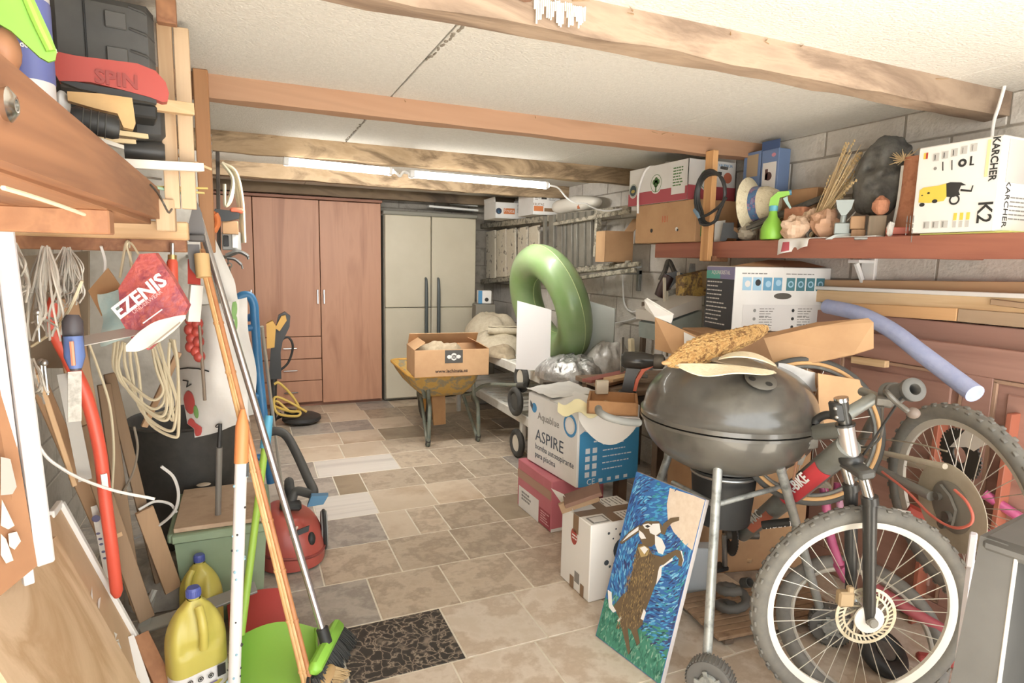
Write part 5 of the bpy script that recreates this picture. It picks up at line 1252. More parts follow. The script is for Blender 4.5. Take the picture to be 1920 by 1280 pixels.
rect(pr, Mt, uL*.70, vL*.06, uL*.95, vL*.34, 2, .0009); rect(pr, Mt @ T(0, 0, .0009), uL*.73, vL*.09, uL*.92, vL*.31, 3)
lines(pr, Mt, uL*.08, vL*.92, .08, 6, .02, .005, 2, seed=3); lines(pr, Mt, uL*.70, vL*.92, .08, 6, .02, .005, 2, seed=4)
pr.build('print', [mat('print_deep_slate', '#3C4650', .6), mat('print_red2', '#B4402F', .6), INKG, WCARD], wc, 0)
fl_ = B(); fl_.add([O+V((0, 0, hW)), O+u*.45+V((0, 0, hW+.004)), O+u*.4+v*.02+V((-.03, .05, hW+.07)), O+V((-.03, .06, hW+.06))], [(0, 1, 2, 3)]); fl_.build('torn_flap', WCARD, wc, 0)
# brown wooden float board lying across the two cartons
a, b_ = aD(1058, 940, 2.72), aD(1126, 916, 2.70)
wf = thing('wooden_wedge', 'dark brown wooden wedge lying on the corner of the taped white carton', 'wood', a)
B().beam(a, b_, .085, .02, up=(.2, -.3, 1), b=.002).build('board', mat('wedge_brown', '#6E4B37', .6, col2='#7d5843', scale=8), wf, 0)
B().beam(a+V((-.02, 0, -.03)), b_+V((-.01, 0, -.03)), .05, .018, up=(.9, -.3, .5), b=.002).build('edge', mat('wedge_tan', '#9B7A55', .7), wf, 0)
# ================================================================ painting of a hare, leaning
pt = thing('painting', 'canvas painting of a hare leaping before a pale moon, leaning on the barbecue leg', 'painting', (1.25, 1.75, 0))
BL, BR = aZ(1117, 1191, .003), aZ(1238, 1284, .003); BR.z = BL.z
uP = BR-BL; wP = uP.length; TLp = aX(1187, 883, BL.x+.20); 
lean = V((-uP.y, uP.x, 0)).normalized()
if lean.x < 0: lean = -lean
HP = .66; bestd = None
for i in range(0, 40):                                   # lean angle that brings the top edge where it is seen
    a = math.radians(i); q = BL+lean*HP*math.sin(a)+V((0, 0, HP*math.cos(a))); 
    if q.z <= aX(1187, 883, q.x).z and bestd is None: bestd = a
a = bestd or math.radians(16); up_ = lean*math.sin(a)+V((0, 0, math.cos(a)))
xP = uP.normalized(); nP = xP.cross(up_).normalized(); MP = axes(BL, xP, up_, nP)
B().box((wP/2, HP/2, -.012), (wP, HP, .022), MP, b=.002).build('canvas', mat('canvas_edge', '#CFC8C4', .7), pt, 0)
import mathutils
TLz, TRz, BRz, BLz = V((270, 75)), V((682, 262)), V((420, 1290)), V((55, 1008))
def uvz(zx, zy):
    p = V((zx, zy)); u_, v_ = .5, .5
    for _ in range(12):                                  # bilinear inverse
        top_, bt = TLz.lerp(TRz, u_), BLz.lerp(BRz, u_); q = top_.lerp(bt, v_); e = p-q
        du = (TRz-TLz).lerp(BRz-BLz, v_); dv = bt-top_; det = du.x*dv.y-du.y*dv.x
        u_ += (e.x*dv.y-e.y*dv.x)/det; v_ += (du.x*e.y-du.y*e.x)/det
    return (u_*wP, (1-v_)*HP)
def poly(b, pts, mi, z): b.prism([(min(max(x, .002), wP-.002), min(max(y, .002), HP-.002)) for x, y in [uvz(*q) for q in pts]], .0006, MP @ T(0, 0, z), mi)
BL_ = [mat('oil_navy', '#2F4A8A', .45), mat('oil_blue', '#2F6FB4', .45), mat('oil_sky', '#3FA3D8', .45), mat('oil_teal', '#2E9C9E', .45), mat('oil_deep', '#3B4273', .45), mat('oil_light', '#7CC6E6', .45)]
GR_ = [mat('oil_green', '#3C8F74', .5), mat('oil_green2', '#5BA88A', .5), mat('oil_green3', '#2D7560', .5), mat('oil_green4', '#86B79C', .5)]
MO = mat('oil_moon', '#E6D3BC', .6, col2='#DCC6AC', scale=40); BRN = [mat('oil_brown', '#6E5A3E', .5), mat('oil_tan', '#A08454', .5), mat('oil_dark', '#453627', .5), mat('oil_ochre', '#B79A5B', .5)]
WHT = mat('oil_white', '#EDEBE6', .5)
PM = BL_+GR_+[MO]+BRN+[WHT, INK]
bg_ = B(); bg_.prism([(0, 0), (wP, 0), (wP, HP), (0, HP)], .0006, MP, 1)
poly(bg_, [(60, 850), (100, 780), (150, 880), (230, 900), (350, 950), (470, 990), (480, 1100), (420, 1290), (55, 1008)], 6, .0004)
poly(bg_, [(482, 188), (620, 232), (682, 262), (606, 545), (560, 505), (505, 440), (472, 370), (466, 280)], 10, .0008)
poly(bg_, [(606, 545), (618, 500), (470, 1080), (460, 1060)], 4, .0005)
bg_.build('background', PM, pt, 0)
st_ = B(); rp = random.Random(11)
mpoly = [uvz(*q) for q in [(482, 188), (620, 232), (690, 250), (612, 550), (560, 505), (505, 440), (472, 370), (466, 280)]]
def moon(x, y):
    ins = False
    for (xa, ya), (xb, yb) in zip(mpoly, mpoly[1:]+mpoly[:1]):
        if (ya > y) != (yb > y) and x < (xb-xa)*(y-ya)/(yb-ya)+xa: ins = not ins
    return ins
for i in range(2600):
    x, y = rp.uniform(.004, wP-.004), rp.uniform(.004, HP-.004); gy = HP*(.30-.17*x/wP)
    if moon(x, y): continue
    if y < gy: mi = rp.choice([6, 7, 8, 9, 6, 8]); an = rp.uniform(50, 120); ln_ = rp.uniform(.012, .03)
    else:
        mi = rp.choice([0, 1, 1, 2, 2, 4, 0, 5] if x < wP*.7 else [0, 1, 2, 2, 3, 5, 4]); an = 70+50*math.sin(x*14+y*5)+rp.uniform(-18, 18); ln_ = rp.uniform(.014, .034)
        if y > HP*.72 and wP*.3 < x < wP*.6: mi = rp.choice([2, 3, 1, 2])
    w_ = rp.uniform(.002, .0042); ca, sa = math.cos(math.radians(an)), math.sin(math.radians(an))
    q = [(x+ca*s_*ln_/2-sa*t_*w_, y+sa*s_*ln_/2+ca*t_*w_) for s_, t_ in ((-1, 0), (-.5, -.7), (.5, -.7), (1, 0), (.5, .7), (-.5, .7))]
    q = [(min(max(a_, .001), wP-.001), min(max(b2, .001), HP-.001)) for a_, b2 in q]
    st_.add([(a_, b2, .0010+.0006*(i % 5)/5) for a_, b2 in q], [tuple(range(6))], mi, MP)
o = st_.build('brush_strokes', PM, pt, 0); o['kind'] = 'stuff'
hr = B()
poly(hr, [(300, 500), (350, 495), (390, 570), (432, 630), (440, 655), (405, 730), (372, 820), (348, 880), (330, 960), (300, 988), (258, 982), (212, 950), (188, 900), (160, 850), (200, 800), (240, 768), (262, 690), (283, 600), (290, 540)], 11, .0022)
poly(hr, [(306, 400), (345, 370), (420, 376), (442, 402), (436, 442), (415, 458), (400, 470), (405, 500), (380, 520), (330, 505), (310, 470), (302, 430)], 11, .0026)
poly(hr, [(310, 385), (240, 425), (182, 482), (200, 492), (306, 428)], 11, .0024); poly(hr, [(300, 398), (240, 436), (200, 478), (300, 420)], 15, .003)
poly(hr, [(385, 388), (425, 388), (434, 438), (405, 456), (372, 440), (366, 420)], 15, .0032); poly(hr, [(306, 420), (330, 440), (348, 470), (320, 472), (304, 450)], 15, .0032); poly(hr, [(325, 390), (360, 384), (385, 398), (372, 416), (340, 412)], 15, .0030); poly(hr, [(340, 398), (356, 392), (372, 402), (356, 410)], 16, .0036)
poly(hr, [(432, 445), (448, 392), (490, 360), (538, 356), (538, 376), (498, 388), (468, 420), (458, 455)], 11, .0028)
poly(hr, [(380, 560), (440, 580), (520, 540), (548, 548), (560, 598), (548, 636), (530, 628), (536, 592), (516, 572), (450, 624), (418, 626), (386, 600)], 11, .0028)
poly(hr, [(400, 452), (440, 476), (462, 525), (446, 565), (420, 555), (402, 510)], 15, .0030); poly(hr, [(300, 520), (335, 508), (368, 530), (360, 570), (320, 575)], 14, .0030); poly(hr, [(312, 522), (340, 514), (362, 532), (340, 560)], 15, .0033)
poly(hr, [(202, 935), (244, 945), (252, 1010), (264, 1108), (252, 1126), (236, 1060)], 11, .0024); poly(hr, [(258, 970), (302, 980), (318, 1060), (302, 1078), (284, 1030)], 11, .0024)
poly(hr, [(122, 750), (146, 766), (152, 836), (178, 876), (160, 884), (132, 850)], 15, .0024); poly(hr, [(186, 930), (212, 905), (210, 920), (196, 940)], 15, .0026); poly(hr, [(340, 870), (352, 890), (338, 935), (322, 925)], 15, .0030); poly(hr, [(500, 585), (500, 600), (440, 640), (436, 690), (408, 735), (420, 660), (428, 634), (450, 622)], 15, .0024)
poly(hr, [(544, 545), (558, 600), (550, 632), (562, 600), (552, 548)], 15, .0032)
hr.build('hare', PM, pt, 0)
fu = B()
for i in range(950):
    zx, zy = rp.uniform(170, 440), rp.uniform(530, 975)
    # inside the body: a slanted column
    cx_ = 350-(zy-540)*.24; hw = 62 if zy < 620 else 78 if zy < 800 else 66
    if abs(zx-cx_) > hw: continue
    x, y = uvz(zx, zy); an = rp.uniform(70, 120); ca, sa = math.cos(math.radians(an)), math.sin(math.radians(an)); ln_ = rp.uniform(.008, .02); w_ = rp.uniform(.0012, .0024)
    fu.add([(x+ca*s_*ln_/2-sa*t_*w_, y+sa*s_*ln_/2+ca*t_*w_, .0034+.0004*(i % 4)/4) for s_, t_ in ((-1, 0), (0, -.8), (1, 0), (0, .8))], [(0, 1, 2, 3)], rp.choice([12, 13, 14, 11, 12]), MP)
o = fu.build('fur_strokes', PM, pt, 0); o['kind'] = 'stuff'
# ================================================================ on the floor behind the painting
pal = thing('slatted_mat', 'slatted wooden floor mat lying on the tiles behind the painting', 'mat', (1.7, 1.9, 0))
c00, c10, c01 = aZ(1348, 1200, .03), aZ(1262, 1118, .03), aZ(1452, 1108, .03)
e1, e2 = c10-c00, c01-c00; e2 = (e2 - e2.dot(e1.normalized())*e1.normalized()).normalized()*.62
SLT = mat('slat_brown', '#A07E5C', .75, col2=['#B08E6A', '#876749'], scale=9, rand=.1)
for i in range(9):
    a = c00+e1*(i+.5)/9; B().beam(a, a+e2, e1.length/9*.86, .014, b=.002).build('slat', SLT, pal, 0)
for t_ in (.08, .5, .92): B().beam(c00+e2*t_-V((0, 0, .017)), c00+e1+e2*t_-V((0, 0, .017)), .04, .02, b=.002).build('bearer', mat('bearer_dark', '#6B5845', .8), pal, 0)
one(B().beam(aZ(1392, 1062, .055)+V((.06, .05, 0)), aZ(1432, 1042, .055)+V((.1, .1, 0)), .06, .02, b=.002), 'batten', PINEX, 'pale pine batten lying on the slatted mat', 'batten')
O = aZ(1288, 1062, .042); one(obox(B(), V((1.50, 2.10, .002)), (.34, -.14, 0), (.03, .06, 0), .22), 'panel_box', mat('panel_blue_grey', '#C3C9CC', .5), 'pale blue grey flat box standing behind the painting and the slatted mat', 'box')
hs = thing('hose_coil', 'short coil of grey ribbed hose lying on the floor by the front wheel', 'hose', aZ(1375, 1150, .04))
hc = aZ(1372, 1150, .03)
B().tube([hc+V((.05*math.cos(a)*(1+.1*a/6), .05*math.sin(a), .0+.012*a)) for a in [i*.25 for i in range(44)]], [.017+.003*(i % 2) for i in range(44)], 10).build('hose', mat('hose_grey', '#5E5B55', .6), hs)
B().lathe([(.016, 0), (.02, 0), (.02, .04), (.016, .04), (.016, 0)], 16, T(hc.x+.05, hc.y, .155) @ RX(60)).build('cuff', DARK, hs)
# ================================================================ bicycles
def aP(px, py, P0, n): r = ray(px, py); return CAMP + r*((V(P0)-CAMP).dot(V(n))/r.dot(V(n)))
TYR = mat('tyre_grey', '#6E6B64', .85, col2='#7D796F', scale=25); TYS = mat('tyre_side', '#8B877E', .8)
RIMC = mat('rim_cream', '#E6E1D3', .4); SPK = mat('spoke', '#C9C4B5', .4, .6)
BFR = mat('bike_grey', '#8D8F88', .4, .3, col2='#7A7C75', scale=10); BBLK = mat('bike_black', '#2F2E2B', .35)
def wheel(root, name, C, n, fwd, R, w_, rimm, tyrem, spokes=36, knobs=44, lab=None, hubr=.022, rimw=.014):
    n = V(n).normalized(); x = (V(fwd)-V(fwd).dot(n)*n).normalized(); y = n.cross(x); M = axes(C, x, y, n)
    if root is not None:
        Mi = Mx.LocRotScale(root.location, root.rotation_euler, None).inverted() @ M
    else: Mi = M
    b = B().torus(R-w_, w_, 72, 12, rz=w_*1.02)
    for k in range(knobs):
        a = 2*PI*k/knobs
        for s_, da in ((-.62, 0), (.0, .5), (.62, 0)):
            a2 = a+da*2*PI/knobs; rr = R-w_+w_*math.cos(s_*1.1)
            b.box((rr, 0, w_*math.sin(s_*1.1)), (.007, .016, .013), RZ(math.degrees(a2)), b=.001)
    o = bpy.data.objects.new(name, b.mesh(name, tyrem, 50)); COL.objects.link(o); o.parent = root
    o.location = Mi.to_translation(); o.rotation_euler = Mi.to_euler()
    r1 = R-2*w_+.004
    q = B().lathe([(r1-rimw*1.6, -.006), (r1-rimw*1.6, .006), (r1-.003, .013), (r1+.004, .013), (r1+.004, -.013), (r1-.003, -.013), (r1-rimw*1.6, -.006)], 72)
    q.build('rim', rimm, o, 40, world=False)
    B().lathe([(0, -.05), (.008, -.05), (.008, -.035), (hubr, -.033), (hubr, -.028), (.014, -.024), (.014, .024), (hubr, .028), (hubr, .033), (.008, .035), (.008, .05), (0, .05)], 24).build('hub', STEEL, o, 40, world=False)
    meshes = []
    for s_ in (-1, 1):
        for cr in (-1, 1):
            a = cr*.55; meshes.append(B().tube([(hubr*.9*math.cos(a), hubr*.9*math.sin(a), s_*.030), (r1-rimw*1.4, 0, 0)], .0015, 5).mesh('spoke', SPK, 60))
    for k in range(spokes):
        sp = bpy.data.objects.new('spoke', meshes[k % 4]); COL.objects.link(sp); sp.parent = o
        sp.rotation_euler = (0, 0, 2*PI*k/spokes)
    return o, M
# ---- grey front bicycle: its front wheel steered towards the door
H1 = aZ(1613, 1143, .352); FW = V((.907, -.42, 0)).normalized(); N1 = V((-.42, -.907, 0)).normalized()
gb = thing('bicycle', 'grey mountain bicycle without saddle, its front wheel with white rim nearest the door', 'bicycle', (H1.x, H1.y, 0))
w1, M1 = wheel(gb, 'front_wheel', H1, N1, FW, .352, .026, RIMC, TYR)
disc_m = mat('disc_cream', '#D9D0B8', .4, .4, col2='#C4B694', scale=25)
db = B()
for k in range(36):                                   # perforated rotor ring
    a0 = 2*PI*k/36
    db.lathe([(.086, -.001), (.096, -.001), (.096, .001), (.086, .001), (.086, -.001)], 2, T(0, 0, .032) @ RZ(math.degrees(a0)), arc=2*PI/36*1.02)
    db.lathe([(.066, -.001), (.073, -.001), (.073, .001), (.066, .001), (.066, -.001)], 2, T(0, 0, .032) @ RZ(math.degrees(a0)), arc=2*PI/36*1.02)
for k in range(36):
    a = 2*PI*k/36; db.beam((.072*math.cos(a), .072*math.sin(a), .032), (.088*math.cos(a+.12), .088*math.sin(a+.12), .032), .005, .002)
for k in range(12):
    a = 2*PI*k/12; db.beam((.036*math.cos(a), .036*math.sin(a), .032), (.068*math.cos(a+.55), .068*math.sin(a+.55), .032), .006, .002)
db = db.build('brake_disc', disc_m, w1, 30, world=False)
B().lathe([(.016, .044), (.040, .044), (.046, .048), (.046, .054), (.036, .058), (.016, .06), (.016, .044)], 32).build('hub_cover', mat('hub_white', '#EDE9E2', .4), w1, 40, world=False)
B().lathe([(0, .05), (.015, .05), (.015, .078), (.011, .082), (0, .082)], 20).build('axle_nut', mat('nut_grey', '#8C8980', .5), w1, 40, world=False)
cal = B().box((-.075, .062, .04), (.05, .05, .03), b=.006).box((-.062, .088, .04), (.02, .03, .02), b=.004); cal.build('brake_caliper', mat('caliper_tan', '#B59A72', .5, .3), w1, 30, world=False)
ST1 = aP(1577, 747, H1, N1)
axs = (ST1-aP(1600, 900, H1, N1)).normalized()
def onaxis(y_): p0, p1 = ST1, aP(1600, 890, H1, N1); return p0+(p1-p0)*((y_-747)/143.)
hubp = H1
for s_ in (1, -1):
    off = N1*(.055*s_)
    top_ = onaxis(872)+off; mid = onaxis(925)+off+FW*.012; bot = H1+N1*(.055*s_)+V((0, 0, .0))+FW*-.004
    B().tube([mid, bot+V((0, 0, .03)), bot], [.021, .018, .014], 14).build('fork_leg', BBLK, gb)
    B().tube([top_+axs*.012, mid], .0165, 14).build('stanchion', CHROME, gb)
    B().tube([mid+axs*.012, mid-axs*.012], .025, 14).build('seal', BBLK, gb)
B().beam(onaxis(872)+N1*.095, onaxis(872)-N1*.095, .05, .03, up=axs, b=.008).build('fork_crown', mat('crown_dark', '#4A4944', .4), gb)
B().tube([onaxis(866), onaxis(862), onaxis(855), onaxis(852)], [.034, .036, .036, .032], 18).build('headset_ring', BBLK, gb)
B().tube([onaxis(860), onaxis(796)], .025, 20).build('head_tube', mat('head_silver', '#D6CFC9', .3, .7), gb)
B().tube([onaxis(797), onaxis(793)], .029, 18).build('headset_ring', BBLK, gb)
B().tube([onaxis(795), onaxis(750)], .019, 18).build('steerer', mat('steerer_dark', '#4B4944', .3, .5), gb)
B().tube([onaxis(752), onaxis(745)], .021, 18).build('top_cap', CHROME, gb)
B().box((0, 0, 0), (.03, .045, .06), axes(onaxis(771)+FW*-.02, FW, N1, axs), b=.006).build('stem_clamp', BBLK, gb)
for dz in (.014, -.014): B().ell(onaxis(771)+FW*-.032+N1*.02+axs*dz, .006, 8, 6).build('bolt', STEEL, gb)
CL = aP(1646, 745, H1, N1)
B().tube([onaxis(775)+FW*.012, CL-FW*.01], [.021, .018], 14).build('stem', BFR, gb)
# handlebar stub with its grip end pointing to the viewer
e1 = CL+V((0, 0, .02))+N1*.05; e2 = e1+N1*.13+V((.0, 0, .045))
B().tube([CL-N1*.09, CL+N1*.03, e1], .0145, 12).build('handlebar', BFR, gb)
gz = (e2-e1).normalized(); gx = gz.cross(V((0, 0, 1))).normalized(); Mg = axes(e1, gx, gz.cross(gx), gz)
B().lathe([(.03, .0), (.036, .01), (.034, .02), (.030, .024), (.032, .04), (.027, .045), (.026, .1), (.033, .108), (.034, .125), (.028, .13), (.016, .13), (.014, .12), (.014, .05), (0, .05)], 28, Mg).build('grip', mat('grip_grey', '#5E5C57', .7), gb)
lv = B(); lv.tube(bez([e1, aD(1662, 735, 1.72), aD(1682, 755, 1.70), aD(1704, 772, 1.68)]), [.008]*24+[.006], 8)
lv.build('brake_lever', DM, gb); B().ell(aD(1712, 774, 1.70), (.018, .018, .016), 14, 8).build('lever_end', mat('knob_brown', '#7A6A5E', .6), gb)
B().box((0, 0, 0), (34, 26, 20), L(1658, 752, D=1.80), b=4).build('shifter', DM, gb)
B().tube(bez([aD(1690, 745, 1.72), aD(1660, 790, 1.8), aD(1624, 845, 1.9), aD(1600, 870, 1.95)]), .004, 6).build('brake_cable', BLACK, gb)
B().tube(bez([aD(1655, 762, 1.78), aD(1650, 820, 1.86), aD(1618, 838, 1.95), aD(1580, 820, 2.0)]), .004, 6).build('gear_cable', DM, gb)
# black bar end at the far side
B().tube(bez([aD(1582, 790, 2.02), aD(1568, 780, 2.04), aD(1548, 778, 2.06), aD(1532, 786, 2.08), aD(1528, 796, 2.08)]), .014, 10).build('bar_end', BLACK, gb)
# frame
BB1 = aZ(1392, 1002, .27); HD = onaxis(835); HU = onaxis(805)
fd = V((BB1.x-HD.x, BB1.y-HD.y, 0)).normalized(); fn = V((fd.y, -fd.x, 0)); fn = fn if fn.dot(V((1, 1, 0))) < 0 else -fn
dt = (BB1-HD).normalized(); dup_ = fn.cross(dt).normalized(); dup_ = dup_ if dup_.z > 0 else -dup_
B().tube([HD, HD.lerp(BB1, .3), HD.lerp(BB1, .7), BB1], [.038, .040, .037, .03], 20).build('down_tube', BFR, gb)
SEAT = BB1+fd*.02+V((0, 0, .40))
B().tube([HU, HU.lerp(SEAT, .5)+V((0, 0, .02)), SEAT], [.028, .024, .018], 12).build('top_tube', BFR, gb)
B().tube([BB1, SEAT], .017, 12).build('seat_tube', BFR, gb)
for s_ in (1, -1): B().tube([BB1+fn*.03*s_, BB1+fd*.08+fn*.05*s_+V((0, 0, .02))], .01, 8).build('chain_stay', BFR, gb)
Mb = axes(BB1, fd, V((0, 0, 1)), -fn)
Mb = axes(BB1+fn*.055, fd, V((0, 0, 1)), fd.cross(V((0, 0, 1))))
cr_ = B().lathe([(.03, -.003), (.085, -.003), (.085, .003), (.03, .003), (.03, -.003)], 40, Mb)
for k in range(40): cr_.box((.087, 0, 0), (.008, .007, .004), Mb @ RZ(9*k))
cr_.build('chainring', mat('chainring_dark', '#413F3A', .5, .4), gb)
B().tube([BB1-fn*.07, BB1+fn*.075], .02, 14).build('bottom_bracket', DM, gb)
B().tube([BB1+fn*.08, BB1+fn*.085+V((.02, 0, -.15))], .012, 8).build('crank_arm', STEEL, gb)
B().box((0, 0, 0), (.09, .06, .02), T(*(BB1+fn*.12+V((.02, 0, -.16)))), b=.005).build('pedal', BLACK, gb)
# decals on the side of the tube that faces the door
fm_ = HD.lerp(BB1, .5); fn = (CAMP-fm_); fn = (fn-fn.dot(dt)*dt).normalized(); dup_ = fn.cross(dt).normalized(); dup_ = dup_ if dup_.z > 0 else -dup_
def decal(t0, t1, s0, s1, m, name, lift=.040):
    d = HD.lerp(BB1, t0); e = HD.lerp(BB1, t1); b = B()
    def f(u_, v_):
        t = t0+(t1-t0)*u_; a = s0+(s1-s0)*v_; r = .0400 if t < .6 else .0375
        return HD.lerp(BB1, t)+(fn*math.cos(a)+dup_*math.sin(a))*(r+.0016)
    return b.sheet(f, 10, 6, .001).build(name, m, gb, 40)
decal(.15, .47, -.9, .75, mat('decal_red', '#D8323C', .4), 'red_decal')
decal(.62, .84, -.6, .3, mat('decal_orange', '#C96C4E', .5), 'orange_decal')
xd = -dt; zt = fn
tm = B(); tm.text('X-BIKE', .052, axes(HD.lerp(BB1, .30)+fn*.050+dup_*.012, xd, dup_, xd.cross(dup_)), 0, bold=.03, sx=.95)
tm.build('lettering', mat('letter_white', '#F0EEEA', .5), gb, 0)
tm = B(); tm.text('MAC', .05, axes(HD.lerp(BB1, .72)+fn*.040+dup_*.020, xd, dup_, xd.cross(dup_)), 0, bold=.02)
tm.build('lettering', mat('letter_grey', '#C9C6BE', .5), gb, 0)
# lettered black tube lying under the frame
hb_ = thing('lettered_tube', 'black tube with white lettering lying below the grey bicycle frame', 'tube', aD(1455, 982, 2.35))
a, b_ = aD(1430, 984, 2.36), aD(1482, 978, 2.30)
B().tube([a, b_], .016, 12).build('tube', BLACK, hb_)
B().text('HUETT', .03, axes((a+b_)/2-V((.2, .9, 0)).normalized()*.0175, (b_-a).normalized(), V((0, 0, 1)), (b_-a).normalized().cross(V((0, 0, 1)))), sx=1.1).build('lettering', _mc['letter_white'], hb_, 0)
# ---- second bicycle against the doors: only its rear end looks out
D2 = V((.34, .94, 0)).normalized(); N2 = V((-.94, .34, -.12)).normalized(); H2 = aD(1802, 948, 2.05)
b2 = thing('bicycle', 'dusty second bicycle on its side against the doors with spoke protector disc and red cable', 'bicycle', (H2.x, H2.y, 0))
w2, M2 = wheel(b2, 'rear_wheel', H2, N2, D2, .345, .027, mat('rim_dusty', '#BDB7A9', .6), TYR, lab=None)
DUST = mat('dusty_beige', '#C3B9A4', .6, col2='#B4A98F', scale=12)
Pm_ = M2.inverted()
B().lathe([(.085, .030), (.142, .036), (.15, .036), (.15, .039), (.142, .040), (.085, .034), (.085, .030)], 48).build('spoke_protector', DUST, w2, 40, world=False)
B().lathe([(.02, .040), (.085, .034), (.088, .036), (.02, .046), (.02, .040)], 40).build('inner_disc', mat('disc_dusty_dark', '#8A8478', .7), w2, 40, world=False)
def lw(x, y, z=.055): return M2 @ V((x, y, z))
def pw(px, py, z=.055): return aP(px, py, H2+(M2.to_3x3() @ V((0, 0, 1)))*z, M2.to_3x3() @ V((0, 0, 1)))
B().prism([(-.03, .05), (.03, .06), (.05, .0), (.045, -.06), (.02, -.075), (-.02, -.05), (-.045, -.01)], .01, M2 @ T(0, 0, .05)).build('derailleur_plate', mat('derailleur_grey', '#827E74', .5, .3), b2, 30)
for (x, y, r) in ((-.02, .02, .018), (.02, -.035, .014), (.0, .055, .016)): B().lathe([(0, 0), (r, 0), (r, .014), (0, .016)], 16, M2 @ T(x, y, .06)).build('derailleur_bolt', DM, b2)
# stays of the frame running up to the left
s1, s0 = pw(1746, 930, .07), pw(1612, 862, .075)
B().tube([s1, s0], .017, 12).build('chain_stay', mat('stay_grey', '#88857C', .5), b2)
B().tube([pw(1772, 874, .075), pw(1672, 852, .075), pw(1600, 838, .075)], .010, 10).build('seat_stay', DUST, b2)
B().tube([pw(1774, 885, -.07), pw(1672, 862, -.075), pw(1606, 846, -.075)], .010, 10).build('seat_stay', DUST, b2)
B().tube([pw(1604, 848, 0), pw(1650, 760, 0)], .017, 12).build('seat_tube', BFR, b2)
B().tube(bez([pw(1654, 884, .09), pw(1700, 920, .095), pw(1745, 965, .10), pw(1785, 988, .10), pw(1815, 985, .10), pw(1824, 968, .10), pw(1812, 940, .09), pw(1790, 918, .08)]), .0045, 8).build('red_cable', mat('cable_red', '#E5705C', .4), b2)
B().tube(bez([pw(1600, 822, .09), pw(1660, 824, .10), pw(1720, 832, .10), pw(1776, 846, .09)]), .003, 6).build('gear_cable', mat('cable_tan', '#8D8370', .6), b2)
cs = B(); Mc = M2 @ T(.0, .0, -.04); cq = pw(1800, 852, -.10)
cs.lathe([(.03, -.003), (.088, -.003), (.088, .003), (.03, .003), (.03, -.003)], 40, axes(cq, M2.col[0][:3], M2.col[1][:3], M2.col[2][:3]))
for k in range(36): cs.box((.09, 0, 0), (.009, .008, .004), axes(cq, M2.col[0][:3], M2.col[1][:3], M2.col[2][:3]) @ RZ(10*k))
cs.build('chainring', mat('chainring_dark', '#413F3A', .5, .4), b2)
rag = [(1780, 838), (1808, 808), (1822, 790), (1832, 783), (1848, 790), (1854, 806), (1862, 815), (1856, 832), (1838, 838), (1826, 846), (1812, 838)]
P_ = [pw(x, y, -.06) for x, y in rag]; o_ = V((.012, .004, 0))
one(B().add(P_+[q+o_ for q in P_], [tuple(range(11)), tuple(range(11, 22))[::-1]]+[(i, (i+1) % 11, 11+(i+1) % 11, 11+i) for i in range(11)]), 'torn_card', WCARD, 'torn white card piece caught behind the second bicycle wheel', 'card', smooth=0)
# red slats seen through the wheel
for i, (xa, ya, xb, yb, lab) in enumerate(((1768, 786, 1752, 846, 'red brown slat standing behind the second bicycle wheel, the left one'), (1900, 800, 1884, 870, 'red brown slat standing behind the second bicycle wheel, the right one'))):
    a, b_ = aX(xa, ya, 2.505), aX(xb, yb, 2.50); one(B().beam((a.x, a.y, a.z+.05), (b_.x, b_.y, .003), .07, .018, b=.002), 'slat_board', mat('slat_red', '#A85A3C', .6), lab, 'board')
# ---- tan-walled road wheel behind
RWc = aD(1516, 806, 2.26)
rwl = thing('road_wheel', 'thin bicycle wheel with a tan tyre wall leaning in front of the folded cardboard', 'wheel', RWc)
nR_ = V((-.45, -.85, .25)).normalized()
def RWm(): 
    x = V((0, 0, 1)).cross(nR_).normalized(); return axes(RWc, x, nR_.cross(x), nR_)
B().torus(.262, .012, 72, 10, RWm() @ T(0, 0, .0)).build('tyre', mat('tyre_dark', '#4C4A45', .8), rwl)
B().torus(.249, .007, 72, 8, RWm() @ T(0, 0, .010)).build('tyre_wall', mat('tyre_tan', '#D7A667', .8), rwl)
B().torus(.236, .007, 72, 8, RWm(), rz=.012).build('rim', GALV, rwl)
for k in range(24):
    a = 2*PI*k/24; B().tube([RWm() @ V((.015*math.cos(a+1), .015*math.sin(a+1), .02*(-1)**k)), RWm() @ V((.232*math.cos(a), .232*math.sin(a), 0))], .0014, 5).build('spoke', SPK, rwl)
B().lathe([(0, -.035), (.018, -.035), (.012, -.02), (.012, .02), (.018, .035), (0, .035)], 16, RWm()).build('hub', STEEL, rwl)
# ---- pink children's bicycle frame behind the two
PKB = mat('bike_magenta', '#B8447A', .4, col2='#C65C88', scale=6); PKR = mat('bike_red_pink', '#B4505A', .45)
kbk = thing('kids_bicycle', 'magenta and red children bicycle lying behind the front wheel and the grey bicycle', 'bicycle', (2.1, 1.45, 0))
def kp(px, py, d): return aD(px, py, d)
B().tube(bez([kp(1542, 900, 2.25), kp(1548, 940, 2.25), kp(1556, 1000, 2.25), kp(1574, 1060, 2.22)]), .016, 12).build('fork_tube', PKB, kbk)
B().tube([kp(1570, 905, 2.28), kp(1568, 940, 2.28)], .012, 10).build('fork_tube', PKB, kbk)
B().tube([kp(1574, 1058, 2.22), kp(1588, 1085, 2.24)], .022, 12).build('frame_lug', PKB, kbk)
B().tube([kp(1630, 1095, 2.3), kp(1700, 1140, 2.22), kp(1792, 1194, 2.12)], .02, 12).build('lower_tube', PKR, kbk)
B().tube([kp(1690, 962, 2.32), kp(1738, 985, 2.3), kp(1920, 1010, 2.2)], .017, 12).build('upper_tube', PKR, kbk)
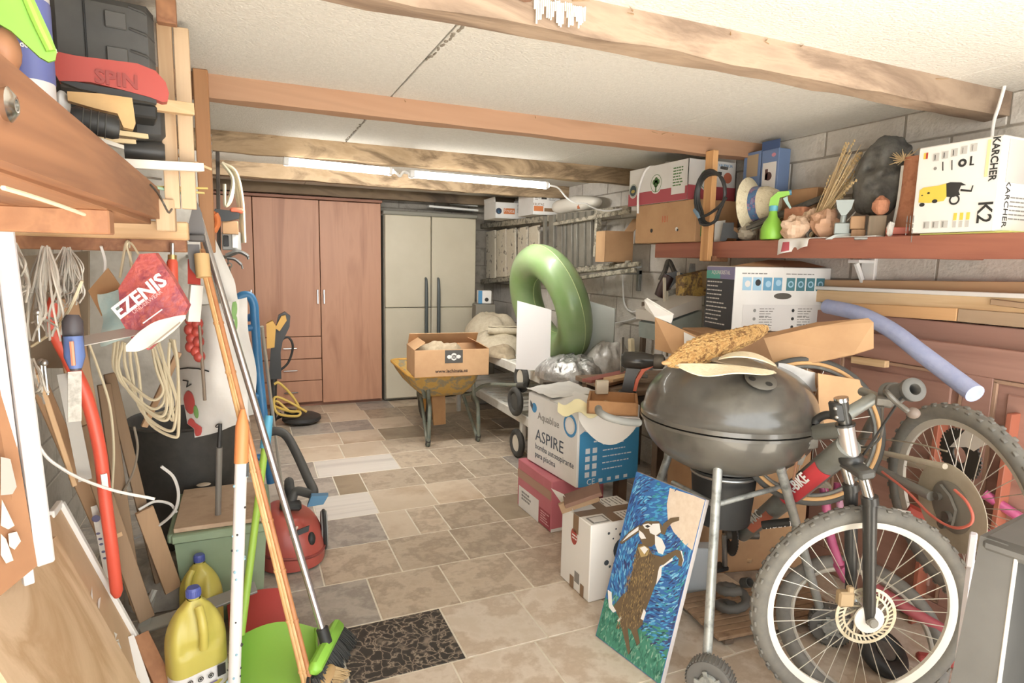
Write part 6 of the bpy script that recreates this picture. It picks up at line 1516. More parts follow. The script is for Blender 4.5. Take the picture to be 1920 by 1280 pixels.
B().tube([kp(1845, 925, 2.25), kp(1935, 985, 2.15)], .018, 12).build('top_tube', PKB, kbk)
B().tube([kp(1880, 912, 2.25), kp(1935, 945, 2.18)], .018, 12).build('top_tube', PKB, kbk)
B().prism([(-24, -8), (22, -20), (26, 12), (-10, 22)], 20, L(1714, 970, D=2.22) @ T(0, 10, 0) @ RX(90)).build('chain_guard', mat('guard_red', '#C8402F', .4), kbk, 20)
gm = B(); Mq = L(1702, 968, D=2.20)
for i in range(3): gm.box((-8, -4, 10-8*i), (26-4*i, 2, 4), Mq)
gm.build('guard_stripes', WCARD, kbk, 0)
ky = aZ(1652, 1175, .05); nk = V((-.35, -.5, .8)).normalized(); xk = V((0, 0, 1)).cross(nk).normalized()
lt = thing('loose_tyre', 'loose grey bicycle tyre lying tilted on the floor behind the front wheel', 'tyre', ky)
kc = aD(1632, 1168, 2.20); kc.z = .20; kc = V((1.98, 1.36, .165)); 
B().torus(.255, .026, 64, 10, axes(kc, xk, nk.cross(xk), nk)).build('tyre', mat('tyre_grey2', '#85827A', .8, col2='#726F68', scale=20), lt)
B().torus(.226, .008, 64, 8, axes(kc, xk, nk.cross(xk), nk), rz=.012).build('rim', mat('rim_dusty', '#BDB7A9', .6), lt)
one(B().box((0, 0, 0), (.16, .04, .03), T(*(aZ(1765, 1238, .03))) @ RZ(-38), b=.008), 'red_tool', mat('handle_red', '#B8463F', .4), 'red plastic handle lying on the floor near the right edge behind the front wheel', 'handle')
one(B().box((0, 0, 0), (16, 22, 64), L(1822, 1030, D=1.75), b=3).beam(aD(1822, 1050, 1.76), V((aD(1822, 1050, 1.76).x, aD(1822, 1050, 1.76).y, .002)), .02, .012), 'white_block', mat('white_lilac', '#E4E0E6', .5), 'white plastic end piece standing behind the dark grey housing at the right edge', 'plastic piece')
# chunky dark wheel lying on the floor behind the spokes
for i, (px, py, lab) in enumerate(((1655, 1225, 'small chunky black wheel lying on the floor behind the front wheel hub'),)):
    c = aZ(px, py, .05); M_ = axes((c.x, c.y, .055), (1, 0, 0), (0, .8, .6), (0, -.6, .8))
    t = thing('rubber_wheel', lab, 'wheel', c)
    B().torus(.062, .03, 36, 12, M_).build('tyre', BLACK, t); B().lathe([(0, -.02), (.036, -.02), (.036, .02), (0, .02)], 20, M_).build('hub', DM, t)
# clutter between kettle and head tube: cable knot and rope
one(B().tube(bez([wob(aD(1530+18*math.cos(i*.9)+8*math.sin(i*2.1)+i*.6, 900+14*math.sin(i*1.1), 2.18+.02*math.sin(i)), .01, 9) for i in range(26)], 4), .007, 6), 'cord_tangle', mat('cord_taupe', '#7C705F', .8), 'tangle of taupe cord hanging between the barbecue and the bicycle fork', 'cord')
for i, (px, lab) in enumerate(((1545, 'left pink and white bottle holder tube under the cord tangle'), (1571, 'right pink tube under the cord tangle'))):
    one(B().tube([aD(px, 915, 2.3), aD(px+4, 950, 2.3)], .013, 10), 'pink_tube', mat('pink_pale', '#D59AB4', .4), lab, 'tube')
# ================================================================ dark grey bin at the near right corner
dk = thing('plastic_housing', 'big dark grey plastic appliance housing with an open recess, cut by the right picture edge', 'appliance', (1.6, .85, 0))
DG = mat('bin_grey', '#5C5A56', .55, col2='#53514D', scale=6)
FLt = aD(1838, 1004, 1.20); dv_ = aD(1920, 962, 1.316)-FLt; zF = -V((dv_.x, dv_.y, 0)).normalized(); xF = V((-zF.y, zF.x, 0)); Hh = FLt.z
Wd = .46; MF = axes(V((FLt.x, FLt.y, 0)), xF, (0, 0, 1), zF)          # x right, y up, z towards the door
def fbox(x0, x1, y0, y1, z0, z1, name, b=.012): return B().box(((x0+x1)/2, (y0+y1)/2, (z0+z1)/2), (x1-x0, y1-y0, z1-z0), MF, b=b).build(name, DG, dk, 40)
def fpr(pts, z0, z1, name, m=None): return B().prism(pts, z1-z0, MF, 0, z0).build(name, m or DG, dk, 30)
fpr([(-.055, 0), (.03, 0), (.058, .30), (.058, Hh-.03), (.045, Hh), (.0, Hh)], -.34, 0, 'left_panel')
fpr([(Wd-.05, 0), (Wd+.05, 0), (Wd, Hh), (Wd-.05, Hh)], -.34, 0, 'right_panel')
fbox(.0, Wd, Hh-.03, Hh+.004, -.36, .006, 'top_frame'); fbox(.03, Wd, 0, .30, -.34, -.02, 'lower_panel', .03)
B().box(((.03+Wd)/2, (.28+Hh-.02)/2, -.29), (Wd-.03, Hh-.30, .14), MF, b=.004).build('back_panel', mat('recess_grey', '#45484B', .5), dk, 40)  # painted darker than the housing so the recess looks deep
B().box((.059, (Hh+.30)/2, -.002), (.006, Hh-.34, .010), MF, b=.002).build('edge_highlight', mat('highlight_pale', '#CFCBC2', .4), dk)  # pale strip added as a painted highlight along the recess edge
Mc_ = MF @ T(.135, .30, -.11) @ RX(-90)
tc_ = thing('silver_can', 'silver metal can standing in the recess of the dark grey appliance', 'can', Mc_.translation)
B().lathe([(0, .0), (.042, .0), (.042, .15), (.045, .155), (.045, .165), (.04, .17), (0, .17)], 32, T(*Mc_.translation)).build('can', STEEL, tc_)
# ================================================================ shelf on the left wall and what lies on it
XF, YE = -.225, 2.10
ztop, zbot = aX(303, 357, XF).z, 1.548
ls = thing('wall_shelf', 'orange brown plank shelf on the left wall with a pine end beam', 'shelf', (-.55, 1.2, 1.5))
b_ = B(); ya = -.2
vs = [(XF, ya, 1.535), (XF, YE, zbot+.004), (XF, YE, ztop), (XF, ya, ztop+.02)]
b_.add([V(p) for p in vs]+[V(p)-V((.03, 0, 0)) for p in vs], [(0, 1, 2, 3), (7, 6, 5, 4)]+[(i, (i+1) % 4, 4+(i+1) % 4, 4+i) for i in range(4)])
b_.build('fascia', WOODO, ls, 0)
for i in range(4): B().box((XF-.10-.15*i, .95, zbot), (.146, 2.3, .022), b=.002).build('plank', WOODO, ls, 0)
yb_ = 2.135
pa, pb = aY(0, 398, yb_), aY(352, 416, yb_); zb1 = aY(340, 450, yb_).z
B().box(((XL+pb.x)/2, yb_+.02, (pb.z+zb1)/2), (pb.x-XL, .05, pb.z-zb1), b=.004).build('end_beam', PINEX, ls, 0)
B().box(((XL+pb.x)/2, yb_+.065, zb1-.012), (pb.x-XL-.02, .05, .05), b=.003).build('lower_batten', WOODO, ls, 0)
B().box((XF+.014, YE-.01, (zbot+ztop)/2-.03), (.05, .05, ztop-zbot), b=.003).build('end_block', PINE, ls, 0)
B().box((-.55, 1.5, zbot-.035), (.6, .05, .05), b=.003).build('bearer', WOODO, ls, 0)
B().lathe([(0, 0), (.016, 0), (.018, .006), (.01, .012), (.006, .012), (.006, .008), (0, .008)], 20, axes(aX(5, 195, XF), (0, 1, 0), (0, 0, 1), (1, 0, 0))).build('screw_cup', CHROME, ls)
pp_ = thing('wood_post', 'orange brown post from the ceiling down beside the left shelf', 'post', (-.14, 2.6, 1.4))
x0, x1 = aY(364, 200, 2.58).x, aY(392, 200, 2.58).x
B().box(((x0+x1)/2, 2.61, 1.79), (x1-x0, .06, .66), b=.003).build('timber', mat('post_dark_orange', '#B9824F', .6, col2='#A5703F', scale=8, axis='z'), pp_, 0)
# pale upright planks
for i, (xa, xb, yt, lab) in enumerate(((300, 330, 45, 'pale pine plank standing upright behind the black case, left of its twin'), (331, 361, 52, 'pale pine plank standing upright next to the orange post'))):
    y_ = 2.085; a, b2 = aY(xa, 200, y_).x, aY(xb, 200, y_).x; z1 = min(aY(xa, yt, y_).z, 2.10)
    one(B().box(((a+b2)/2, y_, (z1+1.585)/2), (b2-a-.002, .022, z1-1.585), b=.002), 'pine_plank', PINE, lab, 'plank')
one(B().box((aY(312, 20, 1.93).x, 1.93, (min(2.118, aY(312, -8, 1.93).z)+aY(312, 46, 1.93).z)/2), (.046, .03, min(2.118, aY(312, -8, 1.93).z)-aY(312, 46, 1.93).z), b=.002), 'wood_block', WOODO, 'orange wood block above the pale planks under the ceiling', 'wood block')
# black ribbed tool case
M_ = L(190, 150, D=1.53); tc = thing('tool_case', 'big black ribbed plastic tool case standing on the left shelf', 'case', M_.translation)
CSE = mat('case_black', '#4F4D49', .55, col2='#5A5853', scale=10)
B().box((10, 60, 62), (200, 90, 190), M_, b=14).build('body', CSE, tc)
B().box((-24, 14, 70), (4, 6, 190), M_, b=1).build('seam', BLACK, tc)
for z in (116, 52, 0): B().box((34, 13, z), (42, 8, 30), M_, b=2).build('raised_panel', mat('case_grey', '#5F5D58', .5), tc)
for z in (20, 60, 100, 140): 
    B().tube([M_ @ V((60, 14, z+6)), M_ @ V((90, 12, z)), M_ @ V((108, 30, z-8))], 3*M_.col[2][2], 6).build('rib', mat('case_edge', '#403E3A', .5), tc)
B().box((10, 60, -42), (195, 86, 26), M_, b=4).build('foot', BLACK, tc)
# red tool handle with raised letters
M_ = L(210, 160, D=1.40); rh = thing('saw_handle', 'red plastic saw handle with raised letters lying in front of the black case', 'saw', M_.translation)
RH = mat('handle_saw_red', '#B23625', .4)
B().prism([(-106, 46), (-96, 42), (-60, 40), (-10, 42), (50, 44), (85, 36), (104, 18), (110, -2), (106, -18), (96, -20), (70, -14), (20, -8), (-40, -2), (-80, -6), (-94, -8), (-104, 10)], 26, M_ @ T(0, 14, 0) @ RX(90)).build('handle', RH, rh, 30)
Mt_ = M_ @ T(10, -13, 8) @ RX(90) @ RZ(-1)
B().text('SPIN', 34, Mt_, 0, bold=.03, sx=1.2, ext=2).build('letters', mat('handle_saw_red2', '#972C1E', .4), rh, 0)
B().prism([(-100, -6), (-60, -16), (-10, -20), (50, -22), (84, -24), (84, -14), (20, -8), (-80, -4)], 18, M_ @ T(0, 9, 0) @ RX(90)).build('rubber_inset', BLACK, rh, 30)
# wooden hammer handle, black grip and small stuff
TAN = mat('handle_wood', '#D3A765', .5, col2='#C59854', scale=10)
M_ = L(190, 205, D=1.38); one(B().prism([(-60, 22), (0, 26), (60, 26), (64, -20), (58, -32), (40, -30), (30, -6), (-10, -2), (-60, 6)], 24, M_ @ T(0, 12, 0) @ RX(90)), 'hammer_shaft', TAN, 'curved wooden tool handle lying under the red saw handle', 'handle', smooth=30)
M_ = L(182, 232, D=1.34); bg_ = thing('screwdriver_grip', 'black ribbed screwdriver grip under the wooden handle on the left shelf', 'grip', M_.translation)
B().lathe([(0, -50), (18, -48), (22, -40), (22, 30), (18, 42), (0, 44)], 20, M_ @ RY(97)).build('grip', BLACK, bg_)
for i in range(4): B().torus(22.2, 1.6, 24, 6, M_ @ RY(97) @ T(0, 0, -26+14*i)).build('rib', DARK, bg_)
M_ = L(280, 250, D=1.72); pt_ = thing('battery_tool', 'black battery tool base on the left shelf in front of the pale planks', 'tool', M_.translation)
B().box((0, 20, 20), (62, 50, 60), M_, b=9).build('body', mat('tool_black_soft', '#3F3D3A', .45), pt_); B().lathe([(0, -40), (18, -40), (19, 30), (16, 36), (0, 36)], 18, M_ @ T(-8, 8, -32) @ RY(90)).build('tube', mat('tool_black_soft', '#3F3D3A', .45), pt_)
B().lathe([(0, 0), (14, 0), (14, 24), (0, 24)], 14, M_ @ T(-4, 0, 44) @ RY(60)).build('knob', BLACK, pt_)
def lath(pa, pb, d0, d1, w_, h_, m, label, name='lath', cat='lath'): return one(B().beam(aD(*pa, d0), aD(*pb, d1), w_, h_, b=.001), name, m, label, cat)
WL = mat('lath_white', '#EFE9DC', .6); CRM = mat('lath_cream', '#E3CB9A', .7)
lath((150, 178), (362, 206), 1.55, 1.72, .03, .032, PINEX, 'pale pine lath pointing right between the red handle and the black tool')
lath((150, 240), (275, 256), 1.50, 1.66, .016, .013, CRM, 'cream stick above the other one beside the black grip')
lath((150, 258), (252, 266), 1.48, 1.62, .014, .011, CRM, 'short cream stick below the other one beside the black grip')
lath((185, 262), (228, 276), 1.42, 1.50, .014, .010, WL, 'white wedge tip lying lowest beside the black grip')
lath((200, 305), (378, 314), 1.60, 1.80, .03, .024, WL, 'long white bar sticking out over the shelf end')
lath((318, 284), (396, 318), 1.85, 1.95, .012, .008, PINEX, 'thin pale splinter of wood beside the white bar')
lath((285, 350), (388, 353), 1.75, 1.98, .008, .007, mat('stick_yellow', '#DFC86A', .6), 'upper thin yellow stick at the end of the left shelf')
lath((285, 352), (382, 362), 1.75, 1.98, .008, .007, mat('stick_yellow2', '#E8D27E', .6), 'lower thin yellow stick at the end of the left shelf')
lath((288, 350), (356, 366), 1.74, 1.92, .008, .007, mat('stick_mint', '#9FC7AC', .6), 'thin mint green stick crossing the yellow sticks')
lath((258, 330), (302, 336), 1.70, 1.80, .007, .006, STEEL, 'short metal rod end on the left shelf under the white bar', 'metal_rod', 'rod')
one(B().tube(bez([aX(6, 352, XF+.01), aX(60, 368, XF+.012), aX(120, 388, XF+.014), aX(158, 402, XF+.012)]), .0025, 6), 'string', ROPE, 'thin pale string running along the lower edge of the shelf board', 'string')
one(B().tube(bez([aX(282, 346, XF+.012), aX(296, 362, XF+.03), aX(306, 380, XF+.045), aX(316, 398, XF+.05), aX(322, 392, XF+.05)]), .0028, 6), 'wire_hook', DM, 'bent dark wire hanging at the end of the shelf board', 'wire')
# green trowel like scoop, blue bottle at the top left
M_ = L(40, 40, D=.98); gs = thing('green_scoop', 'bright green plastic scoop hanging over the shelf at the top left corner', 'scoop', M_.translation)
B().prism([(-60, 60), (-60, -6), (-20, -22), (30, -60), (46, -66), (60, -60), (64, -44), (54, -16), (20, 60)], 10, M_ @ T(0, 5, 0) @ RX(90)).build('blade', LIME, gs, 30)
B().tube(bez([M_ @ V((10, -6, 50)), M_ @ V((30, -8, 0)), M_ @ V((52, -8, -46))]), .007, 8).build('rib', mat('lime_light', '#A9E043', .4), gs)
M_ = L(62, 165, D=1.22); bb = thing('blue_bottle', 'blue and white plastic bottle on the left shelf behind the green scoop', 'bottle', M_.translation)
B().lathe([(0, -60), (42, -58), (44, -50), (44, 170), (30, 190), (0, 200)], 28, M_).build('bottle', mat('bottle_white', '#E6E4E4', .4), bb)
B().lathe([(44.6, 8), (45, 10), (45, 150), (44.6, 152)], 28, M_).build('label_band', mat('label_violet', '#6872B4', .5), bb)
lb_ = B()
for k, (z, s_) in enumerate(((96, 'seguro, el'), (80, 'mejorando'), (64, 'hora de frescura'))): lb_.text(s_, 15, M_ @ T(0, -46.5, z) @ RX(90), 0, bold=.02, ext=.3)
lb_.build('label_text', _mc['letter_white'], bb, 0)
one(B().ell(aD(12, 95, 1.0), (.02, .03, .035), 12, 8), 'orange_ball', mat('orange_dull', '#C98A5C', .5), 'dull orange cap at the left picture edge on the shelf', 'cap')
one(B().ell(aD(118, 196, 1.36), (.014, .03, .03), 12, 8), 'white_nozzle', WHITE, 'white plastic nozzle beside the blue bottle on the left shelf', 'nozzle')
# ================================================================ boards leaning on the left wall
PLY = mat('plywood', '#CFAF88', .6, col2=['#DABB96', '#BE9A70', '#D2B28B'], scale=4, axis='z', stretch=3, detail=7)
PLY2 = mat('plywood_tan', '#C3A27C', .65, col2=['#CCAC86', '#B5936C'], scale=3, axis='z', stretch=3)
def lean_board(name, label, Fx, Fy, pxt, ya, m, th=.014, cat='board', z1=None, skew=0.):
    """board on the floor at (Fx, Fy) whose far top corner is seen at pixel pxt; it runs towards the door to y = ya"""
    t_ = thing(name, label, cat, (Fx, (Fy+ya)/2, 0))
    top_ = aY(*pxt, Fy+skew)
    p = [V((Fx, Fy, .0)), top_, V((top_.x, ya, top_.z)), V((Fx, ya, .0))]
    n = (p[1]-p[0]).cross(p[3]-p[0]).normalized(); n = n if n.x > 0 else -n
    p2 = [q-n*th for q in p]
    B().add(p+p2, [(0, 1, 2, 3), (7, 6, 5, 4)]+[(i, (i+1) % 4, 4+(i+1) % 4, 4+i) for i in range(4)]).build('sheet', m, t_, 0)
    return t_, p, n
f = aZ(302, 1284, 0)
t2, p, n = lean_board('leaning_board', 'tan board with a white edge strip leaning on the left wall behind the plywood', f.x, f.y, (112, 944), 1.0, PLY2)
B().beam(p[0]+n*.004, p[1]+n*.004, .022, .016, b=.002).build('edge_strip', WHITE, t2, 0)
B().beam(p[1]+V((0, -.09, 0)), p[1]+V((0, 0, 0)), .016, .022, b=.002).build('tape_piece', WHITE, t2, 0)
wp_ = B(); rs = random.Random(2)
for (a, b2) in ((.62, .12), (.60, .16), (.58, .10), (.56, .2), (.64, .2), (.38, .14), (.36, .12), (.40, .13)):
    c = p[0].lerp(p[1], a)+V((0, -b2, 0))+n*.002
    e = (p[1]-p[0]).normalized(); o5 = [c+e*rs.uniform(-.02, .02)+V((0, rs.uniform(-.03, .03), 0)) for _ in range(5)]
    ctr = sum(o5, V())/5; o5.sort(key=lambda q: math.atan2((q-ctr).dot(e), (q-ctr).y)); wp_.add(o5, [(0, 1, 2, 3, 4)])
o = wp_.build('paint_splash', WHITE, t2, 0); o['kind'] = 'stuff'
py_ = thing('plywood_sheet', 'big pale plywood sheet leaning at the bottom left corner in front of the tan board', 'board', (-.4, 1.4, 0))
O_ = p[0]+n*.03
def onp(px, py, lift=0.): r = ray(px, py); return CAMP+r*((O_+n*lift-CAMP).dot(n)/r.dot(n))
e_ = (p[1]-p[0]).normalized(); tp = onp(106, 1004); bt_ = tp-e_*(tp.z/e_.z); tp2 = onp(-60, 1165); bt2 = V((bt_.x, tp2.y, 0))
Q = [bt_, tp, tp2, bt2]
B().add(Q+[q-n*.015 for q in Q], [(0, 1, 2, 3), (7, 6, 5, 4)]+[(i, (i+1) % 4, 4+(i+1) % 4, 4+i) for i in range(4)]).build('sheet', PLY, py_, 0)
one(B().beam((-.84, 1.78, 0.003), (-.80, 1.78, 1.42), .02, 1.75, up=(0, 1, 0), b=.003), 'backing_board', mat('board_backing', '#A98F6E', .8, col2=['#B59B79', '#8F7759'], scale=4, axis='z'), 'large dull brown board standing against the left wall behind the slats', 'board')
# brown board with flaking paint and the white profile
bw = thing('painted_board', 'brown board with flaking grey paint leaning behind the white profile at the left edge', 'board', (-.8, 1.4, .4))
q0, q1, q2, q3 = aD(-40, 1150, 1.28), aD(70, 1060, 1.40), aD(0, 640, 1.34), aD(-60, 640, 1.24)
nn = (q1-q0).cross(q3-q0).normalized()*-.014
B().add([q0, q1, q2, q3]+[q+nn for q in (q0, q1, q2, q3)], [(0, 1, 2, 3), (7, 6, 5, 4)]+[(i, (i+1) % 4, 4+(i+1) % 4, 4+i) for i in range(4)]).build('sheet', mat('board_brown', '#AE7A4E', .7, col2='#9C6A42', scale=5), bw, 0)
def q_at(px, py): r = ray(px, py); nrm_ = (q1-q0).cross(q3-q0); return CAMP+r*((q0-CAMP).dot(nrm_)/r.dot(nrm_))-nn*.15
for k, pts in enumerate(([(0, 856), (18, 860), (30, 912), (22, 926), (0, 928)], [(2, 936), (14, 960), (26, 985), (14, 992), (0, 985)], [(14, 1000), (30, 996), (38, 1014), (26, 1030), (16, 1024)], [(0, 1000), (10, 1010), (24, 1050), (10, 1056), (0, 1040)])):
    B().add([q_at(*q) for q in pts], [tuple(range(len(pts)))]).build('paint_flake', mat('flake_grey', '#B8B2A8', .8) if not k else mat('flake_pale', '#DCD3C4', .8), bw, 0)
pv = thing('white_profile', 'white plastic window profile leaning at the left edge', 'profile', aD(75, 1015, 1.42))
a, b2 = aD(12, 520, 1.34), aD(82, 1040, 1.42)
B().beam(a+V((0, 0, .12)), b2-V((0, 0, .02)), .036, .03, up=(.5, -.86, 0), b=.004).build('profile', mat('profile_white', '#D9D6D6', .4), pv, 0)
B().beam(a+V((-.03, -.01, .12)), b2+V((-.03, -.01, -.06)), .02, .02, up=(.5, -.86, 0), b=.002).build('lip', mat('profile_white', '#D9D6D6', .4), pv, 0)
# wooden slats and rods leaning behind
SL = [mat('slat_tan', '#B9936B', .75, col2='#A5815B', scale=8, axis='z'), mat('slat_dim', '#96795A', .8, col2='#846849', scale=8, axis='z'), mat('slat_pale', '#CBA67A', .7, col2='#BA9568', scale=8, axis='z')]
for i, (pa, pb, d0, d1, w_, m, lab) in enumerate((
    ((60, 690), (230, 1080), 1.86, 2.12, .045, 0, 'tan slat leaning behind the white profile'),
    ((70, 700), (140, 910), 1.70, 1.84, .014, 2, 'thin orange tinted stick leaning behind the white profile'),
    ((150, 800), (275, 1160), 1.90, 2.10, .05, 1, 'dim brown slat leaning left of the red bow saw foot'),
    ((195, 720), (255, 1130), 2.05, 2.16, .04, 1, 'dark slat leaning under the coiled cord'),
    ((215, 1000), (262, 1140), 2.00, 2.10, .04, 2, 'pale slat leaning right of the bow saw tip'),
    ((270, 955), (325, 1105), 2.18, 2.32, .06, 0, 'short wide tan slat leaning left of the green tub'),
    ((205, 700), (300, 1090), 2.10, 2.30, .035, 1, 'long narrow slat leaning behind the short wide slat'),
    ((120, 560), (170, 830), 1.90, 1.98, .07, 0, 'broad tan slat standing behind the blue handled trowel'),
    ((335, 660), (270, 800), 2.12, 2.10, .02, 0, 'brown stick slanting behind the coiled cords'))):
    one(B().beam(aD(*pa, d0), aD(*pb, d1), w_, .014, up=(.4, -.9, 0), b=.002), 'slat_board', SL[m], lab, 'slat')
lt_ = thing('printed_sheet', 'pale printed panel leaning behind the red bow saw', 'panel', aD(190, 1000, 1.95))
B().add([aD(170, 950, 1.96), aD(188, 944, 1.98), aD(215, 1090, 2.05), aD(196, 1080, 2.03)], [(0, 1, 2, 3)]).build('sheet', mat('panel_pale', '#D9D2C6', .6), lt_, 0)
r_ = B()
for k, (x, y) in enumerate(((180, 972), (184, 1000), (188, 1010), (190, 1020), (194, 1034), (197, 1046))): r_.ell(aD(x, y, 1.955+.01*k*.5), (.012 if k == 0 else .006, .002, .012 if k == 0 else .004), 10, 6)
r_.build('print', mat('print_indigo', '#5B5A7D', .7), lt_, 0)
# grey steel bracket
gbk = thing('steel_bracket', 'grey steel bracket standing on the floor left of the yellow jugs', 'bracket', aD(290, 1170, 2.15))
B().beam(aD(258, 1180, 2.10), aD(322, 1158, 2.2), .05, .012, up=(0, -.5, 1), b=.002).build('flat_arm', mat('grey_steel', '#9A9891', .5, .3), gbk, 0)
B().beam(aD(282, 1110, 2.16), aD(262, 1205, 2.10), .04, .012, up=(.5, -.8, 0), b=.002).build('upright', mat('grey_steel', '#9A9891', .5, .3), gbk, 0)
B().tube(bez([aD(290, 1105, 2.15), aD(278, 1130, 2.13), aD(262, 1150, 2.11)]), .012, 8).build('brace', mat('grey_steel', '#9A9891', .5, .3), gbk)
B().beam(aD(318, 1160, 2.2), aD(480, 1100, 2.36), .05, .012, up=(0, -.5, 1), b=.002).build('flat_arm', mat('grey_steel', '#9A9891', .5, .3), gbk, 0)
one(B().beam(aD(240, 1195, 1.98), aD(272, 1290, 1.92), .03, .02, up=(.5, -.8, 0), b=.001), 'splintered_lath', WHITE, 'white painted splintered lath at the foot of the leaning boards', 'lath')
one(B().beam(aD(262, 1190, 2.02), aD(310, 1290, 1.96), .05, .016, up=(.5, -.8, 0), b=.001), 'brown_lath', WOODO, 'brown lath beside the splintered white lath on the floor', 'lath')
# red bow saw
bs = thing('bow_saw', 'orange red tubular bow saw hanging among the slats on the left', 'saw', aD(200, 900, 1.85))
RS = mat('saw_red', '#DD4A2B', .4)
B().tube(bez([aD(104, 560, 1.72), aD(92, 600, 1.72), aD(112, 645, 1.74), aD(150, 715, 1.78), aD(170, 770, 1.81), aD(188, 850, 1.84), aD(198, 940, 1.87), aD(210, 1030, 1.90), aD(220, 1118, 1.94)]), [.016]*20+[.018]*44+[.010], 12).build('frame_tube', RS, bs)
B().beam(aD(120, 700, 1.77), aD(160, 900, 1.84), .035, .002, up=(.4, -.9, 0)).build('blade', mat('blade_dull', '#8F8B84', .5, .5), bs, 0)
B().beam(aD(194, 888, 1.838), aD(197, 914, 1.845), .016, .01, up=(.4, -.9, 0)).build('label', WHITE, bs, 0)
# trowel with blue handle, grey flat blade pointing right
tw = thing('trowel', 'trowel with a dark and blue handle hanging under the left shelf', 'trowel', aD(138, 650, 1.60))
B().tube([aD(136, 590, 1.58), aD(136, 602, 1.58), aD(137, 640, 1.59), aD(140, 668, 1.6), aD(142, 695, 1.6)], [.014, .023, .024, .021, .012], 14).build('grip', mat('grip_dark', '#4B464B', .5), tw)
B().tube([aD(137, 630, 1.572), aD(140, 668, 1.575), aD(142, 690, 1.578)], [.021, .0235, .014], 14).build('grip_lower', mat('grip_blue', '#5B76B4', .5), tw)
B().tube([aD(134, 640, 1.545), aD(138, 685, 1.55)], .005, 6).build('stripe', mat('stripe_orange', '#E7906A', .5), tw)
B().beam(aD(140, 696, 1.6), aD(140, 790, 1.62), .03, .003, up=(.4, -.9, 0)).build('blade', mat('blade_speckled', '#A09B93', .4, .5, col2='#7E7A73', scale=60), tw, 0)
one(B().beam(aD(152, 640, 1.62), aD(265, 618, 1.72), .05, .003, up=(.2, -.3, .9), b=.0008), 'scraper', mat('blade_grey', '#C6C2BB', .4, .4), 'grey flat scraper blade pointing right in front of the red bag', 'blade')
# hanks of clear cord, hooks and screws
CLC = mat('clear_cord', '#CFC8BB', .3, alpha=.85)
def hank(px0, px1, y0, y1, d, n, label, seed, r=.0028, fan=1.):
    t_ = thing('cord_hank', label, 'cord', aD((px0+px1)/2, y0, d)); rs = random.Random(seed); b = B()
    for i in range(n):
        x = px0+(px1-px0)*rs.random(); m_ = (px0+px1)/2
        pts = [aD(m_+(x-m_)*.3, y0+rs.uniform(0, 12), d), aD(x+rs.uniform(-8, 8), y0+(y1-y0)*.35, d+rs.uniform(-.03, .03)), aD(x*1.0+rs.uniform(-16, 16)*fan, y0+(y1-y0)*.7, d+rs.uniform(-.04, .04)), aD(x+rs.uniform(-20, 20)*fan, y1-rs.uniform(0, 40), d+rs.uniform(-.03, .03))]
        b.tube(bez(pts, 5), r, 5, cap=False)
    o = b.build('cords', CLC, t_, 60); o['kind'] = 'stuff'
    return t_
hank(2, 45, 455, 570, 1.52, 34, 'thick hank of clear cord hanging at the far left under the shelf', 1)
hank(60, 110, 460, 640, 1.56, 22, 'hank of clear looped cord hanging beside the screw hooks', 2)
hank(102, 150, 462, 580, 1.66, 40, 'frayed hank of clear plastic strands left of the cord bow', 3, .002)
hank(40, 75, 670, 760, 1.50, 20, 'small knot of clear cord hanging lower at the left', 4, .0025)
for i, (pts, lab) in enumerate(([(88, 470), (92, 500), (92, 540), (86, 560)], 'long clear cord loop dropping past the hooks'), ) if False else ():
    pass
for i, (pts, d, r, m, lab, nm) in enumerate((
    ([(155, 525), (130, 580), (100, 620), (60, 650)], 1.60, .004, ROPE, 'pale cord curving down left to the clear knot', 'cord'),
    ([(190, 462), (198, 490), (196, 520), (192, 534), (200, 538), (203, 532)], 1.80, .004, WHITE, 'white wire hook hanging under the left shelf', 'wire_hook'),
    ([(226, 520), (236, 460), (242, 456), (246, 500)], 1.78, .004, ROPE, 'cream cord loop left of the red bag', 'cord'),
    ([(34, 700), (70, 830), (120, 880), (200, 915), (290, 936)], 1.72, .0045, WHITE, 'long white wire curving across the slats', 'wire'),
    ([(302, 874), (325, 895), (334, 930), (322, 965), (280, 995), (222, 1020)], 2.12, .0055, mat('wire_grey', '#C9C6C0', .4), 'grey white wire bow curving beside the green tub', 'wire'),
    ([(165, 640), (185, 690), (205, 760), (212, 840), (210, 920)], 1.92, .004, ROPE, 'thin cord hanging behind the red bow saw', 'cord'),
    ([(250, 800), (256, 840), (246, 890), (220, 940)], 2.02, .004, mat('cord_taupe', '#7C705F', .8), 'taupe cord end hanging from the coil', 'cord'),
    ([(260, 955), (290, 940), (318, 945), (330, 960)], 2.14, .005, mat('wire_grey', '#C9C6C0', .4), 'short grey wire bow lying near the green tub lid', 'wire'))):
    one(B().tube(bez([wob(aD(*q, d+.03*k), .004, 8) for k, q in enumerate(pts)]), r, 6), nm, m, lab, 'cord' if nm == 'cord' else 'wire')
for i, (a, b2, lab) in enumerate((((70, 585), (74, 640), 'long steel screw hanging at the upper left below the hooks'), ((77, 678), (81, 722), 'steel screw hanging left in the lower pair'), ((83, 680), (90, 740), 'longer steel screw hanging right in the lower pair'))):
    t_ = one(B().tube([aD(*a, 1.53), aD(*b2, 1.54)], [.0042, .003], 8).ell(aD(*a, 1.53), .009, 10, 6), 'screw', STEEL, lab, 'screw')
one(B().beam(aD(16, 560, 1.46), aD(20, 640, 1.46), .04, .004, up=(.4, -.9, 0)), 'sponge_pack', mat('pack_yellow', '#CFC66A', .6, col2='#6F7A58', scale=30), 'yellow and green packet hanging behind the white profile', 'packet')
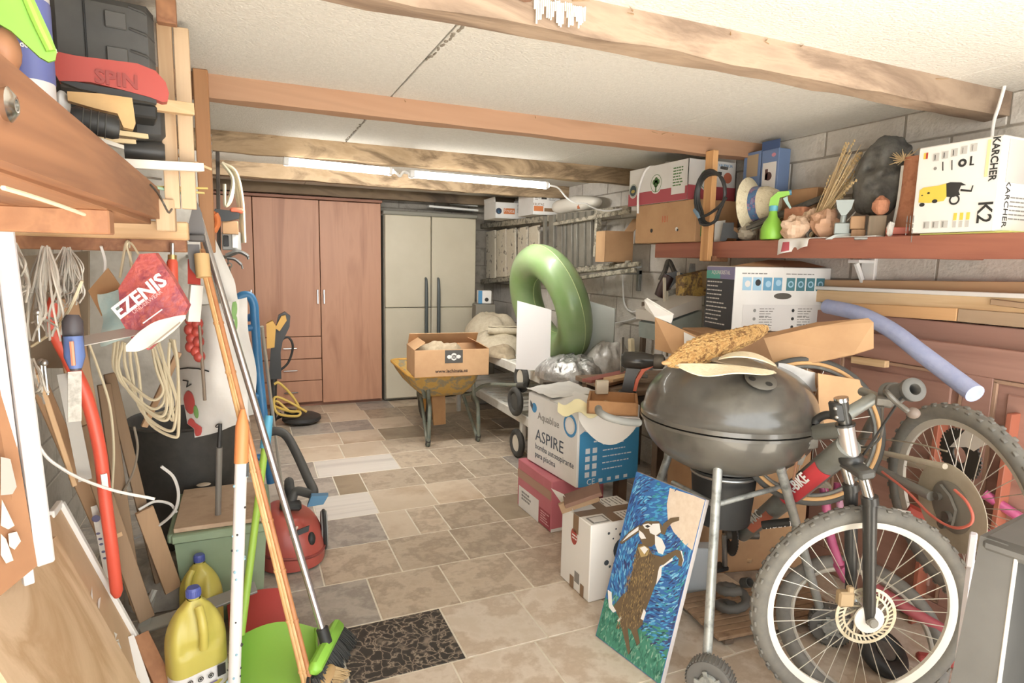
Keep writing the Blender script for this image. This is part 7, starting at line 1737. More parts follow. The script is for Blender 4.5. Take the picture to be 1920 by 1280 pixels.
# cream coiled cords under the red bag
ROPE2 = mat('rope_cream2', '#B9AB8B', .8)
cl_ = thing('coiled_cord', 'cream coiled cords hanging below the red bag', 'cord', aD(270, 640, 1.98))
for i in range(6):
    x0, x1, yb = 218+i*6, 240+i*9, 730+i*13
    pts = [aD(x0, 640, 1.96), aD(x0+3, 690, 1.97), aD(x0+22, yb-10, 1.98), aD(x1+36, yb+26, 1.98), aD(x1+58-i*2, yb+4, 1.99), aD(x1+52, 690, 2.0), aD(x1+44, 640, 2.0)]
    B().tube(bez([wob(q+V((0, .004*i, 0)), .022, 7+i) for q in pts]), .0052, 6, cap=False).build('loop', ROPE2, cl_)
for i in range(3):
    pts = [aD(285+i*5, 640, 2.0), aD(300+i*8, 700, 2.0), aD(312+i*8, 760, 2.0), aD(322-i*14, 790-i*8, 2.0), aD(300-i*8, 775, 2.0)]
    B().tube(bez([wob(q+V((0, .004*i, 0)), .022, 7+i) for q in pts]), .0052, 6, cap=False).build('loop', ROPE2, cl_)
# kraft envelope and teal plastic behind the red bag
def sheet_poly(name, label, cat, pts, d, m, th=.003, dd=None):
    P_ = [aD(x, y, d+(dd[i] if dd else 0)) for i, (x, y) in enumerate(pts)]; k = len(P_); n_ = V((-.35, -.93, 0))*-th
    return one(B().add(P_+[q+n_ for q in P_], [tuple(range(k)), tuple(range(k, 2*k))[::-1]]+[(i, (i+1) % k, k+(i+1) % k, k+i) for i in range(k)]), name, m, label, cat, smooth=0)
sheet_poly('kraft_envelope', 'brown kraft envelope hanging behind the teal plastic and the red bag', 'envelope', [(165, 545), (202, 502), (225, 535), (232, 585), (190, 592)], 1.84, CARD)
sheet_poly('pegboard', 'grey tan board hanging behind the cords under the left shelf', 'board', [(45, 480), (165, 470), (165, 690), (60, 690)], 1.98, mat('board_dim', '#9C8A72', .8, col2='#8B7963', scale=6), .01)
TEAL = mat('plastic_teal', '#9FBFC0', .35, col2='#B9C9C0', scale=14, bump=.4, bscale=30)
one(B().sheet(lambda u_, v_: wob(aD(186+u_*(84-26*v_)+10*v_, 545+v_*100-u_*10, 1.79), .03, 9), 14, 14, .002), 'teal_plastic_bag', TEAL, 'crumpled teal see-through plastic bag hanging left of the red bag', 'bag', smooth=60)
# red bag with white lettering
rb = thing('shopping_bag', 'red paper carrier bag with white lettering hanging folded under the left shelf', 'bag', aD(285, 560, 1.72))
PK_ = mat('bag_red', '#B84A4A', .45, col2=['#C85A50', '#9E3F50', '#D0644A'], scale=14, bump=.5, bscale=60)
pts = [(222, 540), (262, 476), (290, 474), (322, 520), (352, 572), (344, 590), (278, 656), (250, 640), (226, 600)]
P_ = [aD(x, y, 1.70+.0004*(x-222)) for x, y in pts]; k = len(P_); cen = sum(P_, V())/k
nb = V((.36, .93, 0)); b_ = B()
front = [q for q in P_]; b_.add(front+[cen-nb*.012]+[q+nb*.02 for q in P_], [(i, (i+1) % k, k) for i in range(k)]+[tuple(range(k+1, 2*k+1))[::-1]]+[(i, (i+1) % k, k+1+(i+1) % k, k+1+i) for i in range(k)])
b_.build('panel', PK_, rb, 60)
c = aD(262, 556, 1.665); d1 = (aD(302, 528, 1.665)-aD(222, 588, 1.665)).normalized(); nz = -nb
B().text('EZENIS', .052, axes(c, d1, nz.cross(d1), nz), bold=.03, sx=1.02).build('lettering', _mc['letter_white'], rb, 0)
B().text('UNDERWEAR', .016, axes(aD(276, 566, 1.664), d1, nz.cross(d1), nz)).build('small_lettering', mat('letter_pink', '#E2A8A8', .5), rb, 0)
B().beam(aD(268, 606, 1.668), aD(304, 580, 1.672), .003, .001, up=nz).build('white_line', _mc['letter_white'], rb, 0)
B().sheet(lambda u_, v_: wob(aD(236+u_*114, 655-u_*62+v_*(-4+u_*6)+(v_-.5)*44*math.sin(PI*min(1, .12+u_*.85)), 1.655+.02*u_), .006, 20), 14, 6, .004).build('bottom_fold', mat('bag_white', '#E9E2D4', .6), rb, 60)
B().beam(aD(278, 652, 1.642), aD(338, 604, 1.648), .004, .002, up=nz).build('crease', mat('crease_tan', '#9C8F7E', .8), rb, 0)
hd_ = B().tube(bez([aD(250, 500, 1.72), aD(238, 462, 1.74), aD(246, 456, 1.74), aD(262, 480, 1.72)]), .003, 6).build('handle', ROPE, rb)
# orange file, striped carton, grey clamp
fl_ = thing('wood_file', 'orange handled file hanging under the shelf beam right of the red bag', 'file', aD(324, 500, 1.88))
B().tube([aD(325, 545, 1.88), aD(324, 540, 1.88), aD(323, 492, 1.88), aD(323, 486, 1.88)], [.012, .0155, .0155, .012], 12).build('grip', ORANGE if False else mat('file_orange', '#E0502F', .4), fl_)
B().tube([aD(323, 487, 1.88), aD(323, 478, 1.88)], .0125, 12).build('ferrule', mat('brass', '#C9A96A', .35, .8), fl_)
B().tube([aD(323, 480, 1.88), aD(323, 456, 1.88)], .006, 8).build('blade', STEEL, fl_)
rc = thing('striped_carton', 'narrow white carton with a red top hanging behind the bamboo canes', 'box', aD(364, 550, 2.1))
B().beam(aD(362, 602, 2.12), aD(368, 534, 2.10), .04, .02, up=(.4, -.9, 0)).build('body', WCARD, rc, 0)
B().add([aD(352, 486, 2.09), aD(356, 484, 2.09), aD(376, 520, 2.095), aD(376, 534, 2.095), aD(352, 532, 2.095)], [(0, 1, 2, 3, 4)]).build('red_top', mat('carton_red2', '#CF3F33', .5), rc, 0)
cp = thing('spring_clamp', 'grey spring clamp gripping the handles at the end of the left shelf', 'clamp', aD(372, 450, 2.06))
CG = mat('clamp_grey', '#6E6A68', .6)
B().prism([(-16, -4), (-2, 44), (4, 56), (14, 30), (18, -6), (8, -20), (-6, -12)], 14, L(366, 430, D=2.04) @ T(0, 7, 0) @ RX(90)).build('upper_jaw', CG, cp, 30)
B().box((0, 0, 0), (34, 18, 14), L(368, 446, D=2.03), b=3).build('band', mat('clamp_dark', '#57524F', .6), cp)
B().prism([(-12, 0), (-8, -44), (4, -60), (12, -46), (12, 0)], 14, L(362, 458, D=2.06) @ T(0, 7, 0) @ RX(90)).build('lower_jaw', CG, cp, 30)
# ================================================================ long handles leaning together at the shelf end
# bamboo canes bundle
bm_ = thing('bamboo_canes', 'bundle of three striped orange bamboo canes leaning from the floor to the shelf end', 'canes', aZ(590, 1300, 0))
BAM = mat('bamboo', '#D9A05A', .45, col2=['#E2B06C', '#B97B3B'], scale=12, axis='z', stretch=6)
for i, (dx, m) in enumerate(((-7, BAM), (0, mat('bamboo_pale', '#E8BF82', .45, col2='#D2A05C', scale=12)), (7, mat('bamboo_dark', '#B7723A', .45, col2='#C98A4E', scale=12)))):
    lo, hi = aZ(583+dx, 1305, .0), aD(376+dx*.5, 468, 2.07)
    b = B(); b.tube([lo, hi], .0085, 10)
    for k in range(9):
        c = lo.lerp(hi, (k+.5)/9.); b.tube([c-(hi-lo).normalized()*.004, c+(hi-lo).normalized()*.004], .0105, 10)
    b.build('cane', m, bm_)
B().tube([aD(378, 476, 2.05), aD(382, 520, 2.05)], .024, 10).build('binding', mat('binding_tan', '#D3AC6E', .7), bm_)
# chrome broom
br = thing('broom', 'broom with a long chrome handle and a lime head with black bristles', 'broom', aZ(620, 1232, 0))
hdp = aZ(612, 1205, .10); tp_ = aD(372, 405, 2.14)
B().tube([hdp, hdp.lerp(tp_, .5), tp_], .0125, 14).build('handle', mat('chrome_pole', '#CFCBCB', .25, .9), br)
B().tube([hdp, hdp.lerp(tp_, .035)], .021, 12).build('socket', BLACK, br)
hx = (aZ(640, 1150, .10)-aZ(600, 1225, .10)).normalized()
c = hdp+V((0, 0, -.012)); B().beam(c-hx*.14, c+hx*.14, .05, .05, up=(0, 0, 1), b=.018).build('head', LIME, br)
bt = B(); rs = random.Random(9); sx_ = V((hx.y, -hx.x, 0)); sx_ = sx_ if sx_.x > 0 else -sx_
for i in range(700):
    a = rs.uniform(-.145, .145); s_ = rs.uniform(-.02, .022); st = c+hx*a+sx_*s_+V((0, 0, -.02))
    en = st+sx_*(.02+s_*1.2)+hx*a*.14; en.z = rs.uniform(.002, .012); bt.tube([st, st.lerp(en, .5)+V((0, 0, .004)), en], [.0022, .002, .0014], 4, cap=False)
o = bt.build('bristles', mat('bristle_black', '#35342F', .7), br, 60); o['kind'] = 'stuff'
# hand brush
hb = thing('hand_brush', 'small wooden hand brush lying at the bottom edge beside the broom', 'brush', aZ(615, 1290, 0))
c0, c1 = aZ(588, 1300, .03), aZ(622, 1248, .05)
B().tube(bez([c0, c0.lerp(c1, .5), c1], 4), [.024, .028, .030, .030, .030, .028, .026, .022, .014], 12, flat=.6).build('back', mat('brush_wood', '#C9A26A', .6), hb)
bt = B()
for i in range(220):
    t_ = rs.random(); st = c0.lerp(c1, t_)+V((.012, 0, -.005)); en = st+V((.045+rs.uniform(-.008, .008), rs.uniform(-.012, .012)-.01, 0)); en.z = rs.uniform(.003, .03); bt.tube([st, en], [.0018, .001], 4, cap=False)
o = bt.build('bristles', mat('bristle_tan', '#C8A974', .8), hb, 60); o['kind'] = 'stuff'
# white patterned pole with orange grip
mp = thing('mop_pole', 'white speckled mop pole with an orange grip standing in front of the dustpans', 'pole', aZ(440, 1310, 0))
lo, hi = aZ(438, 1318, 0), aD(452, 868, 2.02)
b = B().tube([lo, hi], .0195, 14).build('pole', mat('pole_white', '#EDEBE8', .4), mp)
ds_ = B(); rs = random.Random(12); ax_ = (hi-lo).normalized(); ox = ax_.cross(V((0, 1, 0))).normalized(); oy = ax_.cross(ox)
for i in range(46):
    t_ = rs.random(); a = rs.uniform(0, 2*PI); q = lo.lerp(hi, t_)+(ox*math.cos(a)+oy*math.sin(a))*.0192
    ds_.ell(q, rs.uniform(.003, .006), 8, 5, None, i % 3 if i % 3 < 2 else 0)
o = ds_.build('dots', [mat('dot_blue', '#9CCBE0', .5), mat('dot_dark', '#3B3A3A', .5)], mp); o['kind'] = 'stuff'
B().tube([hi+ax_*-.05, hi+ax_*.002], .0135, 12).build('sleeve', STEEL, mp)
B().tube([hi, hi+ax_*.02, hi+ax_*.12, hi+ax_*.155, hi+ax_*.178], [.0215, .022, .0215, .014, .008], 16).build('grip', mat('grip_orange', '#F0934A', .4), mp)
B().beam(hi+ax_*-.045+V((.018, 0, 0)), hi+ax_*.0+V((.018, 0, 0)), .012, .02).build('clip', BLACK, mp)
# lime dustpan on a long handle
dp = thing('long_dustpan', 'lime dustpan on a long lime handle with a light blue grip', 'dustpan', aZ(520, 1290, 0))
LP = mat('lime_pan', '#8CC234', .4)
p0, p1, p2, p3 = aD(452, 1192, 2.22), aD(592, 1178, 2.26), aZ(602, 1296, .01), aZ(448, 1300, .01)
def dpf(u_, v_):
    a = p0.lerp(p1, u_); c = p3.lerp(p2, u_); q = a.lerp(c, v_); bow = .05*math.sin(PI*u_)
    return q+V((0, .05*math.sin(PI*v_)*.6, bow*(1-v_)*.8-.02*math.sin(PI*v_)))
B().sheet(dpf, 16, 10, .006).build('pan', LP, dp, 60)
for u_ in (0, 1):
    B().sheet(lambda a, v_, u_=u_: dpf(u_, v_)+V((0, -.05*a, .035*a*(1-.4*v_))), 3, 8, .005).build('side_wall', LP, dp, 60)
B().tube([dpf(i/10, .98)+V((0, -.006, .004)) for i in range(11)], .006, 8).build('front_lip', mat('lime_light', '#A9E043', .4), dp)
lo, hi = aD(452, 1190, 2.20), aD(497, 838, 2.33)
B().tube([lo, hi], .0135, 14).build('handle', mat('lime_pole', '#A8D63A', .4), dp)
dd_ = (hi-lo).normalized(); B().tube([hi-dd_*.005, hi+dd_*.05, hi+dd_*.12], [.019, .0185, .015], 14).build('grip', mat('grip_lightblue', '#4FB3DA', .4), dp)
# red dustpan
rd = thing('red_dustpan', 'red dustpan standing behind the lime dustpan', 'dustpan', aZ(480, 1180, 0))
RP = mat('red_pan', '#C63A35', .45)
a0, a1, a2, a3 = aD(426, 1128, 2.46), aD(540, 1104, 2.50), aZ(548, 1215, .01), aZ(432, 1225, .01)
B().sheet(lambda u_, v_: a0.lerp(a1, u_).lerp(a3.lerp(a2, u_), v_)+V((0, .03*math.sin(PI*v_), .02*math.sin(PI*u_)*(1-v_))), 12, 8, .006).build('pan', RP, rd, 60)
B().tube([a0+V((0, -.004, .0)), a0.lerp(a1, .5)+V((0, -.004, .02)), a1+V((0, -.004, 0))], .006, 8).build('rim', RP, rd)
# grey telescopic pole
tp = thing('telescopic_pole', 'grey telescopic pole with a black tip standing in front of the green tub', 'pole', aZ(408, 1150, 0))
lo = aZ(406, 1130, 0); mid_, hi = aD(411, 838, 2.36), aD(413, 794, 2.36)
B().tube([lo, mid_], .0115, 12).build('tube', mat('pole_grey', '#9A9893', .4, .5), tp); B().tube([mid_, hi], [.009, .007], 10).build('tip', BLACK, tp)
# thin chrome rod beside the hand truck
one(B().tube([aZ(530, 925, 0), aD(491, 612, 3.0)], .009, 10), 'thin_rod', mat('rod_pale', '#CFCBBF', .35, .6), 'thin pale metal rod leaning beside the blue hand truck', 'rod')
# ================================================================ yellow jugs
JY = mat('jug_yellow', '#C4B63E', .35, col2='#CABC4A', scale=3)
def jug(C, ht, label, yaw):
    t_ = thing('bleach_jug', label, 'jug', C, (0, 0, yaw)); s_ = ht/.37
    b = B()
    def f(u_, v_):
        a = u_*2*PI; z = v_*.33
        k = 1 if z < .17 else max(.16, 1-((z-.17)/.165)**2.5*.84)
        sg = lambda t, e: math.copysign(abs(t)**e, t)
        r0 = .3 if z < .012 else 1; e = .65
        bx = .088*(k if z > .17 else 1)*(.94 if z < .012 else 1); byy = .062*(max(k, .3))*(.94 if z < .012 else 1)
        x, y = bx*sg(math.cos(a), e), byy*sg(math.sin(a), e)
        if y < -.02 and .05 < z < .20 and abs(x) < .07: y += .008*math.cos(x/.07*PI/2)
        if .17 < z < .30 and y < 0: y += .012*math.exp(-((abs(x)-.045)/.02)**2)      # hollows beside the grip rib
        return V((x*s_, y*s_, z*s_))
    b.sheet(f, 40, 30); b.add([f(i/40, 0) for i in range(40)], [tuple(range(40))])
    b.build('body', JY, t_, 60, world=False)
    B().tube(bez([V((.0, -.040, .315))*s_, V((.0, -.062, .285))*s_, V((0, -.072, .24))*s_, V((0, -.066, .185))*s_]), .0135*s_, 12).build('handle', JY, t_, 60, world=False)
    B().lathe([(0, .328), (.017, .328), (.017, .34), (0, .34)], 20, Mx.Scale(s_, 4)).build('neck', JY, t_, 40, world=False)
    c_ = B().lathe([(0, .338), (.0215, .338), (.0215, .362), (.018, .368), (0, .368)], 24, Mx.Scale(s_, 4))
    for k in range(24): c_.box((.0218*s_, 0, .35*s_), (.002, .0025, .02), RZ(15*k))
    c_.build('cap', mat('cap_blue', '#4A58A8', .4), t_, 40, world=False)
    lb = B().sheet(lambda u_, v_: (lambda q: V((q.x*1.012, q.y*1.012, q.z)))(f(.5+u_*.5, .03+v_*.28)), 24, 4); lb.build('label', mat('jug_label', '#E6E3DF', .5), t_, 60, world=False)
    pr = B(); Ml = T(0, -.064*s_, .065*s_) @ RX(90)
    for i in range(3): ringd(pr, Ml, -.045+.032*i, .022-.003*i, .006, .009); disc(pr, Ml, -.045+.032*i, .022-.003*i, .004)
    rect(pr, Ml, .040, .0, .066, .04, 0); lines(pr, Ml, -.06, -.012, .10, 3, .012, .004, 1)
    pr.build('print', [INK, mat('print_violet2', '#6C5C9A', .6)], t_, 0, world=False)
    return t_
ja = aZ(372, 1296, 0); jug((ja.x, ja.y, 0), .375, 'yellow plastic jug with a blue cap at the bottom left, the nearer of two', 24)
jb_ = aD(376, 1040, 2.32); jug((jb_.x-.005, jb_.y, 0), jb_.z+.005, 'yellow plastic jug with a blue cap standing behind the nearer jug', -40)
# ================================================================ green tub with a board on top
gt = thing('storage_tub', 'green plastic storage tub with a brown board for a lid', 'tub', (-.15, 2.7, 0))
GT = mat('tub_green', '#8FA482', .5, col2='#869B79', scale=5)
yT = 2.52; xa, xb = aY(328, 990, yT).x, aY(497, 990, yT).x; zt = aY(410, 988, yT).z; yB2 = yT+.42
def ring4(i, z): return [V((xa+i, yT+i, z)), V((xb-i, yT+i, z)), V((xb-i, yB2-i, z)), V((xa+i, yB2-i, z))]
o4, i4 = ring4(.02, 0.)+ring4(-.005, zt-.03), ring4(.026, .006)+ring4(.002, zt-.03)
bb = B(); q_ = [(0, 1, 5, 4), (1, 2, 6, 5), (2, 3, 7, 6), (3, 0, 4, 7), (3, 2, 1, 0)]
bb.add(o4, q_); bb.add(i4, [f[::-1] for f in q_]); bb.build('body', GT, gt, 0)
rm = B()
for k in range(4): r4 = ring4(-.012, zt-.018); rm.beam(r4[k], r4[(k+1) % 4], .03, .036, b=.006)
rm.build('rim', GT, gt)
for x in (xa-.012, xb+.012): B().box((x, yT+.21, zt-.04), (.03, .12, .03), b=.006).build('handle', GT, gt)
B().box(((xa+xb)/2, (yT+yB2)/2, zt+.010), (xb-xa+.01, yB2-yT+.01, .018), b=.002).build('lid_board', mat('lid_board', '#B79878', .6, col2=['#C2A484', '#A18260'], scale=6), gt, 0)
B().ell((aZ(382, 908, zt+.022).x, aZ(382, 908, zt+.022).y, zt+.022), (.03, .025, .004), 16, 6).build('sticker', mat('sticker_pale', '#D5C3A8', .5), gt)
# black flexible bucket behind the tub
bkp = aD(350, 850, 2.85)
bk_ = thing('black_bucket', 'large dusty black bucket behind the green tub under the white bag', 'bucket', (bkp.x, bkp.y+.1, 0))
zr = aD(300, 790, 2.85).z
B().lathe([(0, .004), (.19, .004), (.25, zr-.01), (.265, zr), (.255, zr+.006), (.24, zr-.01), (.18, .014), (0, .014)], 40, T(bkp.x-.0, bkp.y+.12, 0)).build('bucket', mat('bucket_black', '#34322E', .6, col2='#45423C', scale=14), bk_)
heap((aD(300, 930, 2.55).x, aD(300, 930, 2.55).y, .0), .15, .14, .16, mat('plastic_grey', '#B5AFA4', .5, col2='#8F897E', scale=12), 'plastic_bag', 'crumpled grey plastic bag on the floor left of the green tub', 'bag', 12, .05, 10)
# white shopping bag with strawberries
wb_ = thing('shopping_bag', 'white plastic shopping bag with strawberry prints hanging beside the canes', 'bag', aD(400, 690, 2.38))
BGW = mat('bag_plastic_white', '#E9E5DF', .4, col2='#DEDAD3', scale=6, bump=.3, bscale=14)
def bag(u_, v_):
    xl = 338-8*v_+(12 if v_ > .9 else 0)+v_*v_*22; xr = 446+v_*26; yt = 585+u_*(-25); ybm = 818-u_*30
    q = aD(xl+(xr-xl)*u_, yt+(ybm-yt)*v_, 2.40-.10*math.sin(PI*u_)*math.sin(PI*min(1, v_*.9+.1))); return wob(q, .016, 7)
B().sheet(bag, 26, 30, .003).build('bag', BGW, wb_, 70)
B().sheet(lambda u_, v_: bag(u_, v_)+V((.03, .12, 0)), 16, 18, .003).build('back', BGW, wb_, 70)
def onbag(pts, mi, lift=.006):
    q = [V(bag(u_, v_)) for u_, v_ in pts]; return [x+V((-.36, -.93, 0))*lift for x in q]
prb = B()
def blob(u0, v0, ru, rv, mi, n=14):
    c = bag(u0, v0)+V((-.3, -.95, 0))*.012; P_ = [bag(min(.99, max(.01, u0+ru*math.cos(2*PI*i/n))), min(.99, max(.01, v0+rv*math.sin(2*PI*i/n))))+V((-.3, -.95, 0))*.008 for i in range(n)]
    prb.add([c]+P_, [(0, 1+i, 1+(i+1) % n) for i in range(n)], mi)
for (u0, v0, ru, rv, mi) in ((.09, .74, .09, .09, 0), (.07, .93, .07, .07, 0), (.97, .62, .03, .08, 0), (.17, .82, .04, .05, 1), (.93, .08, .05, .09, 1), (.96, .2, .03, .06, 1)): blob(u0, v0, ru, rv, mi)
prb.build('strawberry_print', [mat('print_strawberry', '#CB4A44', .5), mat('print_leafgreen', '#7FAE5C', .5)], wb_, 60)
sc_ = B()
for (pts) in ([(.02, .46), (.15, .47), (.3, .5), (.45, .54)], [(.06, .56), (.14, .58), (.10, .62), (.18, .61)]): sc_.tube([bag(*q)+V((-.3, -.95, 0))*.010 for q in pts], .0028, 5)
sc_.tube([bag(.42+.05*math.cos(a), .955+.01*math.sin(a))+V((-.3, -.95, 0))*.01 for a in [i*2*PI/10 for i in range(11)]], .002, 5)
sc_.tube([bag(.80, .95)+V((-.3, -.95, 0))*.01, bag(.88, .945)+V((-.3, -.95, 0))*.01], .004, 5)
sc_.build('script_print', INK, wb_)
rf = thing('fruit_net', 'red net of small red balls hanging in front of the white bag', 'net', aD(362, 640, 2.20))
rs = random.Random(21)
for i, (x, y) in enumerate(((358, 600), (370, 606), (356, 618), (370, 622), (360, 634), (372, 640), (358, 650), (368, 658), (374, 668))): B().ell(aD(x, y, 2.20), (.020, .02, .022), 12, 8).build('ball', mat('ball_red', '#C4412F', .4, col2='#A8382E', scale=30), rf)
ct = thing('bag_card', 'folded cream card with green print behind the canes at the top of the white bag', 'card', aD(430, 580, 2.42))
B().add([aD(402, 590, 2.45), aD(440, 566, 2.45), aD(442, 618, 2.45), aD(412, 622, 2.45)], [(0, 1, 2, 3)]).build('card', mat('card_cream', '#DDD0B0', .6), ct, 0)
B().add([aD(434, 598, 2.445), aD(442, 588, 2.445), aD(444, 622, 2.445), aD(438, 624, 2.445)], [(0, 1, 2, 3)]).build('green_print', _mc['print_leafgreen'], ct, 0)
# long white roll of fabric
wr = thing('fabric_roll', 'long white cloth roll hanging between the canes and the orange post', 'cloth', aD(400, 500, 2.48))
B().sheet(lambda u_, v_: aD(376+u_*(12+34*min(1, v_*1.6))+v_*28, 418+v_*175, 2.50-.03*math.sin(PI*u_)), 10, 20, .003).build('cloth', mat('cloth_white', '#ECE8E0', .7), wr, 60)
one(B().tube([aD(374, 610, 2.18), aD(381, 705, 2.20), aD(384, 750, 2.22)], [.005, .006, .006], 8), 'iron_rod', mat('rod_brown', '#8C7A68', .5, .4), 'thin brownish rod hanging in front of the white shopping bag', 'rod')
# ================================================================ things hanging at the pier behind
YP = 3.95
one(B().beam(aY(408, 285, YP), aY(412, 560, YP), .02, .03, b=.002), 'hanging_lath', mat('lath_dark', '#4C4238', .8), 'dark lath hanging beside the plastered pier', 'lath')
ch = thing('chain', 'thin steel chain hanging from the cracked beam on the left', 'chain', aY(392, 250, 3.74))
for k in range(7): B().torus(.011, .0028, 14, 6, T(*aY(391+k*.6, 246+k*7.5, 3.745)) @ (RX(90) if k % 2 else RY(90))).build('link', STEEL, ch)
ch2 = thing('chain', 'grey chain bundle hanging under the black clamp claws', 'chain', aY(427, 480, YP))
for k in range(11): B().torus(.014, .004, 14, 6, T(*aY(428-k*.4+(k % 3)*2, 490+k*7, YP-.03)) @ (RX(90) if k % 2 else RY(90))).build('link', mat('chain_grey', '#9C968A', .5, .5), ch2)
co = thing('cord_coil', 'cream cord coil hanging from a nail beside the wardrobe', 'cord', aY(418, 300, YP))
for i in range(5):
    pts = [aY(416, 305, YP-.02*i), aY(432+i*5, 322, YP-.02*i), aY(444+i*5, 370, YP-.02*i), aY(452+i*3, 420+i*8, YP-.02*i), aY(455+i*2, 455, YP-.02*i)]
    if i > 2: pts = [aY(416, 305, YP-.02*i), aY(436, 335, YP-.02*i), aY(436-4*i+10, 372, YP-.02*i), aY(422, 385, YP-.02*i), aY(421, 345, YP-.02*i)]
    B().tube(bez(pts), .010, 6).build('loop', ROPE, co)
one(B().beam((-.32, 4.19, aY(430, 482, YP).z), (-.09, YP+.02, aY(430, 482, YP).z), .03, .02, b=.002), 'hook_rail', STEEL, 'steel hook rail fixed to the pier behind the hanging tools', 'rail')
os_ = thing('hand_saw', 'orange handled saw hanging on the orange post', 'saw', aY(395, 420, 3.2))
B().tube(bez([aY(390, 394, 2.63), aY(404, 402, 2.63), aY(408, 418, 2.63), aY(400, 436, 2.63), aY(398, 452, 2.63)]), [.014]*8+[.021]*16+[.013]*9, 10, flat=.6).build('handle', mat('saw_orange', '#D9762F', .45), os_)
js = thing('jigsaw', 'black and orange power saw hanging next to the wardrobe edge', 'saw', aY(430, 402, YP))
B().prism([(-28, -4), (-20, 10), (10, 8), (26, 4), (24, -6), (0, -12), (-20, -12)], 18, L(424, 403, Y=YP-.05) @ T(0, 9, 0) @ RX(90)).build('body', RBK, js, 30)
B().box((18, 0, 4), (26, 14, 10), L(426, 398, Y=YP-.06), b=3).build('orange_cover', ROR, js)
one(B().box((0, 0, 0), (30, 20, 24), L(432, 427, Y=YP-.04), b=1), 'small_carton', CARD, 'small tan carton hanging below the black and orange saw', 'box')
es = thing('switch_box', 'grey electric switch box on the pier beside the wardrobe', 'switch', aY(432, 450, YP))
B().box((0, 0, 0), (36, 14, 34), L(434, 452, Y=YP-.02), b=2).build('casing', mat('switch_grey', '#B9B7B0', .5), es)
B().box((6, -8, 0), (10, 6, 26), L(434, 452, Y=YP-.02), b=1).build('cover', WHITE, es); B().box((-10, -8, 0), (10, 4, 20), L(434, 452, Y=YP-.02), b=1).build('terminal', BLACK, es)
cc_ = thing('clamp_claws', 'grey curved clamp claws hanging under the switch box', 'clamp', aY(445, 480, YP))
B().tube(bez([aY(424, 480, YP-.05), aY(446, 472, YP-.05), aY(462, 478, YP-.05), aY(466, 486, YP-.05)]), [.028]*8+[.022]*12+[.014]*5, 8, flat=.5).build('upper_claw', mat('claw_grey', '#66645E', .5), cc_)
B().tube(bez([aY(426, 484, YP-.06), aY(440, 486, YP-.06), aY(452, 496, YP-.06), aY(455, 504, YP-.06)]), [.018]*17+[.010]*8, 8, flat=.5).build('lower_claw', mat('claw_grey', '#66645E', .5), cc_)
# ================================================================ hand truck, vacuum cleaner, pressure washer lance
BL_T = mat('truck_blue', '#2F7FB8', .35, col2='#3A8AC0', scale=8)
ht_ = thing('hand_truck', 'blue tubular hand truck standing between the white bag and the wardrobe', 'hand truck', (.1, 3.4, 0))
Yh = 3.45
lo1, lo2 = aY(500, 890, Yh), aY(455, 890, Yh)
B().tube(bez([aY(508, 905, Yh), aY(486, 700, Yh), aY(478, 600, Yh), aY(476, 572, Yh), aY(468, 555, Yh), aY(452, 555, Yh), aY(444, 570, Yh), aY(444, 600, Yh), aY(446, 700, Yh), aY(452, 905, Yh)]), .022, 12).build('frame_tube', BL_T, ht_)
for (ya_, yb2) in ((618, 612), (745, 740), (860, 856)): B().tube([aY(446, ya_, Yh), aY(484+(ya_-612)*.06, yb2, Yh)], .018, 10).build('crossbar', BL_T, ht_)
B().tube([aY(466, 596, Yh+.05), aY(480, 590, Yh)], .02, 10).build('latch', BL_T, ht_)
z0_ = aZ(480, 905, .0)
B().box((aY(480, 900, Yh).x, Yh-.10, .012), (.30, .22, .012), b=.003).build('toe_plate', BL_T, ht_)
for s_ in (-1, 1):
    M_ = axes((aY(480, 880, Yh).x+.17*s_, Yh+.06, .11), (0, 1, 0), (0, 0, 1), (1, 0, 0)); B().torus(.085, .025, 32, 10, M_).build('wheel', DARK, ht_); B().lathe([(0, -.02), (.06, -.016), (.06, .016), (0, .02)], 20, M_).build('hub', BL_T, ht_)
one(B().prism([(-14, -60), (-16, 0), (-8, 30), (10, 36), (16, 0), (12, -70)], 20, L(470, 690, Y=3.5) @ T(0, 10, 0) @ RX(90)), 'dark_bag', mat('dark_cloth', '#3A3531', .8), 'dark bag hanging inside the blue hand truck frame', 'bag', smooth=30)
# vacuum cleaner
vcm = thing('vacuum_cleaner', 'red canister vacuum cleaner with black hose on the floor by the green tub', 'vacuum cleaner', (.25, 2.9, 0))
VR = mat('vacuum_red', '#B8493A', .35, col2='#C05140', scale=4); M_ = L(548, 1030, Z=.03); kx = 1/M_.col[2][2]
def vf(u_, v_):
    a = u_*2*PI; ph = v_*PI/2; sg = lambda t, e: math.copysign(abs(t)**e, t)
    r = math.cos(ph)**.55; x = 62*r*sg(math.cos(a), .8); y = 74*r*sg(math.sin(a), .8); z = 96*math.sin(ph)**.8*(1-.22*(x/62+.2)) if v_ > 0 else 0
    return M_ @ V((x, y, z-8))
B().sheet(vf, 40, 16).build('body', VR, vcm, 60)
B().tube([vf(i/40, .12) for i in range(40)], .008, 6, closed=True).build('bumper', mat('vacuum_red_dark', '#93382E', .4), vcm)
for (x, y) in ((62, 10), (-60, 14)):
    Mw = M_ @ T(x, y, 28) @ RY(90); wl = B().lathe([(0, -6), (34, -6), (36, 0), (34, 6), (0, 6)], 28, Mw).build('wheel', mat('vacuum_grey', '#8C8B86', .5), vcm); B().torus(34, 4, 28, 8, Mw).build('tyre', BLACK, wl)
B().prism([(-12, -2), (10, 4), (12, 14), (-10, 8)], 4, M_ @ T(20, -62, 56) @ RX(80)).build('grille', BLACK, vcm)
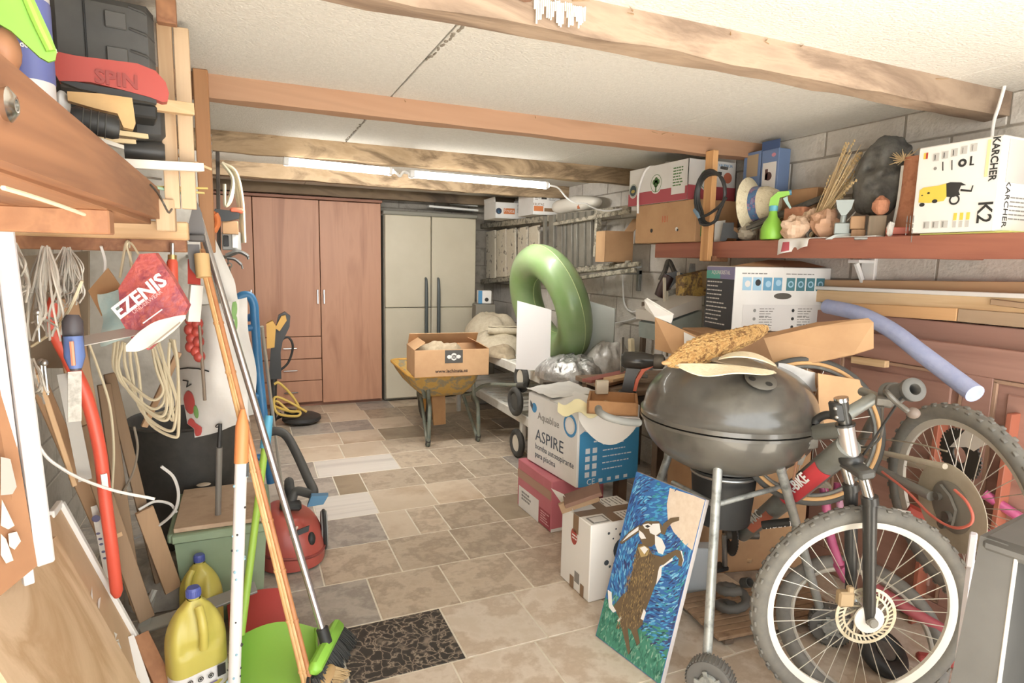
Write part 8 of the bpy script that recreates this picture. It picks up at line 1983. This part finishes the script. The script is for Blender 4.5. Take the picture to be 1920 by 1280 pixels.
B().ell((34, -52, 40), (9, 12, 13), 14, 8, M_).build('socket', BLACK, vcm)
B().tube(bez([M_ @ V((-2, -74, 58)), M_ @ V((4, -70, 66)), M_ @ V((10, -62, 70))]), .006, 6).build('logo_curve', mat('logo_pale', '#E6C9B8', .5), vcm)
B().box((-14, -20, 94), (40, 30, 12), M_ @ RY(8), b=4).build('handle', BLACK, vcm)
pts = [M_ @ V((0, -10, 92)), M_ @ V((10, 0, 112)), aD(588, 925, 2.95), aD(576, 895, 3.0), aD(556, 850, 3.05), aD(538, 818, 3.1), aD(520, 808, 3.1), aD(500, 812, 3.1)]
B().tube(bez([wob(q, .006, 4) for q in pts]), .022, 12).build('hose', mat('hose_black', '#4A4844', .55), vcm)
B().prism([(-16, -8), (14, -6), (24, 10), (-8, 12)], 16, L(592, 938, D=2.9) @ T(0, 8, 0) @ RX(90)).build('blue_clip', mat('clip_blue', '#4C83A8', .5), vcm)
# pressure washer lance with round surface cleaner
Yq = 5.0; ds0 = aZ(566, 792, .0)
pw_ = thing('surface_cleaner', 'black round patio cleaner with a yellow and black trigger lance before the wardrobe', 'pressure washer', (ds0.x, ds0.y, 0))
B().lathe([(0, .02), (.15, .02), (.165, .035), (.16, .06), (.12, .08), (.05, .09), (0, .09)], 40, T(ds0.x, ds0.y, 0)).build('disc', mat('disc_black', '#2B2926', .55), pw_)
yl = ds0.y
B().tube([V((ds0.x-.16, yl, .09)), aY(512, 790, yl), aY(514, 660, yl)], .028, 12).build('lance', RBK, pw_)
B().tube([V((ds0.x-.02, yl, .09)), V((ds0.x-.14, yl, .12))], .025, 10).build('joint', RBK, pw_)
B().prism([(-12, -60), (-6, 0), (10, 60), (22, 66), (32, 58), (30, 38), (16, 10), (12, -10), (12, -60)], 18, L(514, 650, Y=yl) @ T(0, 9, 0) @ RX(90)).build('gun_handle', RBK, pw_, 30)
B().prism([(-6, -22), (-6, 24), (6, 30), (12, 20), (8, -20)], 22, L(506, 630, Y=yl-.03) @ T(0, 11, 0) @ RX(90)).build('yellow_body', mat('lance_yellow', '#DBA63A', .45), pw_, 30)
B().prism([(0, 0), (12, 22), (20, 24), (22, 14), (8, -6)], 20, L(516, 614, Y=yl-.04) @ T(0, 10, 0) @ RX(90)).build('trigger', mat('lance_yellow', '#DBA63A', .45), pw_, 30)
B().tube(bez([aY(522, 640, yl), aY(540, 632, yl), aY(549, 650, yl), aY(540, 680, yl), aY(520, 698, yl)]), .010, 8).build('hose', BLACK, pw_)
yh = thing('yellow_hose', 'thin yellow hose coiled loosely beside the pressure washer lance', 'hose', aZ(545, 775, .05))
B().tube(bez([aY(514, 720, yl-.03), aY(524, 718, yl-.03), aY(548, 742, yl-.03), aY(560, 765, yl-.05), aY(545, 772, yl-.08), aY(520, 752, yl-.05), aY(514, 760, yl-.05), aY(540, 770, yl-.1), aY(562, 772, yl-.12), aY(556, 780, yl-.14), aY(520, 774, yl-.1), aY(515, 745, yl-.06), aY(540, 752, yl-.06), aY(575, 772, yl-.12)]), .011, 8).build('hose', mat('hose_yellow', '#D9B544', .5), yh)
# ================================================================ sets of like things
GROUPS = {'bleach_jug': 'yellow jugs at the bottom left', 'pine_plank': 'pale planks upright on the left shelf', 'ceiling_beam': 'ceiling beams', 'cord_hank': 'clear cord hanks under the left shelf',
          'screw': 'hanging steel screws', 'sun_lounger': 'stacked sun loungers', 'pale_stick': 'pale sticks by the black tool', 'metal_rod': 'metal rods', 'stone': 'stones on the right shelf',
          'shelf_board': 'white boards at the swim ring', 'fruit_carton': 'fruit cartons', 'blue_carton': 'small blue cartons on the right shelf', 'plank': 'boards stacked on the doors', 'tube_light': 'tube light battens',
          'towel': 'towels on the loungers', 'slat_board': 'slats', 'panel_door': 'panel doors on their side', 'white_batten': 'white battens on the cabinet', 'wood_block': 'wood blocks', 'cardboard_piece': 'folded cardboard pieces',
          'carton': 'cartons', 'lath': 'laths', 'chain': 'chains', 'bicycle': 'bicycles', 'pink_tube': 'pink tubes under the cord tangle', 'white_cable': 'white cables on the right wall', 'wall_bracket': 'ladder brackets'}
for o in list(SC.objects):
    n = o.name.split('.')[0]
    if o.parent is None and n in GROUPS and 'category' in o and 'group' not in o: o['group'] = GROUPS[n]
for o in SC.objects:
    if o.parent is not None and o.name.split('.')[0] in ('print', 'side_print', 'label_text', 'background', 'hare', 'dots', 'strawberry_print', 'script_print', 'guard_stripes'): o['kind'] = 'stuff'
